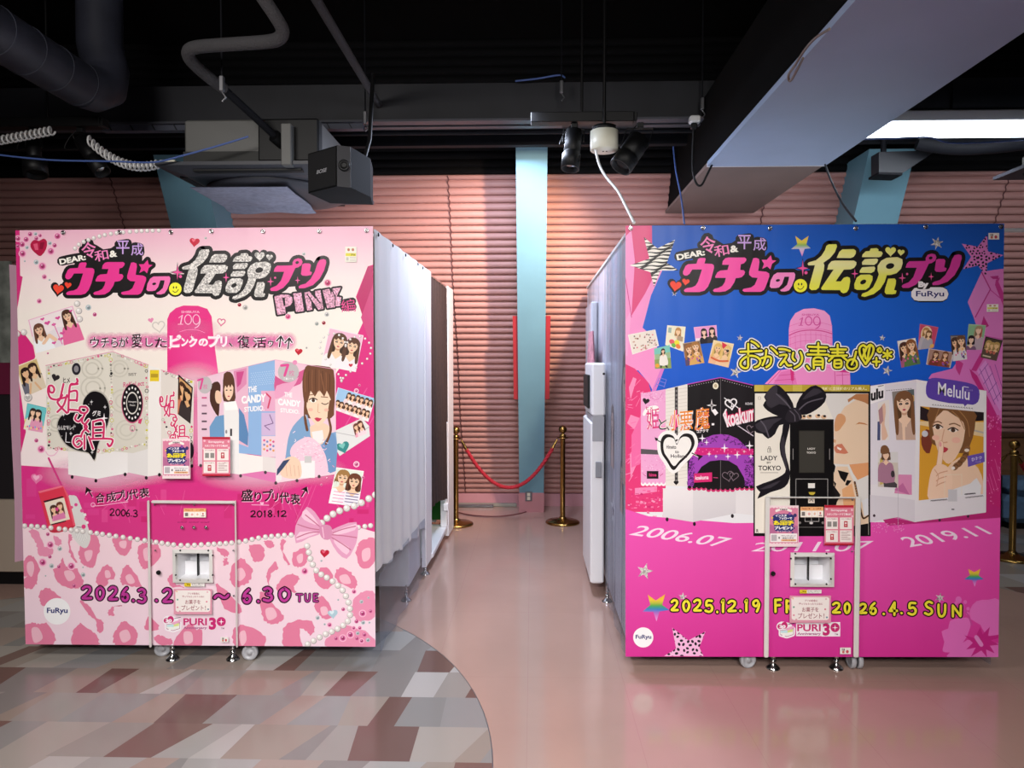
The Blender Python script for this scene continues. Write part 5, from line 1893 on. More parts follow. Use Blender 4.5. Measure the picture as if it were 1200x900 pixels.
a.rect(878, 68, 932, 134, '#e2c72c')
a.rect(884, 90, 926, 112, '#b4962a')
# fourth face: repeat of the sign and a framed picture
for w, c in ((14, '#f1ebe8'), (8, '#d02a66')):
    a.strokes(HM, w, c, 3, 958 - 285 * .55 + 0, 110, .48, .72)
    a.strokes(KM, w, c, 3, 790, 175, .48, .6)
a.quad(*C5(0, 420, 5, [(1045, 92), (1130, 170), (1116, 384), (1040, 325)]))
a.rect(0, 0, 1, 1, '#241a1c')
a.rect(.08, .05, .92, .95, '#c89a68')
person_print(a, .35, .12, .28, '#4a2c1e', '#e0b080', '#c87858', detail=False)
person_print(a, .68, .16, .28, '#2e1e1a', '#d8a878', '#3a3030', detail=False)
a.px()
a.crop(0, 420, 5)
a.ell(1118, 540, 18, 46, '#26222a', 16)
for x, y in ((423, 695), (562, 717), (733, 680), (857, 700), (934, 682), (1124, 630)):
    a.ell(x, y, 9, 11, '#1c161a', 10)
a.build('booth_print', Lban, label='printed picture of a white photo booth with a black heart')

# printed booth with the portrait
a = Art(LC).crop(220, 420, 5)
a.poly([(55, 118), (145, 95), (268, 66), (268, 470), (220, 480), (215, 640), (60, 630)], '#e6c4d4')
a.poly([(268, 66), (355, 46), (355, 560), (300, 560), (268, 500)], '#e3b4c9')
a.poly([(355, 46), (512, 8), (515, 580), (355, 560), (300, 555), (300, 500), (355, 520)], '#8fb2dc')
for r in range(7):
    for c in range(11):
        a.ell(372 + c * 13 + (r % 2) * 6, 88 + r * 12 - c * 1.5, 3, 3, '#b9d0ea', 6)
a.rect(430, 190, 512, 310, '#e2a8c4')
a.rect(432, 318, 513, 452, '#cdb4d6')
a.rect(432, 455, 514, 578, '#e8cdd8')
a.stroke([(460, 205), (485, 230), (470, 290)], 9, '#d03a62')
a.stroke([(480, 330), (500, 380), (450, 395), (480, 420)], 5, '#7a5a8a')
for k in range(12):
    a.ell(448 + (k % 4) * 18, 480 + (k // 4) * 26 + (k % 2) * 8, 7, 7, ['#d8588c', '#7a8ac0', '#e0a060'][k % 3], 8)
a.poly([(300, 555), (440, 575), (440, 660), (300, 680)], '#efe9e6')
a.poly([(440, 575), (516, 582), (516, 670), (440, 660)], '#e2dad8')
a.poly([(300, 680), (440, 660), (516, 672), (516, 728)], '#dd7ab0')
# girls on the left faces
a.poly([(130, 480), (128, 400), (165, 340), (215, 330), (215, 470)], '#6f9ac2')
a.poly([(140, 150), (175, 135), (192, 160), (190, 210), (185, 300), (178, 340), (150, 300), (130, 250), (132, 190)], '#4a2e24', 2)
a.poly([(165, 190), (190, 195), (200, 240), (190, 265), (170, 260), (160, 230)], '#e9c4a8', 2)
a.poly([(212, 90), (250, 80), (272, 120), (278, 200), (275, 250), (210, 250), (206, 180)], '#5a3a2a', 2)
a.poly([(216, 150), (262, 145), (266, 200), (256, 228), (243, 246), (226, 236), (216, 205)], '#efcbb0', 2)
a.poly([(210, 120), (270, 115), (268, 170), (258, 152), (250, 172), (240, 154), (230, 174), (220, 158), (212, 185)], '#5a3a2a')
for x in (228, 252):
    a.ell(x, 186, 6, 4, '#3a2420', 8)
a.ell(240, 222, 7, 4, '#c04858', 8)
a.poly([(300, 290), (330, 330), (355, 440), (352, 512), (300, 480)], '#5d86b4')
a.poly([(268, 75), (345, 55), (345, 150), (290, 200)], '#d98ab0')
a.poly([(285, 80), (330, 75), (310, 150), (290, 170)], '#c84c88')
a.poly([(210, 258), (282, 250), (300, 330), (300, 680), (246, 672), (216, 470)], '#e9e6e4')
a.poly([(210, 258), (282, 250), (296, 300), (222, 305)], '#f4f2f0')
a.rect(248, 412, 260, 455, '#3a3438')
a.ell(226, 430, 6, 12, '#8a8488', 8)
for cx, cy, s in ((95, 140, 1.0),):
    a.ell(cx + 5, cy + 15, 42, 52, '#bdb6b8', 16)
a.stroke([(60, 128), (88, 120), (74, 178)], 11, '#dc4a92')
a.text('枚', (90, 150, 116, 180), '#d86aa0', .0)
for k in range(5):
    a.rect(82, 226 + k * 46, 112, 236 + k * 46, ['#d05a8a', '#9a6a84', '#5a4450', '#5a4450', '#5a4450'][k])
def candy(q):
    (x0, y0), (x1, y1), (x2, y2), (x3, y3) = q
    L = lambda p, r, t: (p[0] + (r[0] - p[0]) * t, p[1] + (r[1] - p[1]) * t)
    tl, tr, br, bl = q
    for s, u0, u1, v0, v1, b in (('THE', .28, .62, 0, .22, .03), ('CANDY', 0, 1, .33, .64, .05), ('STUDIO.', .1, .95, .77, .97, .03)):
        f = lambda u, v: L(L(tl, tr, u), L(bl, br, u), v)
        a.text(s, (f(u0, v0), f(u1, v0), f(u1, v1), f(u0, v1)), '#f7f2f2', b)
candy([(312, 172), (462, 155), (455, 310), (318, 320)])
# right face with the big portrait
a.poly([(510, 8), (868, 64), (868, 678), (516, 730)], vgrad([(0, '#eac2d2'), (400, '#e2a6c6'), (720, '#edd2dc')]))
a.poly([(512, 100), (560, 130), (690, 60), (660, 150), (560, 180), (512, 215)], '#cf5a8e', 2)
a.poly([(520, 160), (600, 140), (650, 110), (600, 190), (514, 240)], '#e4a0c0', 2)
HR = '#6e4630'
a.poly([(690, 50), (720, 40), (800, 46), (855, 70), (862, 200), (858, 300), (840, 350), (700, 350), (690, 300), (676, 220), (672, 120)], HR, 2)
a.poly([(640, 370), (700, 330), (730, 440), (790, 470), (868, 430), (868, 640), (790, 660), (700, 600), (600, 590), (570, 640), (580, 520), (600, 430)], '#7ea2c8', 2)
a.poly([(790, 470), (840, 440), (868, 470), (868, 660), (800, 640)], '#6f94be', 2)
a.poly([(715, 400), (800, 380), (835, 420), (790, 500), (740, 500)], '#efcab0', 2)
a.poly([(725, 430), (790, 420), (800, 490), (740, 500)], '#f0e6e4')
a.poly([(690, 200), (720, 170), (800, 175), (838, 215), (836, 290), (815, 350), (775, 392), (755, 392), (720, 350), (698, 290)], '#f0cfb4', 2)
a.poly([(676, 215), (690, 110), (760, 60), (850, 120), (858, 260), (838, 240), (815, 190), (800, 225), (770, 185), (745, 225), (720, 190), (702, 260)], HR, 2)
for x in range(8):
    a.stroke([(690 + x * 20, 60 + abs(x - 3) * 8), (686 + x * 21, 130), (690 + x * 20, 195)], 4, ['#8a5c40', '#54331f'][x % 2], 3)
a.stroke([(780, 90), (800, 190)], 5, '#8a5c40')
a.stroke([(690, 240), (688, 350), (700, 420)], 16, HR, 3)
a.stroke([(838, 250), (826, 340), (838, 420), (810, 500)], 14, HR, 4)
a.ell(735, 248, 19, 11, '#f6efe8', 12)
a.ell(736, 246, 10, 11, '#4a3226', 12)
a.stroke([(712, 242), (735, 232), (758, 242)], 6, '#3a2620', 3)
a.stroke([(785, 262), (805, 270), (825, 260)], 5, '#3a2620', 3)
a.stroke([(712, 215), (745, 210)], 5, '#7a543c')
a.stroke([(782, 225), (820, 228)], 5, '#7a543c')
a.stroke([(765, 265), (762, 312), (775, 318)], 4, '#d4a488', 3)
a.poly([(742, 352), (758, 346), (772, 350), (786, 352), (770, 368), (756, 368)], '#c23a58', 2)
a.ell(720, 300, 14, 10, '#ecb4a0', 10)
a.ell(812, 302, 14, 10, '#ecb4a0', 10)
a.stroke([(690, 330), (700, 355)], 3, '#efe6e8')
# fluffy candy and hand
FL = [(600, 560), (615, 510), (660, 475), (710, 460), (760, 490), (795, 540), (815, 600), (810, 680), (660, 698), (640, 640)]
a.poly(FL, '#efc8d8', 3)
rnd = random.Random(4)
for k in range(120):
    x, y = rnd.gauss(720, 55), rnd.gauss(560, 50)
    a.stroke([(x, y), (x + rnd.uniform(-14, 14), y + rnd.uniform(-10, 10))], 4, rnd.choice(['#f6dce6', '#e4a4c2', '#efbcd2', '#f4e2ea']), nd=6)
a.rect(660, 600, 745, 700, '#f0eaea')
a.rect(684, 572, 726, 612, '#c9c6c6')
a.poly([(550, 690), (545, 640), (570, 590), (620, 575), (660, 610), (665, 690), (620, 706)], '#f0cdb4', 3)
for k in range(4):
    a.stroke([(575 + k * 24, 620 + k * 3), (582 + k * 24, 690)], 3, '#d8a890')
a.poly([(520, 690), (555, 650), (600, 590), (560, 600), (524, 650)], '#3c4a6a')
a.rect(520, 685, 550, 715, '#e8e4e4')
a.ell(590, 80, 62, 60, '#bcb6b8', 20)
a.stroke([(548, 42), (588, 38), (568, 100)], 15, '#dc4a92')
a.text('枚', (592, 68, 625, 104), '#d86aa0', .0)
a.text('写真シール', (562, 112, 620, 126), '#f2eef0', .02)
a.ell(628, 24, 14, 14, '#e08ab4', 10)
candy([(528, 192), (664, 208), (660, 330), (530, 318)])
for x, y in ((310, 688), (455, 668), (516, 730), (640, 716), (770, 692), (76, 628)):
    a.ell(x, y, 9, 10, '#4a3c44', 10)
a.stroke([(58, 118), (268, 66), (512, 8), (868, 64)], 3, '#e0a0c0')
a.build('booth_print', Lban, label='printed picture of a photo booth with a large portrait')

# captions
a = Art(LC).crop(0, 420, 5)
TX = '#1c1014'
for off, w_, c in ((4, 0, '#f0b4d0'), (0, 0, TX)):
    for ch, q in (('合', ((558, 790), (612, 785), (616, 842), (560, 848))), ('成', ((618, 785), (678, 778), (682, 836), (622, 842))), ('プ', ((672, 778), (728, 768), (730, 828), (680, 832))), ('リ', ((722, 782), (752, 778), (754, 832), (724, 834))), ('代', ((752, 770), (808, 762), (812, 820), (756, 826))), ('表', ((812, 762), (872, 755), (876, 812), (816, 820)))):
        a.text(ch, tuple((x + off, y + off) for x, y in q), c, .02)
    a.stroke([(540 + off, 808 + off), (510 + off, 760 + off)], 7, c)
    a.poly([(505 + off, 752 + off), (498 + off, 800 + off), (514 + off, 780 + off), (540 + off, 778 + off)], c)
a.stroke([(545, 865), (600, 862), (660, 852), (750, 840)], 4, '#f0b4d0')
a.stroke([(545 + 12 * math.cos(t), 858 + 12 * math.sin(t)) for t in [2 * PI * k / 10 for k in range(10)]], 4, '#f0b4d0', closed=True)
a.crop(220, 420, 5)
for off, c in ((4, '#f0b4d0'), (0, TX)):
    for ch, q in (('盛', ((312, 768), (380, 765), (382, 838), (312, 838))), ('り', ((390, 785), (430, 780), (432, 836), (392, 838))), ('プ', ((436, 770), (500, 765), (498, 836), (446, 840))), ('リ', ((496, 788), (530, 788), (530, 838), (498, 838))), ('代', ((536, 780), (596, 785), (596, 850), (536, 846))), ('表', ((600, 790), (658, 795), (660, 860), (600, 856)))):
        a.text(ch, tuple((x + off, y + off) for x, y in q), c, .02)
    a.stroke([(668 + off, 808 + off), (694 + off, 764 + off)], 7, c)
    a.poly([(698 + off, 750 + off), (664 + off, 768 + off), (686 + off, 774 + off), (706 + off, 792 + off)], c)
a.stroke([(375, 858), (475, 860)], 4, '#f0b4d0')
a.heart(435, 850, 12, '#f0b4d0')
a.build('caption_lettering', Lban)
a = Art(LC).crop(0, 590, 5)
xs = [(645, 28), (682, 30), (722, 34), (732, 36), (758, 42), (775, 38)]
its = [('2', 642, 30, 672, 72), ('0', 676, 32, 706, 72), ('0', 708, 34, 738, 74), ('6', 738, 36, 762, 78), ('.', 764, 40, 774, 76), ('3', 778, 38, 808, 80)]
hand(a, its, ((7, '#221018'),))
a.build('year_lettering', Lban)
a = Art(LC).crop(220, 590, 4.5)
its = [('2', 330, 38, 360, 72), ('0', 364, 38, 394, 72), ('1', 398, 38, 416, 72), ('8', 420, 36, 448, 72), ('.', 452, 40, 464, 70), ('1', 470, 38, 486, 70), ('2', 490, 38, 522, 70)]
hand(a, its, ((7, '#221018'),))
a.build('year_lettering', Lban)

# leopard spots
SP = Art(LC).crop(0, 590, 5)
S1c, S2c, S3c = '#dc7c9c', '#e08cab', '#eab6c6'
def blot(pts, c=S1c, inner=None, jag=5):
    out = []
    rr = random.Random(len(pts) * 13 + int(pts[0][0]))
    cp = catmull(pts, 5, True)
    for i, (x, y) in enumerate(cp):
        j = rr.uniform(-jag, jag)
        out.append((x + j, y + rr.uniform(-jag, jag)))
    SP.poly(out, c)
    if inner:
        SP.poly(catmull(inner, 4, True), S3c)
blot([(165, 160), (210, 155), (235, 190), (260, 250), (305, 260), (300, 300), (235, 305), (220, 260), (205, 215)], S2c)
blot([(310, 190), (350, 205), (362, 235), (330, 248)], S2c)
blot([(125, 360), (160, 310), (205, 320), (235, 385), (222, 420), (215, 470), (180, 500), (140, 490), (130, 450), (160, 430), (130, 420)], S1c, [(160, 350), (190, 340), (200, 380), (185, 430), (160, 400)])
blot([(312, 400), (345, 365), (368, 320), (380, 360), (450, 385), (488, 450), (475, 490), (430, 500), (350, 470)], S1c, [(375, 400), (420, 395), (440, 435), (400, 455)])
blot([(402, 180), (425, 200), (410, 250), (455, 345), (430, 330), (402, 270)], S1c)
blot([(465, 270), (520, 190), (570, 195), (585, 260), (570, 310), (550, 370), (510, 375), (470, 330)], S1c, [(495, 285), (540, 275), (535, 320), (510, 340)])
blot([(670, 200), (765, 205), (768, 260), (735, 310), (690, 285), (665, 240)], S1c, [(700, 225), (740, 220), (735, 262), (705, 255)])
blot([(808, 260), (830, 235), (870, 235), (930, 250), (935, 320), (870, 380), (830, 375), (810, 320)], S1c, [(840, 270), (885, 260), (880, 320), (850, 335)])
blot([(590, 385), (620, 360), (660, 380), (672, 445), (640, 440), (625, 480), (590, 490), (560, 450)], S1c, [(615, 395), (640, 395), (648, 430), (620, 435)])
blot([(705, 440), (720, 385), (750, 360), (780, 395), (830, 480), (800, 490), (740, 480), (720, 475)], S1c, [(735, 430), (765, 415), (790, 460), (755, 470)])
blot([(228, 540), (245, 505), (290, 500), (355, 550), (340, 580), (270, 600), (240, 590)], S1c)
blot([(145, 720), (180, 700), (225, 705), (280, 705), (325, 780), (310, 825), (240, 830), (150, 825)], S1c, [(185, 735), (225, 730), (250, 790), (200, 815)])
blot([(430, 745), (470, 700), (515, 735), (560, 765), (580, 810), (570, 830), (430, 830)], S1c)
blot([(470, 570), (520, 600), (560, 660), (605, 700), (600, 755), (570, 750), (560, 690), (510, 640)], S1c)
blot([(665, 780), (690, 730), (720, 690), (770, 715), (805, 760), (795, 815), (740, 845), (675, 830)], S1c, [(700, 760), (745, 740), (765, 790), (720, 815)])
blot([(630, 640), (660, 605), (720, 600), (665, 610), (670, 650), (650, 660)], S1c)
blot([(848, 720), (870, 660), (930, 720), (915, 745), (860, 745)], S1c)
blot([(905, 780), (950, 775), (1005, 800), (1000, 830), (930, 825)], S1c)
blot([(985, 440), (1010, 405), (1030, 430), (1030, 470), (1080, 490), (1020, 490), (995, 480)], S1c)
blot([(1075, 800), (1090, 745), (1150, 740), (1180, 745), (1175, 840), (1090, 840)], S1c, [(1100, 780), (1140, 765), (1150, 810), (1110, 825)])
SP.crop(220, 590, 4.5)
blot([(150, 235), (200, 240), (220, 270), (185, 280)], S1c)
blot([(185, 300), (205, 285), (212, 320), (190, 325)], S1c)
blot([(220, 370), (250, 310), (290, 290), (340, 350), (330, 400), (300, 430), (260, 440), (230, 420)], S1c, [(250, 360), (285, 340), (305, 380), (270, 410)])
blot([(325, 220), (385, 215), (405, 270), (380, 305), (345, 300), (330, 260)], S1c)
blot([(400, 200), (440, 195), (455, 220), (430, 235)], S1c)
blot([(490, 190), (515, 200), (505, 250), (540, 325), (510, 300), (490, 240)], S1c)
blot([(550, 270), (600, 235), (640, 250), (630, 300), (605, 335), (565, 330)], S1c, [(575, 280), (605, 265), (605, 305), (585, 315)])
blot([(420, 360), (460, 305), (478, 345), (440, 370), (430, 430), (415, 390)], S1c)
blot([(470, 440), (500, 390), (555, 370), (588, 400), (560, 440), (570, 470), (520, 460), (480, 470)], S1c)
blot([(665, 370), (700, 340), (745, 345), (770, 400), (735, 455), (690, 430), (670, 400)], S1c)
blot([(775, 380), (800, 340), (850, 355), (890, 410), (880, 450), (820, 430)], S1c, [(800, 385), (840, 375), (860, 420), (815, 420)])
blot([(890, 230), (930, 190), (985, 185), (985, 300), (930, 345), (895, 310)], S1c, [(920, 250), (960, 235), (960, 290), (925, 305)])
blot([(380, 480), (410, 470), (440, 520), (500, 580), (495, 620), (440, 640), (400, 610), (385, 560)], S1c, [(410, 560), (450, 550), (470, 595), (425, 615)])
blot([(670, 540), (700, 490), (740, 520), (770, 590), (720, 610), (690, 580)], S1c, [(700, 550), (730, 545), (740, 580), (710, 590)])
blot([(150, 420), (220, 480), (280, 545), (270, 580), (200, 560), (170, 500)], S1c)
blot([(235, 700), (255, 650), (320, 645), (400, 690), (410, 740), (380, 765), (280, 765), (245, 740)], S1c, [(270, 690), (300, 670), (310, 720), (285, 750)])
blot([(500, 700), (510, 650), (560, 620), (640, 615), (672, 660), (650, 695), (620, 670), (590, 660), (600, 720), (600, 760), (510, 760)], S1c)
blot([(735, 760), (760, 680), (830, 640), (900, 660), (960, 690), (985, 760)], S2c)
blot([(870, 520), (920, 465), (985, 475), (985, 600), (900, 620), (870, 580)], S2c)
blot([(0, 640), (40, 655), (60, 720), (20, 765), (-60, 765), (-70, 720)], S1c, [(-20, 680), (20, 680), (25, 730), (-15, 740)])
SP.build('leopard_print', Lban)

# phone, tassel, ribbon, pearls, gems
a = Art(LC).crop(40, 560, 10)
a.stroke([(325, 95), (250, -60), (170, -230)], 24, '#cc3a80')
a.poly([(400, 220), (440, 205), (495, 215), (540, 310), (575, 400), (600, 470), (650, 640), (660, 720), (630, 800), (590, 825), (520, 780), (450, 690), (425, 610), (470, 560), (440, 400)], '#d5d2d0', 2)
for k in range(14):
    a.stroke([(470 + k * 9, 600 + k * 4), (500 + k * 9, 760 - abs(k - 7) * 8)], 6, ['#c4c2c2', '#e6e4e2'][k % 2], nd=6)
for x, y, r, c in ((490, 315, 20, '#d8488c'), (440, 345, 18, '#d8588c'), (560, 385, 22, '#d85a92'), (595, 432, 18, '#e8e0e2'), (605, 480, 18, '#e05a92'), (622, 525, 17, '#e8e0e2'), (580, 572, 26, '#d8407e')):
    a.ell(x, y, r, r, c, 12)
a.stroke([(500, 575), (550, 580)], 8, '#5a5256')
a.poly([(45, 160), (75, 148), (330, 88), (350, 110), (400, 200), (425, 330), (470, 500), (485, 560), (440, 600), (300, 640), (230, 645), (190, 635), (165, 600), (90, 320)], '#d63850')
a.poly([(45, 160), (330, 88), (345, 105), (65, 178)], '#e87088')
a.poly([(330, 88), (350, 110), (400, 200), (485, 560), (465, 580), (385, 230)], '#e45a70')
a.poly([(165, 600), (190, 635), (300, 640), (470, 575), (480, 555), (300, 610), (190, 610)], '#b82a40')
a.poly([(105, 272), (330, 214), (350, 226), (125, 290)], '#3a1a20')
a.poly([(120, 290), (350, 230), (420, 485), (190, 545)], '#e4d6c4')
a.poly([(190, 545), (370, 498), (375, 512), (200, 556)], '#2a1416')
a.quad(*C5(40, 560, 10, [(170, 310), (330, 268), (375, 470), (215, 512)]))
a.rect(0, 0, 1, 1, '#e0d4ca')
person_print(a, .26, .12, .4, '#4a3028', '#e8bc9c', '#e08ab4', detail=False)
person_print(a, .74, .04, .4, '#6a3c2c', '#e8bc9c', '#e4a0bc', detail=False)
a.heart(.5, .38, .14, '#d83a8c')
a.poly([(.1, .72), (.95, .66), (.95, 1), (.1, 1)], '#d87aa8')
a.build('phone_print', Lban)

a = Art(LC)
PB = [(22, 616), (54, 618), (106, 624), (140, 629), (174, 634), (210, 639), (242, 638), (278, 635.5), (309, 629.5), (344, 626.6)]
def pearl_line(a, pts, r, step):
    cp = catmull(pts, 16)
    acc = 0
    a.pearl(*cp[0], r)
    for p, q in zip(cp, cp[1:]):
        acc += math.hypot(q[0] - p[0], q[1] - p[1])
        if acc >= step:
            a.pearl(*q, r)
            acc = 0
pearl_line(a, PB, 3.1, 6.6)
pearl_line(a, [(420, 618), (438, 615.5)], 3.1, 6.6)
pearl_line(a, [(377, 613), (385, 606), (395, 600), (408, 595), (420, 591), (440, 580)], 4.2, 8.4)
pearl_line(a, [(360, 640), (362, 648), (365, 658), (372, 670), (388, 680), (400, 690), (406, 700), (410, 712), (410, 722), (406, 730), (394, 738), (380, 744), (366, 752), (356, 758)], 3.7, 7.4)
pearl_line(a, [(88, 291), (95, 285), (110, 279), (130, 274), (160, 271), (190, 270)], 2.6, 6)
for x, y in ((20, 391.5), (28, 389.5), (90.5, 356), (92.5, 364.5), (93.5, 374)):
    a.pearl(x, y, 3.8)
a.pearl(33, 466, 5)
a.heart(32.5, 466, 3.4, '#b4b0ae')
a.build('pearl_print', Lban)

a = Art(LC).crop(220, 590, 4.5)
BW, BWL, BWD = '#dc9cbc', '#eec2d6', '#c0708e'
a.poly([(570, 210), (568, 120), (600, 60), (628, 18), (670, 45), (710, 110), (705, 140), (690, 165), (640, 180)], BW, 2)
a.poly([(752, 150), (800, 120), (890, 98), (895, 180), (875, 240), (838, 292), (790, 260), (750, 190)], BW, 2)
for p in ([(600, 70), (625, 30), (690, 110), (640, 100)], [(575, 195), (590, 150), (690, 150), (650, 170)], [(770, 150), (885, 108), (880, 140), (790, 165)], [(770, 190), (850, 230), (838, 270), (790, 230)]):
    a.poly(p, BWL, 2)
for l in ([(580, 110), (640, 130), (705, 140)], [(575, 180), (640, 155), (700, 150)], [(620, 60), (670, 100), (705, 130)], [(760, 165), (820, 170), (890, 180)], [(760, 180), (810, 210), (860, 245)], [(765, 155), (820, 135), (885, 120)]):
    a.stroke(l, 6, BWD, 3)
a.poly([(695, 120), (735, 112), (760, 130), (755, 185), (720, 190), (698, 165)], '#d08aac', 2)
a.stroke([(710, 125), (718, 180)], 5, BWL)
a.build('bow_print', Lban)

a = Art(LC).crop(0, 260, 5)
PKG, PKD, RM = '#d0649a', '#96305e', '#eeb4cc'
for x, y, r, rim in ((105, 98, 20, 1), (153, 103, 21, 1), (130, 132, 16, 0), (103, 142, 12, 0), (176, 72, 13, 0), (213, 97, 12, 0), (235, 80, 14, 1), (337, 84, 24, 1), (320, 138, 13, 0), (298, 172, 24, 1), (132, 186, 24, 1), (248, 260, 25, 1), (260, 322, 16, 1), (230, 464, 16, 1), (555, 543, 12, 0), (280, 770, 6, 0)):
    a.gem(x, y, r, PKG, PKD, RM if rim else None)
for x, y, r in ((292, 125, 12), (208, 70, 11), (158, 150, 11), (212, 236, 15), (145, 230, 6), (372, 62, 9), (518, 502, 17), (290, 340, 6)):
    a.gem(x, y, r, '#b8c4c8', '#7a868c')
a.poly([(178, 130), (200, 105), (228, 112), (255, 98), (275, 115), (270, 160), (240, 200), (215, 190), (185, 160)], '#b01c44', 2)
a.poly([(195, 130), (220, 125), (225, 165), (205, 165)], '#d85878')
a.poly([(235, 120), (262, 118), (250, 160), (232, 160)], '#8a1434')
a.crop(0, 420, 5)
for x, y, r, rim in ((213, 481, 12, 0), (241, 532, 24, 1)):
    a.gem(x, y, r, PKG, PKD, RM if rim else None)
a.heart(215, 703, 36, '#e07aa8', .1)
a.heart(212, 698, 20, '#f0b0cc', .1)
a.stroke([(268, 545), (285, 568), (320, 565), (345, 530)], 5, '#eab0cc', 3)
a.crop(0, 590, 5)
for x, y, r, rim in ((280, 180, 11, 0), (295, 242, 23, 1), (292, 312, 11, 0), (250, 345, 25, 1), (418, 367, 24, 1), (434, 482, 11, 0), (345, 370, 11, 0)):
    a.gem(x, y, r, PKG, PKD, RM if rim else None)
for x, y, r in ((350, 265, 14), (302, 366, 14), (487, 418, 14), (267, 424, 5), (486, 374, 5)):
    a.gem(x, y, r, '#b8c0c0', '#7a868c')
a.crop(220, 590, 4.5)
for x, y, r, rim in ((617, 357, 20, 1), (877, 465, 14, 1), (922, 580, 20, 1), (964, 568, 10, 0), (820, 558, 10, 0), (748, 640, 14, 1), (890, 622, 11, 0), (875, 657, 12, 1), (907, 657, 12, 1), (858, 692, 20, 1), (818, 710, 20, 1), (782, 712, 10, 0), (892, 712, 10, 0), (917, 725, 14, 1), (932, 692, 11, 0)):
    a.gem(x, y, r, PKG, PKD, RM if rim else None)
for x, y, r in ((685, 603, 11), (916, 518, 10), (953, 497, 6), (925, 628, 11), (896, 684, 10), (950, 720, 11), (793, 508, 5), (705, 302, 6), (958, 628, 6), (722, 637, 6)):
    a.gem(x, y, r, '#b4c0c4', '#7a868c')
a.heart(765, 582, 28, '#a8c4d0', -.1)
a.heart(760, 575, 13, '#d4e4ea', -.1)
a.heart(722, 262, 26, '#b81c38', .1)
a.heart(717, 255, 10, '#e0647c', .1)
a.crop(310, 325, 10)
a.gem(740, 65, 46, '#c84a78', '#9a2450', '#e6b4c4')
a.gem(275, 460, 38, '#d8588c', '#b83068', '#eac0d0')
a.gem(730, 435, 28, '#c4c4c4', '#8a8a8a')
a.crop(220, 260, 5)
for x, y, r, c, d in ((303, 486, 11, '#b02040', '#701020'), (337, 502, 16, '#c4c0bc', '#8a8884'), (756, 597, 12, '#b4b8b4', '#808884'), (797, 592, 11, '#a82034', '#701020'), (696, 738, 6, '#b4b0ac', '#888480'), (105, 95, 8, '#c4c8c4', '#888c88'), (680, 188, 11, '#c8cccc', '#8a9090')):
    a.gem(x, y, r, c, d)
a.crop(220, 420, 5)
for x, y, r, rim in ((988, 190, 14, 1), (988, 620, 18, 1), (1006, 157, 8, 0), (783, 740, 8, 0), (1028, 697, 9, 0)):
    a.gem(x, y, r, '#d87aa0', '#a04070', '#f0d0de' if rim else None)
a.build('rhinestone_print', Lban)

# date line, logos
a = Art(LC).crop(0, 590, 5)
its = [('2', 478, 484, 540, 560), ('0', 562, 488, 612, 562), ('2', 634, 488, 690, 566), ('6', 710, 494, 756, 572), ('.', 768, 500, 795, 574), ('3', 806, 500, 858, 582), ('.', 905, 500, 930, 574), ('2', 952, 500, 1010, 580)]
hand(a, its, ((30, '#2c0a22'), (15, '#b83a92')))
a.crop(220, 590, 4.5)
its = [('~', 138, 460, 218, 520), ('6', 288, 452, 336, 524), ('.', 362, 460, 384, 520), ('3', 396, 444, 450, 516), ('0', 480, 446, 542, 514), ('T', 572, 476, 606, 518), ('U', 616, 476, 648, 518), ('E', 660, 476, 688, 518)]
hand(a, its[:5], ((28, '#2c0a22'), (14, '#b83a92')))
hand(a, its[5:], ((17, '#2c0a22'), (8, '#a83488')))
a.build('date_lettering', Lban)


def maker_disc(canvas, cx, cy, r, parent):
    b = Art(canvas)
    b.ell(cx, cy, r, r, '#f0eef0', 32)
    b.text('FuRyu', (cx - r * .76, cy - r * .27, cx + r * .8, cy + r * .25), '#2c3070', .03)
    b.build('maker_logo', parent)


def puri_logo(canvas, ox, oy, s, dy, halo, parent):
    """anniversary emblem: gift box with a round badge, then the wording; crop units 8.571 per pixel"""
    b = Art(canvas).crop(ox, oy, 8.571)
    b.map = (lambda f: (lambda p: f((p[0] + s, p[1] + dy))))(b.map)
    C, Wt = '#c42870', '#f2eaf0'
    def box(k, col):
        b.stroke([(262, 492), (262, 530), (322, 548), (385, 528), (390, 470)], k, col, closed=True)
        b.poly([(255, 485), (395, 470), (392, 530), (322, 550), (258, 530)], col)
    b.ell(278, 448, 58, 50, Wt, 20)
    box(40, Wt)
    b.ell(310, 450, 70, 45, Wt, 16)
    for q in ((425, 420, 668, 498), (425, 505, 668, 536), (680, 412, 852, 540)):
        if halo:
            b.rect(q[0] - 8, q[1] - 8, q[2] + 8, q[3] + 8, Wt)
    box(8, '#b06a94')
    b.poly([(258, 490), (390, 474), (388, 526), (322, 546), (260, 526)], '#eef0ea')
    b.poly([(330, 480), (385, 474), (384, 500), (330, 510)], '#d8e090')
    b.poly([(262, 492), (330, 484), (330, 512), (264, 510)], '#bfe0e4')
    b.poly([(310, 470), (395, 438), (400, 462), (330, 490)], '#e8a8c8')
    b.ell(255, 448, 26, 26, C, 16)
    b.ell(300, 436, 32, 34, C, 18)
    b.text('30', (248, 432, 312, 466), Wt, .06)
    b.stroke([(340, 425), (400, 415)], 6, '#4a4a5a')
    b.ell(292, 538, 14, 14, '#f4f0f0', 10)
    b.text('PURI', (428, 424, 664, 496), C, .025)
    b.text('Anniversary', (428, 507, 664, 540), '#a85a88', .03)
    b.text('3', (684, 416, 756, 540), C, .05)
    b.ell(808, 458, 46, 46, C, 24)
    b.spark(808, 460, 30, 32, Wt)
    b.text('TM', (805, 518, 838, 534), '#8a5a78', .02)
    b.build('anniversary_logo', parent)


maker_disc(LC, 66.8, 716.4, 15.6, Lban)
puri_logo(LC, 165, 675, 0, 0, False, Lban)

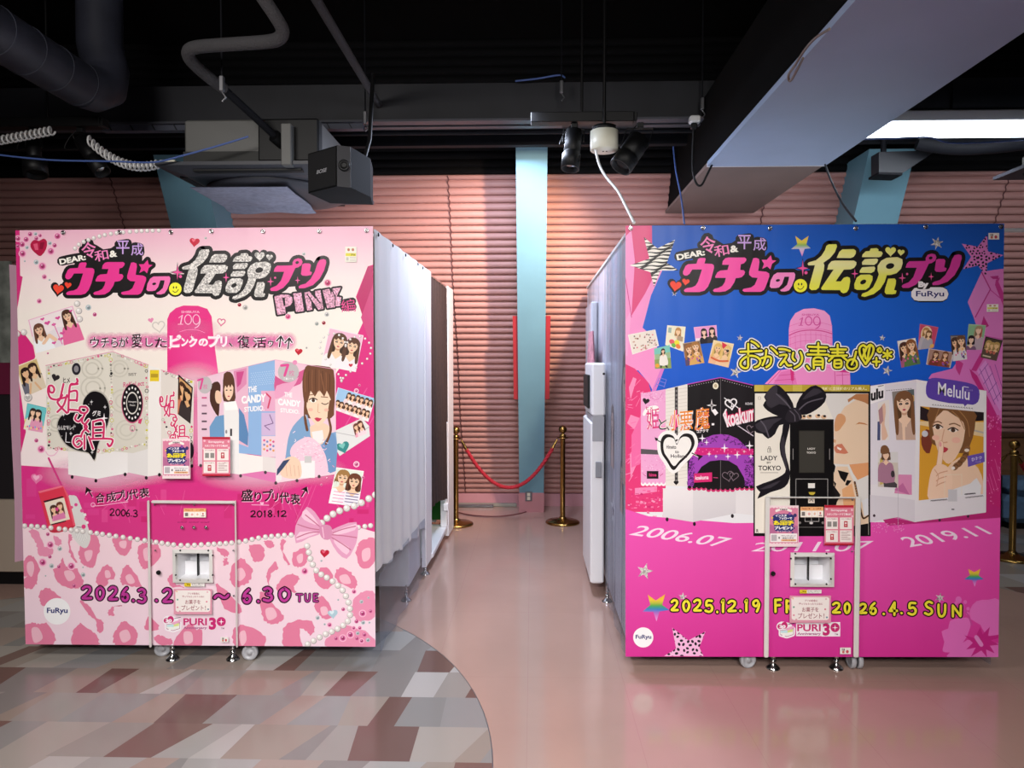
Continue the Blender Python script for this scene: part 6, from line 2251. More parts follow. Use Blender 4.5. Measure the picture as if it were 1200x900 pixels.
# small printed instructions over the buttons
a = Art(LC).crop(165, 570, 8.571)
for x0, x1 in ((368, 462), (484, 580), (600, 688)):
    a.text('ストラップ', (x0, 354, x1, 368), '#3a0c24', .03)
a.build('button_caption', Lban)


# ---- stickers and flyers stuck on the fronts
def sticker(canvas, name, label, cat, draw, rect, depth=.006):
    x0, y0, x1, y1 = rect
    p = aty((x0 + x1) / 2, y1, canvas.Y)
    cv = Canvas(canvas.Y - .013 - depth)
    t = obj(name, MB().prism([aty(x0, y1, cv.Y + .0003), aty(x1, y1, cv.Y + .0003), aty(x1, y0, cv.Y + .0003), aty(x0, y0, cv.Y + .0003)], (0, .0012, 0)), M['white'])
    b = Art(cv)
    b.aff(lambda p: (x0 + p[0] * (x1 - x0), y0 + p[1] * (y1 - y0)))
    draw(b)
    b.build('printed_face', t, 'paper')
    tag(t, label, cat)
    return t


def flyer_candy(b):
    b.rect(0, 0, 1, 1, '#f0d8dc')
    b.rect(.02, .04, .98, .93, '#d9829f')
    for k in range(9):
        b.ell(.06 + k * .11, .035, .055, .03, '#f0d8dc', 10)
        b.ell(.06 + k * .11, .94, .055, .03, '#f0d8dc', 10)
    b.poly([(.02, .45), (.2, .5), (.3, .7), (.02, .7)], '#b86a94')
    b.poly([(.7, .45), (.98, .5), (.98, .7), (.75, .7)], '#b86a94')
    b.stroke([(.25, .13), (.5, .08), (.75, .13)], .06, '#f4ece6', 3)
    b.text('期間限定', (.37, .075, .63, .12), '#5a2a48', .03)
    for x, y, rx, ry in ((.5, .4, .36, .2), (.32, .3, .2, .1), (.68, .3, .18, .1), (.4, .55, .22, .1), (.62, .55, .22, .1)):
        b.ell(x, y, rx, ry, '#27306e', 20)
    for x, y, r, c in ((.88, .24, .06, '#3a3468'), (.7, .2, .05, '#8a4a9a'), (.85, .55, .03, '#5a3a78'), (.12, .3, .03, '#e8d04c'), (.8, .66, .03, '#4a3a80')):
        b.ell(x, y, r, r * .75, c, 12)
    b.text('インスタ', (.22, .215, .6, .275), '#f4f0f4', .05)
    b.text('フォローで', (.35, .285, .78, .34), '#f4f0f4', .05)
    b.text('お菓子', (.16, .36, .84, .48), '#f2de2a', .08)
    b.text('プレゼント', (.2, .5, .82, .585), '#f4f0f4', .07)
    b.text('キャンペーン', (.28, .605, .72, .645), '#e8c4d8', .05)
    b.rect(.05, .68, .95, .89, '#f2ecec')
    b.rect(.09, .71, .27, .86, '#b9b0b6')
    b.rect(.33, .76, .37, .81, '#3a3038')
    b.text('アカウントをフォローして', (.42, .72, .9, .76), '#4a3440', .03)
    b.text('画面を提示', (.46, .775, .84, .81), '#4a3440', .03)
    b.rect(.42, .82, .92, .87, '#e8b080')
    b.text('スタッフまで', (.48, .828, .86, .862), '#8a3c2c', .03)


def flyer_photo(b):
    b.rect(0, 0, 1, 1, '#dc7c92')
    b.rect(0, 0, 1, .06, '#b81c34')
    b.rect(0, .955, 1, 1, '#b81c34')
    b.text('Scrapping', (.22, .1, .78, .165), '#f4dfe4', .03)
    b.text('スタンプカードで特典GET', (.08, .2, .92, .255), '#f6e8ec', .04)
    for x, y in ((.08, .1), (.94, .12), (.95, .28), (.05, .3)):
        b.ell(x, y, .04, .03, '#f0c0cc', 8)
    for x0, y0 in ((.05, .31), (.53, .31), (.05, .63), (.53, .63)):
        b.rect(x0, y0, x0 + .41, y0 + .29, '#f1e6e2')
        b.text('スタンプを集める', (x0 + .04, y0 + .02, x0 + .37, y0 + .05), '#a05868', .02)
    b.rect(.1, .41, .24, .54, '#8a8682')
    b.rect(.29, .41, .43, .54, '#8a8682')
    for x, y in ((.73, .47), (.26, .79)):
        b.poly([(x - .06, y - .07), (x + .06, y - .07), (x + .065, y + .08), (x - .065, y + .08)], '#b8283c')
        b.rect(x - .035, y - .04, x + .035, y + .0, '#f2dcd8')
        b.rect(x - .03, y + .02, x + .03, y + .05, '#e0a0a0')
    for k in range(6):
        b.rect(.57, .69 + k * .033, .57 + (.32 if k % 3 else .22), .702 + k * .033, '#a88084')


def price_card(b):
    b.rect(0, 0, 1, 1, '#f2e4d4')
    b.rect(0, 0, 1, .36, '#eeb078')
    b.text('取出口のご案内', (.06, .09, .42, .28), '#a03a20', .04)
    b.text('シール取出', (.55, .09, .9, .28), '#a03a20', .04)
    for k in range(4):
        b.rect(.03 + k * .245, .42, .23 + k * .245, .94, '#f7f0ea')
    b.rect(.06, .48, .2, .86, '#7a706c')
    b.ell(.38, .68, .06, .14, '#e8b0a8', 10)
    b.ell(.62, .66, .05, .14, '#e8c0a8', 10)
    b.rect(.83, .5, .9, .72, '#c46a6a')
    b.rect(.8, .78, .93, .88, '#8a5a58')


def candy_sign(b):
    b.rect(0, 0, 1, 1, '#dc97ab')
    b.poly([(.04, .1), (.08, .05), (.92, .05), (.96, .1), (.95, .85), (.9, .9), (.1, .9), (.05, .85)], '#efe6e2')
    b.text('プリの記念に', (.36, .14, .68, .22), '#b0707c', .03)
    b.text('撮ってもらったみんなに', (.22, .26, .8, .34), '#b0707c', .03)
    b.text('お菓子を', (.3, .42, .7, .6), '#a06068', .015)
    b.text('プレゼント！', (.2, .64, .84, .84), '#a06068', .015)
    for x, y, c in ((.1, .42, '#6aa08a'), (.86, .5, '#d87a90'), (.1, .72, '#d88a9c'), (.9, .8, '#6a8a9a'), (.16, .88, '#d8a0a8'), (.88, .12, '#e0b0b8'), (.08, .1, '#e8c0a0')):
        b.ell(x, y, .025, .035, c, 8)


def notice_strip(b):
    b.rect(0, 0, 1, 1, '#ebe6e2')
    b.rect(0, 0, .33, 1, '#e8cc2c')
    b.text('ご注意', (.04, .2, .3, .85), '#5a4a10', .04)
    b.text('取り忘れにご注意ください', (.37, .15, .97, .5), '#6a6460', .02)
    b.text('手を入れないでください', (.37, .58, .9, .88), '#6a6460', .02)


def mini_label(b):
    b.rect(0, 0, 1, 1, '#e9e4de')
    b.text('定員', (.15, .12, .45, .5), '#5a4a4a', .03)
    b.ell(.3, .68, .12, .2, '#c8645a', 10)
    b.ell(.68, .62, .14, .26, '#c84a58', 10)


def tall_label(b):
    b.rect(0, 0, 1, 1, '#ebe8dc')
    b.ell(.3, .2, .12, .1, '#b87058', 8)
    b.ell(.68, .2, .12, .1, '#b87058', 8)
    b.rect(.05, .42, .95, .62, '#ded44c')
    b.text('注意', (.5, .44, .9, .6), '#6a6420', .03)
    for k in range(4):
        b.rect(.4, .68 + k * .075, .92, .70 + k * .075, '#a09a90')
    b.rect(.08, .68, .3, .9, '#c4beb4')


sticker(LC, 'flyer', 'pink and navy candy gift flyer taped on the pink booth, left of its pair', 'flyer', flyer_candy, (190.2, 514, 223, 561), .02)
sticker(LC, 'flyer', 'red and pink photo card flyer with four cells on the pink booth', 'flyer', flyer_photo, (237, 512, 269.8, 557.8), .02)
sticker(LC, 'instruction_card', 'small orange topped instruction card at the top of the pink booth door', 'card', price_card, (215.2, 595.8, 241.3, 606.4), .001)
sticker(LC, 'candy_sign', 'pink bordered candy sign under the print chute of the pink booth', 'sign', candy_sign, (203.6, 690.2, 248.4, 720), .004)
sticker(LC, 'notice_sticker', 'yellow and white notice strip under the print chute of the pink booth', 'sticker', notice_strip, (216, 682.8, 239.8, 687.4), .001)
sticker(LC, 'label_sticker', 'tiny white label at the lower right of the pink booth door', 'sticker', mini_label, (258.5, 746.5, 267.6, 752.6), .001)
sticker(LC, 'label_sticker', 'pale label with a yellow stripe at the top right of the pink banner', 'sticker', tall_label, (404.5, 289, 417.8, 307.2), -.008)


# ================================================================== RIGHT (blue) banner
BLU = vgrad([(262, '#2f62b8'), (330, '#2f6cc6'), (440, '#2f66cc'), (520, '#2a58b8')])
a = Art(RC)
a.strip([(258, 728, 1182, '#1f54b0'), (330, 728, 1182, '#1e60c8'), (440, 728, 1182, '#1a5aca'), (470, 728, 1182, '#1a55be'), (560, 728, 1182, '#c8307f')])
PNK = '#ee92c8'
# left pink buildings
a.crop(720, 250, 5)
a.poly([(60, 60), (220, 60), (222, 390), (160, 540), (60, 640)], '#d8447c')
a.poly([(60, 140), (100, 100), (120, 280), (100, 600), (180, 470), (250, 330), (280, 335), (215, 480), (165, 670), (200, 700), (250, 780), (250, 920), (60, 920)], PNK)
a.poly([(60, 640), (100, 560), (70, 920), (60, 920)], '#f0a0d0')
a.stroke([(100, 610), (90, 540), (65, 380)], 4, '#c8327c')
a.crop(720, 420, 5)
a.poly([(60, 20), (120, 60), (200, 140), (215, 200), (300, 180), (300, 900), (60, 900)], '#df3b78')
a.poly([(225, 190), (290, 30), (240, 60), (60, -20), (60, 30), (140, 70), (205, 150)], PNK)
a.poly([(215, 200), (280, 40), (300, 40), (240, 200)], '#d87ac8')
for l in ([(245, 150), (295, 165)], [(255, 130), (300, 145)], [(240, 165), (262, 115)], [(290, 170), (305, 125)], [(270, 115), (305, 125)]):
    a.stroke(l, 4, '#7a7ad4')
for p in ([(85, 170), (110, 110), (130, 120), (95, 240)], [(75, 380), (95, 330), (150, 350), (120, 420)], [(90, 560), (150, 480), (140, 600), (95, 700)]):
    a.poly(p, '#f08cb8')
a.poly([(100, 450), (180, 280), (150, 200), (170, 190), (195, 290), (150, 620), (100, 640)], '#ea6aa4')
a.poly([(120, 760), (250, 750), (250, 780), (120, 800)], '#ee8ab8')
rnd = random.Random(21)
for k in range(75):
    x, y = rnd.uniform(62, 285), rnd.uniform(760, 925)
    w, h = rnd.uniform(4, 22), rnd.uniform(4, 22)
    a.rect(x, y, x + w, y + h * .6, rnd.choice(['#f07aa8', '#e85a94', '#c82a6c', '#f49cc0', '#d8347a']), rnd.choice((0, 0, .4)))
for k in range(24):
    x, y = rnd.uniform(62, 140), rnd.uniform(150, 740)
    a.stroke([(x, y), (x + rnd.uniform(8, 40), y + rnd.uniform(-50, 20))], 3, rnd.choice(['#f2a0c8', '#f080b0', '#ee6aa6']))
# the round pink tower
a.crop(720, 250, 5)
a.poly([(1020, 920), (1022, 680), (1030, 630), (1060, 585), (1110, 560), (1170, 556), (1230, 570), (1262, 600), (1275, 660), (1282, 920)], vgrad([(556, '#f2a2d4'), (920, '#f08ac8')]))
for k in range(9):
    x = 1030 + k * 30
    a.stroke([(x, 690 + abs(k - 4) * 6), (x + 2, 910)], 2, '#e25aa8')
for k in range(8):
    y = 640 + k * 36
    a.stroke([(1025, y + 22), (1080, y + 4), (1150, y - 2), (1220, y + 3), (1276, y + 18)], 2, '#e25aa8', 3)
a.stroke([(1024, 715), (1080, 692), (1150, 684), (1220, 690), (1276, 706)], 6, '#d84a94', 3)
a.text('SHIBUYA', (1098, 588, 1200, 600), '#d8509e', .02)
a.stroke([(1102, 612), (1092, 655)], 7, '#d8509e')
a.strokes([[(1086, 622), (1102, 612)], [(1080, 656), (1104, 656)]], 4, '#d8509e')
for cx in (1138, 1186):
    a.stroke([(cx + 19 * math.cos(t), 630 + 25 * math.sin(t)) for t in [2 * PI * k / 20 for k in range(20)]], 6, '#d8509e', closed=True)
a.stroke([(1206, 630), (1206, 648), (1196, 666), (1180, 676)], 6, '#d8509e', 4)
a.crop(720, 420, 5)
a.poly([(880, 150), (960, 70), (1040, 60), (1285, 60), (1380, 80), (1384, 160)], '#f090cc')
a.poly([(975, 80), (1050, 62), (1070, 150), (930, 150)], '#e87abc')
for l in ([(900, 150), (975, 70)], [(940, 130), (1060, 120)], [(965, 100), (1055, 92)], [(1035, 62), (1045, 150)], [(1290, 70), (1294, 155)], [(1300, 100), (1378, 95)], [(1335, 70), (1338, 155)]):
    a.stroke(l, 3, '#d23a8a')
a.poly([(1030, 60), (1050, 50), (1052, 130), (1035, 130)], '#d8347e')
a.poly([(1295, 64), (1372, 72), (1376, 84), (1297, 78)], '#d8348a')
# right pink buildings
a.crop(960, 250, 5)
a.poly([(870, 520), (952, 342), (1110, 320), (1110, 920), (780, 920), (935, 700), (905, 610)], '#da7cc2')
a.poly([(952, 342), (1005, 445), (912, 610), (870, 520)], '#d884c8')
a.stroke([(952, 345), (1003, 445), (915, 608)], 7, '#b83484')
a.poly([(1000, 370), (1050, 365), (1050, 385), (1018, 385)], '#b83484')
a.poly([(1030, 420), (1085, 560), (1085, 480), (1050, 400), (1060, 375), (1035, 390)], '#c23a8c')
a.stroke([(1005, 450), (1100, 530)], 5, '#c8409a')
a.poly([(965, 605), (995, 660), (975, 670), (945, 670)], '#bc2e80')
a.stroke([(965, 605), (948, 668)], 5, '#b83484')
a.stroke([(930, 710), (1110, 745)], 4, '#c04a9c')
a.crop(960, 420, 5)
a.poly([(660, 90), (780, 60), (850, -40), (1100, -80), (1110, 560), (985, 330), (930, 180), (640, 118)], '#d674be')
a.poly([(800, 0), (845, 30), (822, 100), (800, 60)], '#c03a86')
a.poly([(890, 70), (920, 75), (975, -20), (945, -30)], '#c23486')
a.poly([(880, 60), (925, 100), (1085, 420), (1085, 520), (985, 330), (930, 170), (895, 110)], '#bc2c7c')
a.poly([(925, 75), (975, 10), (1085, 240), (1060, 310)], '#d88cd0')
for k in range(4):
    a.stroke([(940 + k * 30, 60 - k * 8), (1030 + k * 18, 270 - k * 20)], 3, '#7a3a92')
    a.stroke([(935 + k * 28, 100 + k * 50), (990 + k * 25, 30 + k * 55)], 3, '#7a3a92')
a.poly([(975, 300), (1085, 420), (1080, 900), (975, 900)], '#bb2870')
rnd = random.Random(31)
for k in range(34):
    x, y = rnd.uniform(985, 1075), rnd.uniform(320, 420)
    a.rect(x, y, x + rnd.uniform(4, 14), y + rnd.uniform(5, 16), rnd.choice(['#d04c94', '#dc70b0', '#a82068', '#c83a86']), .5)
for k in range(9):
    x = 985 + k * 11
    y = rnd.uniform(500, 700)
    a.stroke([(x, y), (x + 30, y + 100)], 2.5, '#d86aa6')
for k in range(30):
    x, y = rnd.uniform(985, 1070), rnd.uniform(330, 900)
    a.ell(x, y, 2.5, 2.5, '#e8a0cc', 6)
# magenta ground
a.px()
a.poly([(728, 595), (760, 605), (860, 613), (960, 612), (1040, 612), (1110, 608), (1182, 603), (1182, 775), (728, 775)], vgrad([(600, '#e656b0'), (640, '#de4aa6'), (690, '#d43796'), (775, '#cc2f8e')]))
a.poly([(1020, 590), (1160, 590), (1182, 600), (1182, 606), (1110, 611), (1040, 616)], '#b82a74')
for k in range(60):
    x, y = rnd.uniform(1022, 1060), rnd.uniform(612, 624)
    a.ell(x, y, .6, .6, '#e890c8', 5)
# hibiscus
a.crop(960, 590, 4.5)
HIB = '#de6cba'
for p in ([(800, 610), (795, 560), (830, 515), (890, 508), (960, 515), (960, 700), (880, 690), (850, 640)], [(800, 610), (740, 605), (690, 620), (680, 660), (645, 675), (660, 730), (650, 770), (665, 785), (720, 775), (780, 700)], [(780, 720), (690, 785), (680, 815), (800, 815), (960, 815), (960, 740), (850, 730)]):
    a.poly(p, HIB, 2)
a.poly([(850, 650), (862, 690), (900, 650), (890, 700), (960, 690), (960, 705), (905, 722), (950, 745), (900, 750), (925, 790), (880, 770), (885, 812), (855, 775), (800, 808), (825, 760), (775, 770), (810, 735), (765, 695), (825, 712), (835, 680)], '#c02480')
a.stroke([(828, 705), (855, 745)], 22, '#dc84c4')
for x, y, r in ((735, 508, 17), (770, 520, 10), (722, 525, 9), (785, 555, 9), (755, 540, 8), (782, 580, 9)):
    a.ell(x, y, r, r * 1.1, HIB, 10)
a.stroke([(760, 555), (785, 590), (805, 640)], 8, '#c8489a', 3)
a.build('background_print', Rban)

# stars
a = Art(RC)
def patterned_star(a, pts, base, spots, seed, kind, n):
    a.poly(pts, base)
    hp = a.c
    rr = random.Random(seed)
    tris = tessellate_polygon([[Vector((*p, 0)) for p in pts]])
    xs, ys = [p[0] for p in pts], [p[1] for p in pts]
    allt = []
    # draw the pattern once per triangle of the star, clipped to it
    items = []
    if kind == 'zebra':
        step = (max(ys) - min(ys)) / n
        for k in range(n + 6):
            y = min(ys) + (k - 3) * step
            pl = [(x, y + step * .8 * math.sin(x * .035 + k) + (x - min(xs)) * -.28 + 20) for x in range(int(min(xs)), int(max(xs)) + 14, 14)]
            up = pl
            lo = [(x, yy + step * (.62 + .2 * math.sin(x * .06 + k))) for x, yy in reversed(pl)]
            items.append(up + lo)
    else:
        st = spots * 2.7
        for gy in range(int((max(ys) - min(ys)) / st) + 2):
            for gx in range(int((max(xs) - min(xs)) / st) + 2):
                items.append((min(xs) + (gx + .5 * (gy % 2)) * st + rr.uniform(-.3, .3) * spots, min(ys) + gy * st * .9 + rr.uniform(-.3, .3) * spots, spots * rr.uniform(.8, 1.15), rr.uniform(0, 6)))
    for t in tris:
        a.clip = half_planes([a.map(pts[i]) for i in t])
        for it in items:
            if kind == 'zebra':
                a.poly(it, '#1c1a1a')
            else:
                x, y, r, ph = it
                for q in range(3):
                    an = ph + q * 2.1
                    a.ell(x + r * .75 * math.cos(an), y + r * .75 * math.sin(an), r * .55, r * .4, '#1c1420', 8, an + 1.5)
    a.clip = []
a.crop(720, 250, 5)
patterned_star(a, [(172, 138), (252, 205), (355, 155), (308, 290), (378, 335), (270, 335), (232, 430), (210, 345), (90, 305), (205, 265)], '#ece8e0', 0, 1, 'zebra', 22)
a.crop(960, 250, 5)
grid = []
patterned_star(a, [(985, 125), (988, 222), (1080, 245), (985, 292), (982, 372), (930, 305), (842, 328), (890, 255), (835, 178), (930, 195)], '#dc80c4', 14, 5, 'leopard', 42)
a.crop(720, 590, 4.5)
patterned_star(a, [(305, 655), (390, 722), (480, 675), (448, 760), (470, 805), (262, 805), (325, 765)], '#eeb8dc', 17, 9, 'leopard', 30)
def rainbow(y0, y1):
    return vgrad([(y0, '#e6a040'), (y0 + (y1 - y0) * .25, '#e2c23c'), (y0 + (y1 - y0) * .42, '#4aa84a'), (y0 + (y1 - y0) * .58, '#3a78c8'), (y0 + (y1 - y0) * .72, '#c060b8'), (y1, '#e8a0dc')])
def cut_star(a, pts, f, n=9):
    """rainbow bands: slice the star so that the colour runs smoothly"""
    ys = [p[1] for p in pts]
    y0, y1 = min(ys), max(ys)
    tris = tessellate_polygon([[Vector((*p, 0)) for p in pts]])
    a.nxt()
    for k in range(n):
        ya, yb = y0 + (y1 - y0) * k / n, y0 + (y1 - y0) * (k + 1) / n
        for t in tris:
            poly = [(pts[i], ()) for i in t]
            poly = clip_half(poly, 0, 1, -ya)
            poly = clip_half(poly, 0, -1, yb) if len(poly) > 2 else []
            for i in range(1, len(poly) - 1):
                ps = [poly[0][0], poly[i][0], poly[i + 1][0]]
                a._tri(ps, [f(p) for p in ps])
a.crop(720, 250, 5)
cut_star(a, [(1060, 132), (1097, 160), (1138, 132), (1125, 182), (1150, 205), (1115, 208), (1100, 252), (1082, 208), (1035, 210), (1072, 180)], vgrad([(132, '#e8b45c'), (170, '#d8cc4c'), (190, '#6ab060'), (205, '#c8c0d8'), (252, '#ee8acc')]))
a.crop(720, 590, 4.5)
cut_star(a, [(175, 480), (218, 512), (268, 478), (252, 535), (290, 562), (238, 570), (222, 622), (205, 572), (148, 570), (190, 535)], rainbow(478, 622))
a.crop(960, 590, 4.5)
cut_star(a, [(785, 345), (818, 362), (850, 345), (840, 380), (868, 400), (832, 405), (820, 438), (806, 404), (765, 400), (795, 378)], rainbow(345, 438))
a.build('star_print', Rban)
for (w, x, y, R) in (((960, 250, 5), 690, 175, 40), ((960, 250, 5), 370, 730, 20), ((720, 250, 5), 735, 730, 20), ((720, 250, 5), 352, 470, 18), ((720, 420, 5), 710, 80, 38), ((960, 420, 5), 398, 72, 32), ((720, 590, 4.5), 160, 358, 45), ((720, 590, 4.5), 360, 492, 24), ((960, 590, 4.5), 637, 498, 28)):
    g = Art(RC).crop(*w)
    g.star(x, y, R, R * .38, '#cfcac6', -PI / 2 + (.25 if R > 30 else .1), 6 if R in (40, 28) else 5)
    g.build('glitter_star_print', Rban, 'print_glitter', 'silver glitter star')



def yellow(p):
    return vgrad([(130, '#e6e85a'), (300, '#efe9a0'), (360, '#ece9a6'), (460, '#e8e658'), (680, '#e6e44c')])(p)


title(RC, Rban, lambda p: p, ('#f556aa', '#f58cc8', yellow, '#d03e9a'), False)
a = Art(RC).crop(1030, 270, 8.571)
a.stroke([(400, 640), (620, 640)], 165, '#1d1a1c')
a.stroke([(390, 640), (630, 640)], 138, '#ece8ec')
a.text('By', (395, 512, 500, 588), '#f2eef0', .08)
a.stroke([(405, 560), (490, 560)], 60, '#1d1a1c')
a.text('By', (395, 512, 500, 588), '#f2eef0', .07)
a.text('FuRyu', (372, 608, 655, 680), '#2a2c6c', .02)
a.build('byline_logo', Rban)

# slogan in yellow hand lettering
OK_ = [[(48, 140), (120, 138), (205, 133)], [(106, 82), (106, 200), (104, 250), (80, 262), (50, 240), (58, 205), (105, 172), (160, 175), (195, 202), (185, 240), (155, 256)], [(130, 62), (160, 78), (185, 102)],
       [(205, 188), (255, 176), (276, 190), (268, 232), (240, 255)], [(240, 128), (232, 190), (212, 240)], [(276, 110), (300, 130), (322, 155)],
       [(335, 120), (375, 122), (415, 135)], [(340, 168), (392, 166), (345, 238)], [(350, 228), (378, 212), (398, 240), (425, 240)],
       [(440, 148), (434, 185), (452, 205)], [(492, 142), (506, 185), (490, 232), (448, 260)], [(540, 245), (558, 268)],
       [(555, 103), (690, 108)], [(568, 133), (676, 135)], [(545, 160), (700, 162)], [(625, 76), (625, 158)], [(592, 262), (594, 190), (655, 190), (656, 262)], [(598, 212), (650, 212)], [(598, 236), (650, 236)],
       [(715, 122), (830, 124)], [(728, 146), (812, 146)], [(704, 172), (836, 168)], [(768, 88), (768, 166)], [(742, 170), (704, 208)], [(795, 168), (838, 205)], [(746, 204), (792, 204), (792, 252), (746, 252), (746, 204)], [(748, 228), (790, 228)],
       [(835, 235), (850, 205), (880, 196), (908, 215), (908, 250), (880, 268), (848, 260), (835, 235)], [(872, 235), (892, 190), (905, 140)],
       [(975, 232), (938, 170), (930, 118), (955, 92), (984, 106), (1010, 88), (1034, 112), (1022, 165), (975, 232)], [(984, 108), (950, 185)], [(1008, 96), (985, 215)], [(960, 120), (968, 160), (975, 190)],
       [(1055, 186), (1055, 242)], [(1030, 214), (1080, 214)], [(1094, 128), (1080, 112), (1064, 128), (1080, 144), (1094, 128)], [(1136, 130), (1136, 190)], [(1106, 146), (1166, 176)], [(1166, 144), (1106, 178)]]
a = Art(RC).crop(860, 390, 6.316)
for w, c in ((54, '#eeeae6'), (36, '#16130f'), (16, '#eae23c')):
    a.strokes(OK_, w, c, 4)
a.build('slogan_lettering', Rban)

# little photo prints
def rphoto(tl, tr, br, bl, bg, border, fn, s=8.571, ox=730, oy=375):
    b = Art(RC)
    photo(b, *C5(ox, oy, s, [tl, tr, br, bl]), bg, border, .035)
    fn(b)
    b.build('photo_print', Rban)
def collage(b):
    rr = random.Random(2)
    for k in range(44):
        x, y = rr.uniform(.06, .92), rr.uniform(.08, .9)
        b.rect(x, y, x + .05, y + .07, rr.choice(['#8a5a50', '#c8a090', '#6a5a58', '#d8b0b8', '#b08a6a', '#d86a7a']))
rphoto((50, 148), (325, 95), (362, 260), (95, 348), '#e6dcd2', '#ece8e0', collage)
def magazine(b):
    person_print(b, .62, .08, .3, '#c08a4c', '#ecc8a0', '#ece4d0', 1.2, detail=False)
    b.rect(.08, .1, .25, .35, '#9ab0a8')
    b.rect(.6, .42, .92, .62, '#b0987c')
    b.ell(.35, .75, .16, .12, '#e05a6a', 10)
    b.ell(.62, .72, .15, .12, '#e8e03c', 10)
    b.ell(.7, .86, .14, .1, '#e8803c', 10)
    b.ell(.45, .88, .12, .1, '#6ab04a', 10)
rphoto((445, 52), (630, 68), (605, 318), (425, 250), '#ece6cc', '#f0ead0', magazine)
def jumper(b):
    b.rect(0, .55, 1, 1, '#8aa05c')
    b.rect(0, 0, 1, .3, '#7ac4b8')
    b.poly([(.35, .35), (.6, .25), (.7, .5), (.6, .75), (.8, .95), (.7, .98), (.5, .75), (.4, .98), (.32, .95), (.42, .65)], '#2c2830')
    person_print(b, .55, .1, .2, '#3a2620', '#e8c0a0', '#eae4dc', 1.1, detail=False)
    b.ell(.15, .85, .14, .1, '#e8a03c', 8)
rphoto((312, 288), (470, 250), (488, 485), (322, 490), '#9ab48c', '#c8d0a0', jumper)
def two_pink(b):
    b.rect(0, .65, 1, 1, '#ecdce4')
    person_print(b, .42, .15, .34, '#2a2022', '#ecc8b0', '#26222c', 1.3, detail=False)
    person_print(b, .78, .12, .34, '#2a2022', '#ecc8b0', '#3a3438', 1.5, detail=False)
rphoto((710, 72), (940, 50), (950, 225), (735, 245), '#e89cce', '#ecb4d8', two_pink)
def gals(h1, h2, c1, c2):
    def f(b):
        person_print(b, .32, .1, .36, h1, '#ecc49c', c1)
        person_print(b, .7, .04, .36, h2, '#eec8a4', c2)
        rr = random.Random(6)
        for k in range(14):
            b.ell(rr.uniform(.1, .95), rr.uniform(.55, .95), .05, .04, rr.choice(['#8a5ab0', '#e0a84c', '#d85a8a', '#4a3a5a']), 8)
    return f
rphoto((600, 235), (770, 205), (818, 430), (632, 462), '#7a5a48', '#b09a80', gals('#9a6434', '#a87440', '#5a4a6a', '#d8a860'))
def blond(b):
    person_print(b, .3, .12, .34, '#e0b868', '#f0c89c', '#e8b890')
    person_print(b, .72, .12, .34, '#e4c078', '#f0c8a0', '#ecc8a0')
    b.poly([(.42, .02), (.7, .1), (.55, .3), (.48, .2)], '#d8344c')
    b.stroke([(.1, .75), (.5, .82), (.9, .74)], .08, '#d8643c', 3)
    b.heart(.78, .34, .08, '#1c1618')
rphoto((910, 200), (1115, 240), (1060, 478), (855, 430), '#ecd4a4', '#f0e0b8', blond)
R2 = dict(ox=1040, oy=375)
rphoto((98, 212), (280, 180), (332, 440), (140, 480), '#ece4dc', '#ece4d8', gals('#4a2e26', '#8a5634', '#a85a7a', '#5a7a4a'), **R2)
def arch(b):
    b.ell(.42, .4, .32, .36, '#e8d0b0', 16)
    person_print(b, .38, .12, .26, '#b8884c', '#ecc8a0', '#b8b0b8', 1.4, detail=False)
    person_print(b, .55, .22, .24, '#7a5230', '#ecc8a0', '#a8a4b0', 1.4, detail=False)
    b.ell(.85, .9, .14, .1, '#e0b060', 8)
rphoto((325, 38), (512, 72), (465, 280), (305, 300), '#c84a6a', '#c86a84', arch, **R2)
rphoto((415, 285), (665, 325), (632, 480), (388, 448), '#a88478', '#d8c8bc', gals('#6e4430', '#7a4a30', '#7a3a30', '#8a4434'), **R2)
rphoto((630, 155), (780, 150), (800, 395), (655, 415), '#8a8484', '#5a5456', gals('#4a342c', '#6a4a38', '#c8c4c8', '#d8d4d8'), **R2)
def green(b):
    person_print(b, .62, .06, .3, '#a89070', '#ecc8b0', '#b8a4b0', 1.5, detail=False)
    person_print(b, .25, .45, .28, '#2c2026', '#ecc8b0', '#7a5a78', 1.2, detail=False)
    b.stroke([(.8, .2), (.75, .5)], .06, '#b8343c')
rphoto((815, 40), (990, 52), (950, 300), (790, 300), '#8ab890', '#a8c4a0', green, **R2)
def dark(b):
    for k, x in enumerate((.28, .52, .75)):
        person_print(b, x, .15 + .05 * (k % 2), .3, '#b8985c', '#e4c090', '#5a4a40', 1.3, detail=False)
    for k, x in enumerate((.3, .52, .72)):
        b.ell(x, .66, .08, .08, '#c86a5a', 8)
    b.rect(.1, .85, .6, .92, '#c8bca0')
rphoto((985, 165), (1158, 205), (1095, 412), (935, 375), '#4a4034', '#1c1818', dark, **R2)

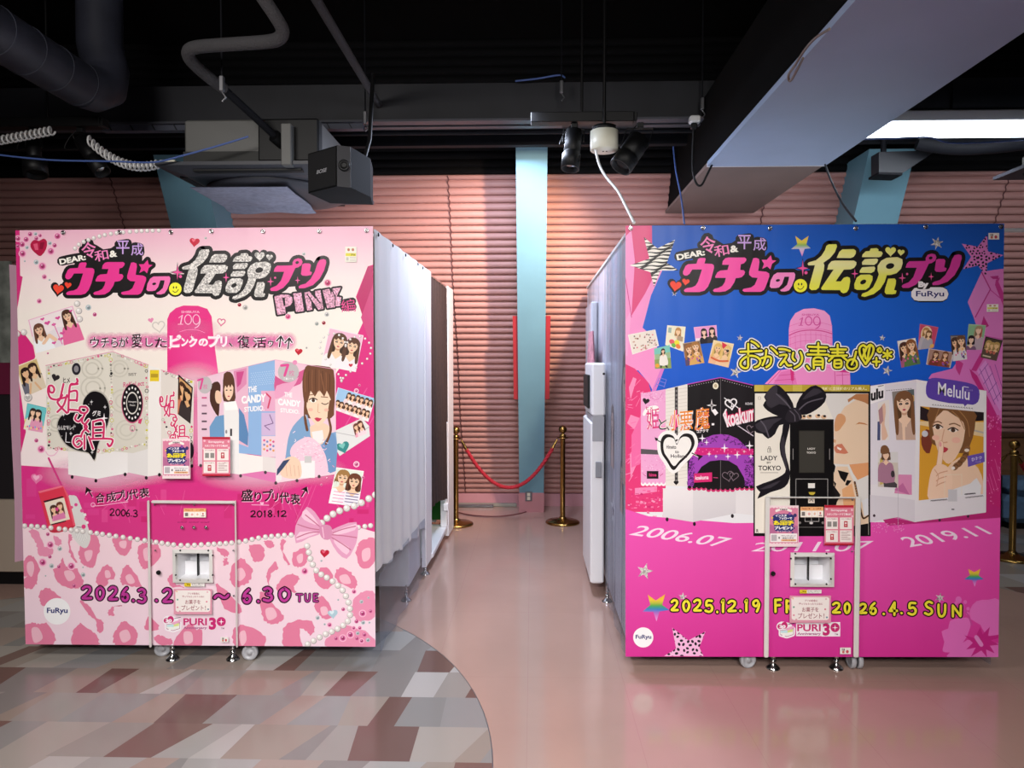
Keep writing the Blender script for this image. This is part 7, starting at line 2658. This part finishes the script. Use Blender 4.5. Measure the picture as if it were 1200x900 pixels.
# printed booth at left: pink, white and black faces
a = Art(RC).crop(720, 420, 5)
a.crop(720, 590, 4.5)
a.poly([(256, -80), (415, -80), (415, 98), (256, 72)], vgrad([(-80, '#e9e4e6'), (98, '#d8d2d6')]))
a.poly([(415, -80), (640, -80), (640, 52), (415, 98)], vgrad([(-80, '#dcd8da'), (98, '#cfcacf')]))
a.poly([(640, -80), (740, -80), (740, 62), (640, 52)], '#e2dee0')
a.crop(720, 420, 5)
a.poly([(155, 206), (300, 180), (300, 745), (155, 735)], '#e9a6d0')
rnd = random.Random(12)
for k in range(150):
    x = rnd.uniform(158, 297)
    y = 200 + abs(rnd.gauss(0, 40)) if k % 2 else 690 - abs(rnd.gauss(0, 70))
    a.ell(x, y, 2.5, 2.5, rnd.choice(['#f4d0e6', '#e07ab8']), 5)
a.stroke([(205, 215), (225, 235), (255, 240), (285, 200)], 3, '#d87ab4', 4)
a.poly([(155, 530), (300, 540), (300, 565), (155, 560)], '#5a5458')
for k in range(6):
    a.ell(168 + k * 24, 735, 13, 13, '#f2eef0', 12)
    a.ell(168 + k * 24, 728, 8, 8, '#e8a0cc', 8)
a.rect(190, 660, 258, 705, '#1c1618')
a.text('hime', (203, 672, 246, 692), '#d83a7a', .03)
a.stroke([(165, 675), (185, 690)], 3, '#c84a80')
a.stroke([(265, 690), (285, 675)], 3, '#c84a80')
a.heart(185, 250, 22, '#1c1618', .2)
a.poly([(300, 180), (428, 150), (428, 750), (300, 745)], '#e6e0d8')
for k in range(26):
    y = 190 + k * 21
    a.stroke([(302, y), (352, y - 8)], 2.5, '#cfc8be')
    a.stroke([(372, y - 10), (426, y - 18)], 2.5, '#cfc8be')
a.poly([(354, 170), (372, 166), (372, 735), (354, 735)], '#3c383a')
for k in range(22):
    a.rect(358, 185 + k * 25, 368, 197 + k * 25, '#7a7674')
a.heart(362, 728, 16, '#1c1618')
a.poly([(428, 152), (622, 112), (622, 770), (428, 752)], '#171316')
a.poly([(622, 112), (816, 160), (816, 750), (622, 770)], '#1c171b')
a.stroke([(622, 114), (622, 768)], 3, '#6a6468')
a.stroke([(428, 152), (622, 112), (816, 158)], 5, '#c24ab0')
for k in range(13):
    a.ell(440 + k * 14, 163 - k * 2.8, 2.4, 2.4, '#d8d0d8', 5)
    a.ell(634 + k * 14, 128 + k * 3.6, 2.4, 2.4, '#d8d0d8', 5)
a.ell(593, 161, 17, 20, '#e8e0c8', 14)
a.ell(593, 161, 9, 11, '#b8a888', 10)
# violet lace arch
VL = '#a045b4'
a.poly([(428, 752), (428, 690), (440, 600), (470, 520), (520, 470), (580, 448), (622, 444), (670, 448), (720, 470), (770, 515), (816, 580), (816, 750), (770, 760), (760, 700), (720, 630), (670, 600), (622, 595), (560, 602), (510, 635), (475, 690), (462, 752)], VL, 0)
rnd = random.Random(14)
for k in range(230):
    t = rnd.uniform(PI * 1.0, PI * 2.0)
    R = rnd.uniform(150, 185) + 8
    x, y = 622 + R * 1.08 * math.cos(t), 640 + R * math.sin(t)
    if rnd.random() < .45:
        x, y = rnd.choice((rnd.uniform(432, 470), rnd.uniform(765, 814))), rnd.uniform(600, 745)
    if x > 814 or x < 430:
        continue
    a.stroke([(x, y), (x + rnd.uniform(-8, 8), y + rnd.uniform(-8, 8)), (x + rnd.uniform(-9, 9), y + rnd.uniform(-9, 9))], 3.2, '#4c1c5c', 2, nd=5)
a.poly([(450, 522), (622, 524), (816, 530), (816, 565), (622, 562), (440, 572)], '#d0267a')
for k in range(18):
    a.ell(455 + k * 21, 535 + (k % 2) * 12, 4, 4, '#ec70b0', 6)
for x, y, r in ((515, 468, 22), (540, 492, 16), (645, 525, 24), (720, 565, 22), (665, 575, 18), (792, 512, 26), (595, 575, 12), (555, 560, 14), (760, 545, 10), (800, 575, 16)):
    a.spark(x, y, r, r * 1.2, '#f6eef6')
a.poly([(466, 675), (572, 668), (572, 722), (466, 728)], '#d42a70')
a.text('koakuma', ((474, 688), (552, 684), (552, 708), (474, 712)), '#f4dce8', .03)
a.stroke([(580, 698), (605, 700)], 4, '#c84a80')
a.stroke(a.heart_pts(665, 688, 34, -.2), 4, '#7a6a74', closed=True)
a.stroke(a.heart_pts(700, 690, 28, .15), 4, '#7a6a74', closed=True)
for k in range(14):
    a.ell(440 + k * 28, 762 + (8 if 3 < k < 10 else 0), 14, 13, '#cc2a6c', 10)
    a.ell(440 + k * 28, 754 + (8 if 3 < k < 10 else 0), 11, 10, '#1c171b', 10)
# words
for ch, q in (('姫', ((185, 290), (262, 284), (262, 412), (192, 420))), ('と', ((255, 355), (308, 350), (306, 415), (262, 420))), ('、', ((305, 400), (322, 398), (322, 422), (305, 424))), ('小', ((322, 305), (385, 300), (380, 420), (318, 425))), ('悪', ((380, 312), (462, 305), (460, 418), (386, 428))), ('魔', ((472, 290), (556, 282), (560, 412), (470, 424)))):
    a.text(ch, q, '#e8407e', .075)
    a.text(ch, q, '#f6f0ee', .05)
    a.text(ch, q, {'姫': '#d8407c', 'と': '#1c1618', '、': '#1c1618'}.get(ch, '#e88a34'), .004)
a.poly([(165, 330), (185, 290), (240, 275), (260, 290), (230, 300), (195, 305), (180, 335)], '#f6f0ee', 2)
a.text('ヒメ', (185, 282, 225, 302), '#c83a70', .03)
a.text('コアクマ', ((480, 420), (552, 412), (552, 432), (484, 438)), '#f2ecee', .04)
a.spark(570, 275, 30, 38, '#f4eef0')
a.spark(570, 275, 17, 22, '#1c1618')
a.poly([(568, 305), (590, 295), (608, 320), (590, 335)], '#f4eef0')
a.rect(570, 380, 585, 392, '#f4eef0')
HP = [(365, 500), (345, 455), (300, 445), (272, 480), (275, 550), (305, 600), (345, 655), (385, 615), (440, 560), (470, 500), (455, 450), (415, 440), (385, 460)]
a.stroke(HP, 40, '#f2eeec', 3, True)
a.poly(HP, '#1c1618', 4)
a.poly([(365 + (x - 365) * .82, 535 + (y - 535) * .8) for x, y in HP], '#f0ece8', 4)
a.text('Himeito', (305, 508, 362, 530), '#3a3034', .02)
a.text('to', (355, 540, 378, 556), '#3a3034', .02)
a.text('Holland', (330, 562, 425, 582), '#3a3034', .02)
a.stroke([(240, 472), (275, 492)], 6, '#1c1618')
a.poly([(236, 462), (258, 470), (244, 486)], '#1c1618')
a.stroke([(455, 555), (500, 580)], 10, '#f2eeec')
a.stroke([(455, 555), (500, 578)], 6, '#1c1618')
a.poly([(480, 560), (520, 572), (490, 600), (492, 580)], '#1c1618')
for w, c in ((30, '#e6346c'), (13, '#f4e4ea')):
    a.text('koakuma', ((645, 312), (850, 260), (850, 360), (660, 405)), c, .085 if w > 20 else .03)
a.stroke([(655, 300), (640, 330), (665, 400)], 9, '#f4e4ea')
a.stroke(a.heart_pts(684, 265, 36, -.15), 8, '#e8e4e6', closed=True)
a.stroke([(645, 232), (725, 290)], 5, '#e8e4e6')
a.stroke([(672, 255), (690, 262), (684, 285), (700, 275)], 5, '#e8e4e6')
a.text('KOAK', (768, 258, 812, 272), '#d8d4d8', .02)
a.stroke([(725, 395), (815, 455)], 5, '#d8ccd8')
a.stroke(a.heart_pts(800, 415, 28, .2), 4, '#8a7a84', closed=True)
for x, y in ((272, 665), (425, 690), (622, 657)):
    pass
a.crop(720, 590, 4.5)
for x, y in ((278, 84), (422, 108), (622, 66)):
    a.ell(x, y, 8, 11, '#221820', 10)
a.build('booth_print', Rban, label='printed picture of a booth with pink, white and black faces')

# middle printed booth: black ribbon on a white front
a = Art(RC).crop(870, 440, 6)
a.rect(78, 65, 902, 1130, '#121012')
a.rect(84, 66, 896, 112, '#b9a238')
for k in range(3):
    a.rect(84 + k * 270, 66, 150 + k * 270, 112, '#cbb752')
a.text('共感と立体感のリアル美人。', (555, 80, 875, 104), '#e8e0b8', .03)
a.poly([(88, 126), (886, 126), (886, 905), (888, 1120), (88, 1108)], '#e8e2d6')
a.poly([(560, 126), (886, 126), (886, 1120), (640, 1120), (640, 310)], '#dcd8d4')
# face drawing
SK = '#e4c8ac'
a.poly([(886, 150), (800, 170), (720, 220), (680, 280), (650, 340), (642, 420), (655, 460), (640, 500), (650, 545), (640, 620), (730, 626), (886, 612)], SK)
a.poly([(740, 170), (800, 130), (886, 128), (886, 205), (860, 190), (830, 180), (780, 165), (745, 190)], '#b47a50', 0)
a.poly([(650, 390), (648, 330), (665, 280), (690, 268), (720, 285), (726, 320), (700, 360), (680, 385)], '#d39a6e', 3)
a.poly([(795, 345), (820, 328), (860, 335), (886, 350), (860, 345), (825, 340)], '#c08050')
a.poly([(645, 505), (665, 485), (700, 480), (745, 545), (720, 552), (660, 545), (650, 530)], '#cc7a60')
a.poly([(665, 500), (700, 515), (690, 528), (668, 515)], '#f2e6dc')
a.poly([(640, 445), (660, 455), (655, 475), (642, 470)], '#d8a47c')
a.poly([(750, 626), (886, 612), (886, 700), (810, 735), (780, 690)], '#dc9c6c')
a.poly([(660, 640), (740, 640), (760, 700), (790, 760), (800, 880), (886, 905), (886, 1060), (640, 1040), (640, 700)], SK)
a.poly([(700, 800), (770, 760), (800, 900), (720, 1000)], '#e0a878')
for p in ([(640, 615), (655, 640), (645, 690), (636, 640)], [(670, 665), (748, 685), (720, 752), (690, 720)], [(735, 735), (768, 740), (740, 775), (722, 770)], [(640, 740), (660, 760), (650, 790)]):
    a.poly(p, '#161214')
a.stroke([(790, 750), (800, 800), (815, 880), (835, 960)], 14, '#5a3c28', 3)
a.stroke([(835, 960), (850, 1005), (886, 985)], 12, '#4a3020', 3)
for k in range(12):
    a.ell(793 + k * 3.6, 770 + k * 17, 5, 7, '#a87a4c', 6)
a.poly([(840, 880), (886, 860), (886, 980), (855, 990)], '#dcdce0')
a.text('LADY', (130, 565, 246, 597), '#2a2628', .02)
a.text('BY', (172, 606, 202, 620), '#2a2628', .02)
a.text('TOKYO', (112, 634, 270, 668), '#2a2628', .02)
a.rect(126, 681, 252, 686, '#a8a098')
a.stroke([(178, 515), (178, 540), (200, 540), (200, 515), (178, 515)], 3, '#3a3436')
a.stroke([(182, 512), (184, 502), (194, 502), (196, 512)], 3, '#3a3436')
a.text('J', (185, 518, 194, 534), '#3a3436', .02)
a.stroke([(112, 150), (128, 150), (128, 168), (112, 168)], 2.5, '#a89c8c', closed=True)
a.text('R', (98, 1080, 114, 1104), '#2a2628', .03)
a.text('L', (846, 1066, 866, 1090), '#e8e4e0', .03)
a.poly([(600, 1120), (700, 1072), (886, 1040), (886, 1120)], '#121012')
# central black tower
a.rect(334, 308, 642, 1128, '#0d0b0d')
a.poly([(334, 308), (642, 308), (630, 318), (346, 318)], '#2a2628')
a.rect(398, 388, 576, 684, '#34322c')
a.rect(404, 394, 570, 678, '#3b3934')
a.text('LADY', (458, 508, 512, 522), '#e0dcd4', .02)
a.text('TOKYO', (452, 536, 516, 550), '#e0dcd4', .02)
for x in (356, 613):
    a.stroke([(x, 516), (x, 590)], 5, '#8a8684')
a.stroke([(376, 1120), (376, 728), (600, 728), (600, 1120)], 5, '#8c8a88')
a.rect(462, 758, 510, 792, '#e8e4de')
a.poly([(466, 820), (512, 820), (508, 832), (498, 840), (480, 840), (470, 832)], '#c8b040')
a.rect(462, 855, 508, 898, '#e4d8c8')
a.stroke([(472, 885), (485, 870), (498, 888)], 4, '#5a4c40')
for p in ([(640, 770), (690, 840), (660, 900), (640, 900)],):
    a.poly(p, '#1c181a')
a.poly([(630, 800), (650, 830), (668, 870), (660, 910), (630, 920)], '#120f11')
for x in (412, 452, 496, 540):
    pass
for x, y in ((428, 292), (470, 290), (530, 286), (572, 292)):
    a.ell(x, y, 19, 15, '#dcb48c', 10)
    a.ell(x + 6, y - 6, 11, 8, '#181416', 10)
a.build('booth_print', Rban, label='printed picture of a booth with a black ribbon and a drawn face')

a = Art(RC).crop(870, 440, 6)
K1, K2, K3 = '#17131a', '#37323a', '#5c5660'
# ribbon tails
a.poly([(290, 330), (335, 330), (318, 420), (300, 500), (310, 580), (335, 680), (320, 760), (270, 800), (200, 820), (105, 868), (125, 820), (95, 780), (200, 740), (280, 700), (305, 660), (270, 560), (262, 480), (280, 400)], K1, 2)
a.poly([(270, 480), (290, 420), (300, 500), (305, 580), (320, 670), (300, 640), (280, 570)], K2, 2)
a.poly([(120, 800), (220, 755), (270, 740), (200, 790)], K2, 2)
# loops
a.poly([(365, 235), (330, 150), (280, 90), (238, 66), (190, 95), (152, 150), (165, 175), (145, 210), (180, 250), (250, 285), (320, 290)], K1, 2)
a.poly([(238, 66), (190, 95), (152, 155), (210, 170), (245, 120)], K2, 2)
a.poly([(165, 180), (260, 130), (330, 215), (260, 200), (200, 230)], K2, 2)
a.stroke([(240, 130), (300, 185), (345, 240)], 9, K3, 4)
a.poly([(375, 230), (400, 160), (450, 100), (515, 68), (585, 118), (580, 185), (520, 240), (450, 275), (400, 270)], K1, 2)
a.poly([(420, 170), (500, 90), (560, 115), (480, 150)], K2, 2)
a.stroke([(400, 240), (460, 190), (565, 160)], 9, K3, 4)
a.poly([(320, 285), (240, 285), (150, 300), (75, 335), (95, 400), (140, 410), (180, 445), (230, 410), (260, 350), (330, 335)], K1, 2)
a.poly([(90, 345), (170, 310), (280, 300), (220, 340), (170, 400), (120, 390)], K2, 2)
a.stroke([(130, 320), (160, 360), (185, 430)], 9, K3, 4)
a.poly([(325, 240), (370, 225), (405, 250), (420, 295), (390, 325), (330, 330), (300, 305)], '#262128', 2)
a.stroke([(335, 250), (365, 280), (370, 320)], 7, K3, 4)
a.stroke([(365, 240), (395, 275), (405, 310)], 6, K3, 4)
a.build('ribbon_print', Rban)

# right printed booth with the two portraits
a = Art(RC).crop(960, 420, 5)
a.poly([(300, 160), (570, 124), (570, 960), (300, 905)], '#dfd9e2')
a.crop(960, 590, 4.5)
a.poly([(270, -100), (505, -100), (505, 98), (430, 38), (278, 56)], '#e2dde2')
a.poly([(505, -250), (880, -250), (878, 48), (505, 98)], vgrad([(-250, '#e8e3e6'), (98, '#dad4da')]))
a.poly([(278, 56), (430, 36), (505, 62), (505, 98)], '#cf6aa6')
a.crop(960, 420, 5)
a.poly([(570, 124), (980, 190), (978, 900), (556, 960)], vgrad([(124, '#ebe7ea'), (960, '#dfdae0')]))
a.poly([(300, 165), (384, 150), (384, 240), (300, 268)], '#f0ecee')
a.text('ulu', ((302, 185), (376, 168), (376, 232), (302, 252)), '#1c181c', .05)
a.stroke([(345, 165), (376, 158)], 4, '#1c181c')
for k in range(11):
    a.rect(392 + k * 14, 186 - k * 1.2, 402 + k * 14, 191 - k * 1.2, '#9a949c')
a.poly([(298, 800), (465, 815), (560, 830), (560, 960), (460, 930), (298, 960)], '#d6d0d8')
a.poly([(465, 680), (543, 682), (543, 800), (440, 790)], '#d88ab4')
a.poly([(440, 770), (490, 730), (530, 800)], '#c06a9c')
a.stroke([(462, 640), (462, 980)], 2.5, '#b4aeb8')
a.build('booth_print', Rban, label='printed picture of a white booth with portraits and a violet bubble')
def p1(b):
    b.rect(.72, 0, 1, 1, '#5a6468')
    b.ell(.93, .18, .1, .07, '#c89a5a', 8)
    person_print(b, .5, .04, .4, '#7a5236', '#edcbb0', '#c8a898', 2.2)
    b.stroke([(.4, 1.0), (.42, .75), (.5, .58)], .14, '#edcbb0')
    for k in range(4):
        b.stroke([(.36 + k * .07, .72), (.38 + k * .07, .56 - k * .01)], .05, '#edcbb0')
b = Art(RC)
photo(b, *C5(960, 420, 5, [(426, 195), (556, 180), (565, 478), (452, 478)]), '#8a8480', '#8a8480', .0)
p1(b)
b.build('photo_print', Rban, label='photo print of a woman covering her mouth')
b = Art(RC)
photo(b, *C5(960, 420, 5, [(344, 262), (410, 240), (410, 478), (340, 480)]), '#e4dcd8', '#e4dcd8', .0)
b.poly([(0, .5), (.25, .5), (.25, 1), (0, 1)], '#4a5078')
b.poly([(.2, .2), (.6, .05), (.7, .3), (.6, .6), (.9, .9), (.4, 1), (.35, .6)], '#e0b8a0', 2)
b.poly([(.05, .2), (.4, .1), (.5, .5), (.2, .6)], '#b08488')
b.build('photo_print', Rban)
b = Art(RC)
photo(b, *C5(960, 420, 5, [(344, 548), (462, 548), (462, 758), (344, 752)]), '#cfc4b8', '#cfc4b8', .0)
b.rect(0, 0, 1, .3, '#d8d4d4')
b.poly([(.1, .2), (.25, .1), (.3, .9), (.1, .95)], '#c8b060')
b.poly([(.25, .25), (.5, .22), (.65, .55), (.6, .75), (.3, .7), (.2, .5)], '#a87890', 2)
b.poly([(.25, .7), (.6, .72), (.95, .9), (.95, 1), (.3, 1)], '#4a4448')
person_print(b, .4, -.04, .24, '#6a4834', '#e8c4a8', '#a87890', 1.1, detail=False)
b.ell(.74, .62, .1, .1, '#3c3438', 10)
b.px()
b.crop(960, 420, 5)
b.poly([(362, 520), (380, 508), (400, 515), (412, 545), (385, 560), (360, 555)], '#7a5438', 2)
b.build('photo_print', Rban)

b = Art(RC)
photo(b, *C5(960, 420, 5, [(592, 280), (965, 316), (960, 795), (583, 832)]), '#d79c34', '#d79c34', .0)
b.poly([(.0, .0), (.14, .03), (.14, .16), (0, .14)], '#2c2024')
b.poly([(.82, .0), (1, .0), (1, .1), (.84, .12)], '#241c20')
b.poly([(0, .16), (1, .12), (1, .3), (.0, .2)], '#e4c898')
b.stroke([(.8, .22), (1, .25)], .02, '#b8b0a8')
b.poly([(.1, .24), (.2, .3), (.16, .5), (.06, .46), (.02, .34)], '#7a3a2c', 2)
b.ell(.08, .29, .05, .035, '#c8c8d0', 10)
# hair, shoulder, face, hand: coordinates in the picture's own frame
HR, SKN, SH = '#7c5434', '#ecc8ac', '#d9a488'
b.poly([(.16, .0), (.84, .0), (.86, .12), (.84, .28), (.76, .42), (.7, .48), (.6, .5), (.2, .4), (.15, .2)], HR, 2)
b.poly([(.62, .55), (.75, .57), (.92, .68), (1.0, .85), (1.0, 1), (.35, 1), (.4, .7)], SKN, 2)
b.poly([(.5, .92), (.8, .86), (.9, .8), (.96, 1), (.4, 1)], '#e2e0e4', 2)
b.poly([(.19, .12), (.22, .3), (.28, .46), (.38, .58), (.46, .62), (.56, .56), (.66, .42), (.7, .28), (.7, .1), (.5, .03), (.3, .03)], SKN, 2)
b.poly([(.15, .0), (.4, -.02), (.26, .1), (.2, .18), (.17, .3), (.14, .2)], HR, 2)
b.poly([(.38, -.02), (.82, -.02), (.86, .2), (.78, .42), (.68, .5), (.72, .32), (.68, .14), (.52, .06)], HR, 2)
for l in ([(.3, .0), (.24, .12), (.19, .22)], [(.5, .02), (.62, .1), (.7, .22)], [(.6, .0), (.74, .12), (.78, .3)]):
    b.stroke(l, .012, '#a87a50', 3)
for x, y in ((.28, .21), (.52, .235)):
    b.poly([(x - .075, y), (x, y - .024), (x + .075, y + .006), (x, y + .026)], '#efe4dc', 2)
    b.ell(x + .0, y + .002, .036, .024, '#4a3428', 12)
    b.stroke([(x - .08, y - .002), (x, y - .028), (x + .08, y)], .014, '#3a2620', 3)
b.stroke([(.2, .17), (.28, .15), (.34, .165)], .014, '#8a6044', 3)
b.stroke([(.46, .175), (.54, .16), (.63, .185)], .014, '#8a6044', 3)
b.stroke([(.38, .24), (.35, .35), (.37, .38), (.43, .375)], .016, SH, 3)
b.ell(.25, .33, .06, .03, '#efb8a4', 10)
b.ell(.57, .35, .07, .035, '#efb8a4', 10)
b.poly([(.29, .44), (.34, .42), (.39, .43), (.45, .45), (.4, .49), (.34, .485)], '#b83a48', 2)
# braid
for k, (x, y) in enumerate(((.74, .46), (.72, .52), (.68, .57), (.63, .615), (.57, .65))):
    b.ell(x, y, .062, .04, HR if k % 2 else '#8a6040', 12, -.6)
    b.stroke([(x - .04, y + .01), (x, y - .02), (x + .04, y)], .01, '#5c3c26', 3)
b.ell(.74, .465, .04, .02, '#e8d8cc', 10)
b.ell(.53, .67, .03, .02, '#f0e8e4', 10)
# raised finger and fist
b.stroke([(.335, .4), (.33, .5), (.3, .68)], .085, '#d9a98c', 3)
b.stroke([(.335, .4), (.33, .5), (.3, .68)], .07, '#f3d2b8', 3)
b.stroke([(.325, .395), (.325, .41)], .04, '#e8a0a0')
b.poly([(.2, .68), (.3, .62), (.42, .64), (.5, .72), (.52, .84), (.46, 1), (.16, 1), (.15, .84)], '#f0ccb2', 3)
for k in range(3):
    b.stroke([(.44 - k * .015, .7 + k * .06), (.32, .72 + k * .06), (.27, .75 + k * .055)], .014, SH, 3)
b.stroke([(.24, .68), (.3, .75), (.28, .84)], .012, SH, 3)
b.px()
b.crop(960, 420, 5)
b.poly([(868, 572), (968, 550), (970, 606), (872, 636)], '#6a54b0')
b.text('ひみつ', ((892, 584), (952, 570), (952, 590), (894, 604)), '#d8d0ea', .03)
b.text('ピース', ((916, 604), (948, 597), (948, 608), (918, 616)), '#c8bcdc', .02)
b.stroke([(735, 680), (735, 830)], 2.5, '#e8dcc8')
b.stroke([(735, 682), (835, 680), (835, 800)], 2.5, '#e8dcc8')
b.rect(755, 768, 808, 838, '#c9c6cc')
b.build('portrait_print', Rban, label='large portrait print of a woman with a finger on her lips')
a = Art(RC).crop(960, 420, 5)
a.poly([(625, 190), (632, 140), (660, 115), (720, 118), (860, 140), (925, 165), (940, 210), (930, 255), (900, 272), (868, 268), (850, 285), (845, 268), (760, 262), (660, 240), (632, 220)], '#5e45a8', 2)
a.text('Melulu', ((697, 138), (882, 175), (880, 246), (695, 212)), '#eeeaf2', .012)
a.stroke([(845, 165), (875, 170)], 4, '#eeeaf2')
a.text('プリクラ', (858, 182, 900, 192), '#b8aadc', .01)
for x0, y0, x1, y1 in ((662, 274, 905, 296), (652, 836, 748, 828), (855, 818, 958, 806), (850, 798, 912, 792)):
    n = 16
    for k in range(n):
        x, y = x0 + (x1 - x0) * k / n, y0 + (y1 - y0) * k / n
        a.stroke([(x, y), (x + 5, y - 5), (x + 9, y + 2)], 2.4, '#4a444c', nd=5)
a.rect(775, 882, 792, 888, '#4a444c')
a.crop(960, 590, 4.5)
a.rect(698, 28, 712, 33, '#4a444c')
for x, y in ((290, 64), (635, 88), (785, 68)):
    a.ell(x, y, 7, 8, '#3c2a38', 8)
a.build('speech_bubble_print', Rban)

# years lying on the ground
for t, q, b in (('2006.07', ((40, 42), (338, 84), (300, 113), (5, 73)), .01), ('2011.07', ((412, 98), (788, 92), (768, 126), (395, 126)), 0), ('2019.11', ((868, 82), (1118, 44), (1168, 70), (905, 113)), .01)):
    Art(RC).crop(735, 600, 2.727).text(t, q, '#efd8ea', b).build('year_lettering', Rban)
# date line
a = Art(RC).crop(720, 590, 4.5)
its = [('2', 298, 508, 338, 566), ('0', 360, 510, 398, 568), ('2', 416, 506, 460, 568), ('5', 476, 510, 522, 574), ('.', 534, 512, 552, 576), ('1', 560, 506, 586, 574), ('2', 596, 512, 644, 570), ('.', 656, 510, 674, 570), ('1', 684, 506, 708, 570), ('9', 724, 508, 770, 572), ('F', 840, 504, 884, 574), ('R', 900, 508, 940, 576)]
hand(a, its, ((27, '#17130f'), (13, '#ece03c')))
a.crop(960, 590, 4.5)
its = [('I', -30, 512, -16, 580), ('2', 68, 522, 114, 578), ('0', 132, 522, 164, 578), ('2', 210, 528, 252, 580), ('6', 264, 524, 304, 584), ('.', 330, 524, 352, 586), ('4', 368, 520, 414, 590), ('.', 424, 522, 446, 582), ('5', 466, 522, 516, 588), ('S', 552, 516, 604, 588), ('U', 622, 530, 672, 598), ('N', 696, 536, 756, 598)]
hand(a, its, ((27, '#17130f'), (13, '#ece03c')))
a.build('date_lettering', Rban)
maker_disc(RC, 753.8, 747, 11.8, Rban)
puri_logo(RC, 885, 690, -6, -69, True, Rban)
# two outlined openings drawn on the black tower
a = Art(RC).crop(885, 570, 8.571)
a.stroke([(500, 300), (500, 352), (640, 352), (640, 300)], 5, '#b4b0ae')
a.stroke([(565, 305), (565, 350)], 5, '#b4b0ae')
a.ell(563, 368, 18, 12, '#d8d4d0', 12)
for x in (445, 682):
    a.ell(x, 365, 16, 14, '#8c8884', 12)
a.stroke([(430, 410), (700, 410)], 4, '#7c7a78')
a.build('outlet_print', Rban)

sticker(RC, 'flyer', 'pink and navy candy gift flyer on the blue booth door, left of the black column', 'flyer', flyer_candy, (900.8, 592.4, 935.9, 640.6), .012)
sticker(RC, 'flyer', 'red and pink photo card flyer with four cells on the blue booth door', 'flyer', flyer_photo, (966.1, 592, 1000.5, 638.8), .012)
sticker(RC, 'instruction_card', 'small orange topped instruction card between the two flyers of the blue booth', 'card', price_card, (938, 594, 965, 606.2), .001)
sticker(RC, 'notice_sticker', 'yellow and white notice strip under the print chute of the blue booth', 'sticker', notice_strip, (937.2, 691.2, 962.7, 695.4), .001)
sticker(RC, 'candy_sign', 'pink bordered candy sign under the print chute of the blue booth', 'sign', candy_sign, (925.4, 698.2, 973.8, 729.8), .004)
sticker(RC, 'label_sticker', 'tiny white label with two red marks low on the blue booth door', 'sticker', mini_label, (984.5, 759, 997, 766.5), .001)
sticker(RC, 'label_sticker', 'grey and white label beside the leopard star at the top right of the blue banner', 'sticker', mini_label, (1158.5, 273, 1171, 280.6), -.008)
sticker(RC, 'label_sticker', 'pale label with a yellow top on the pink tower part of the blue banner', 'sticker', tall_label, (1156.5, 356.5, 1170, 365.4), -.008)
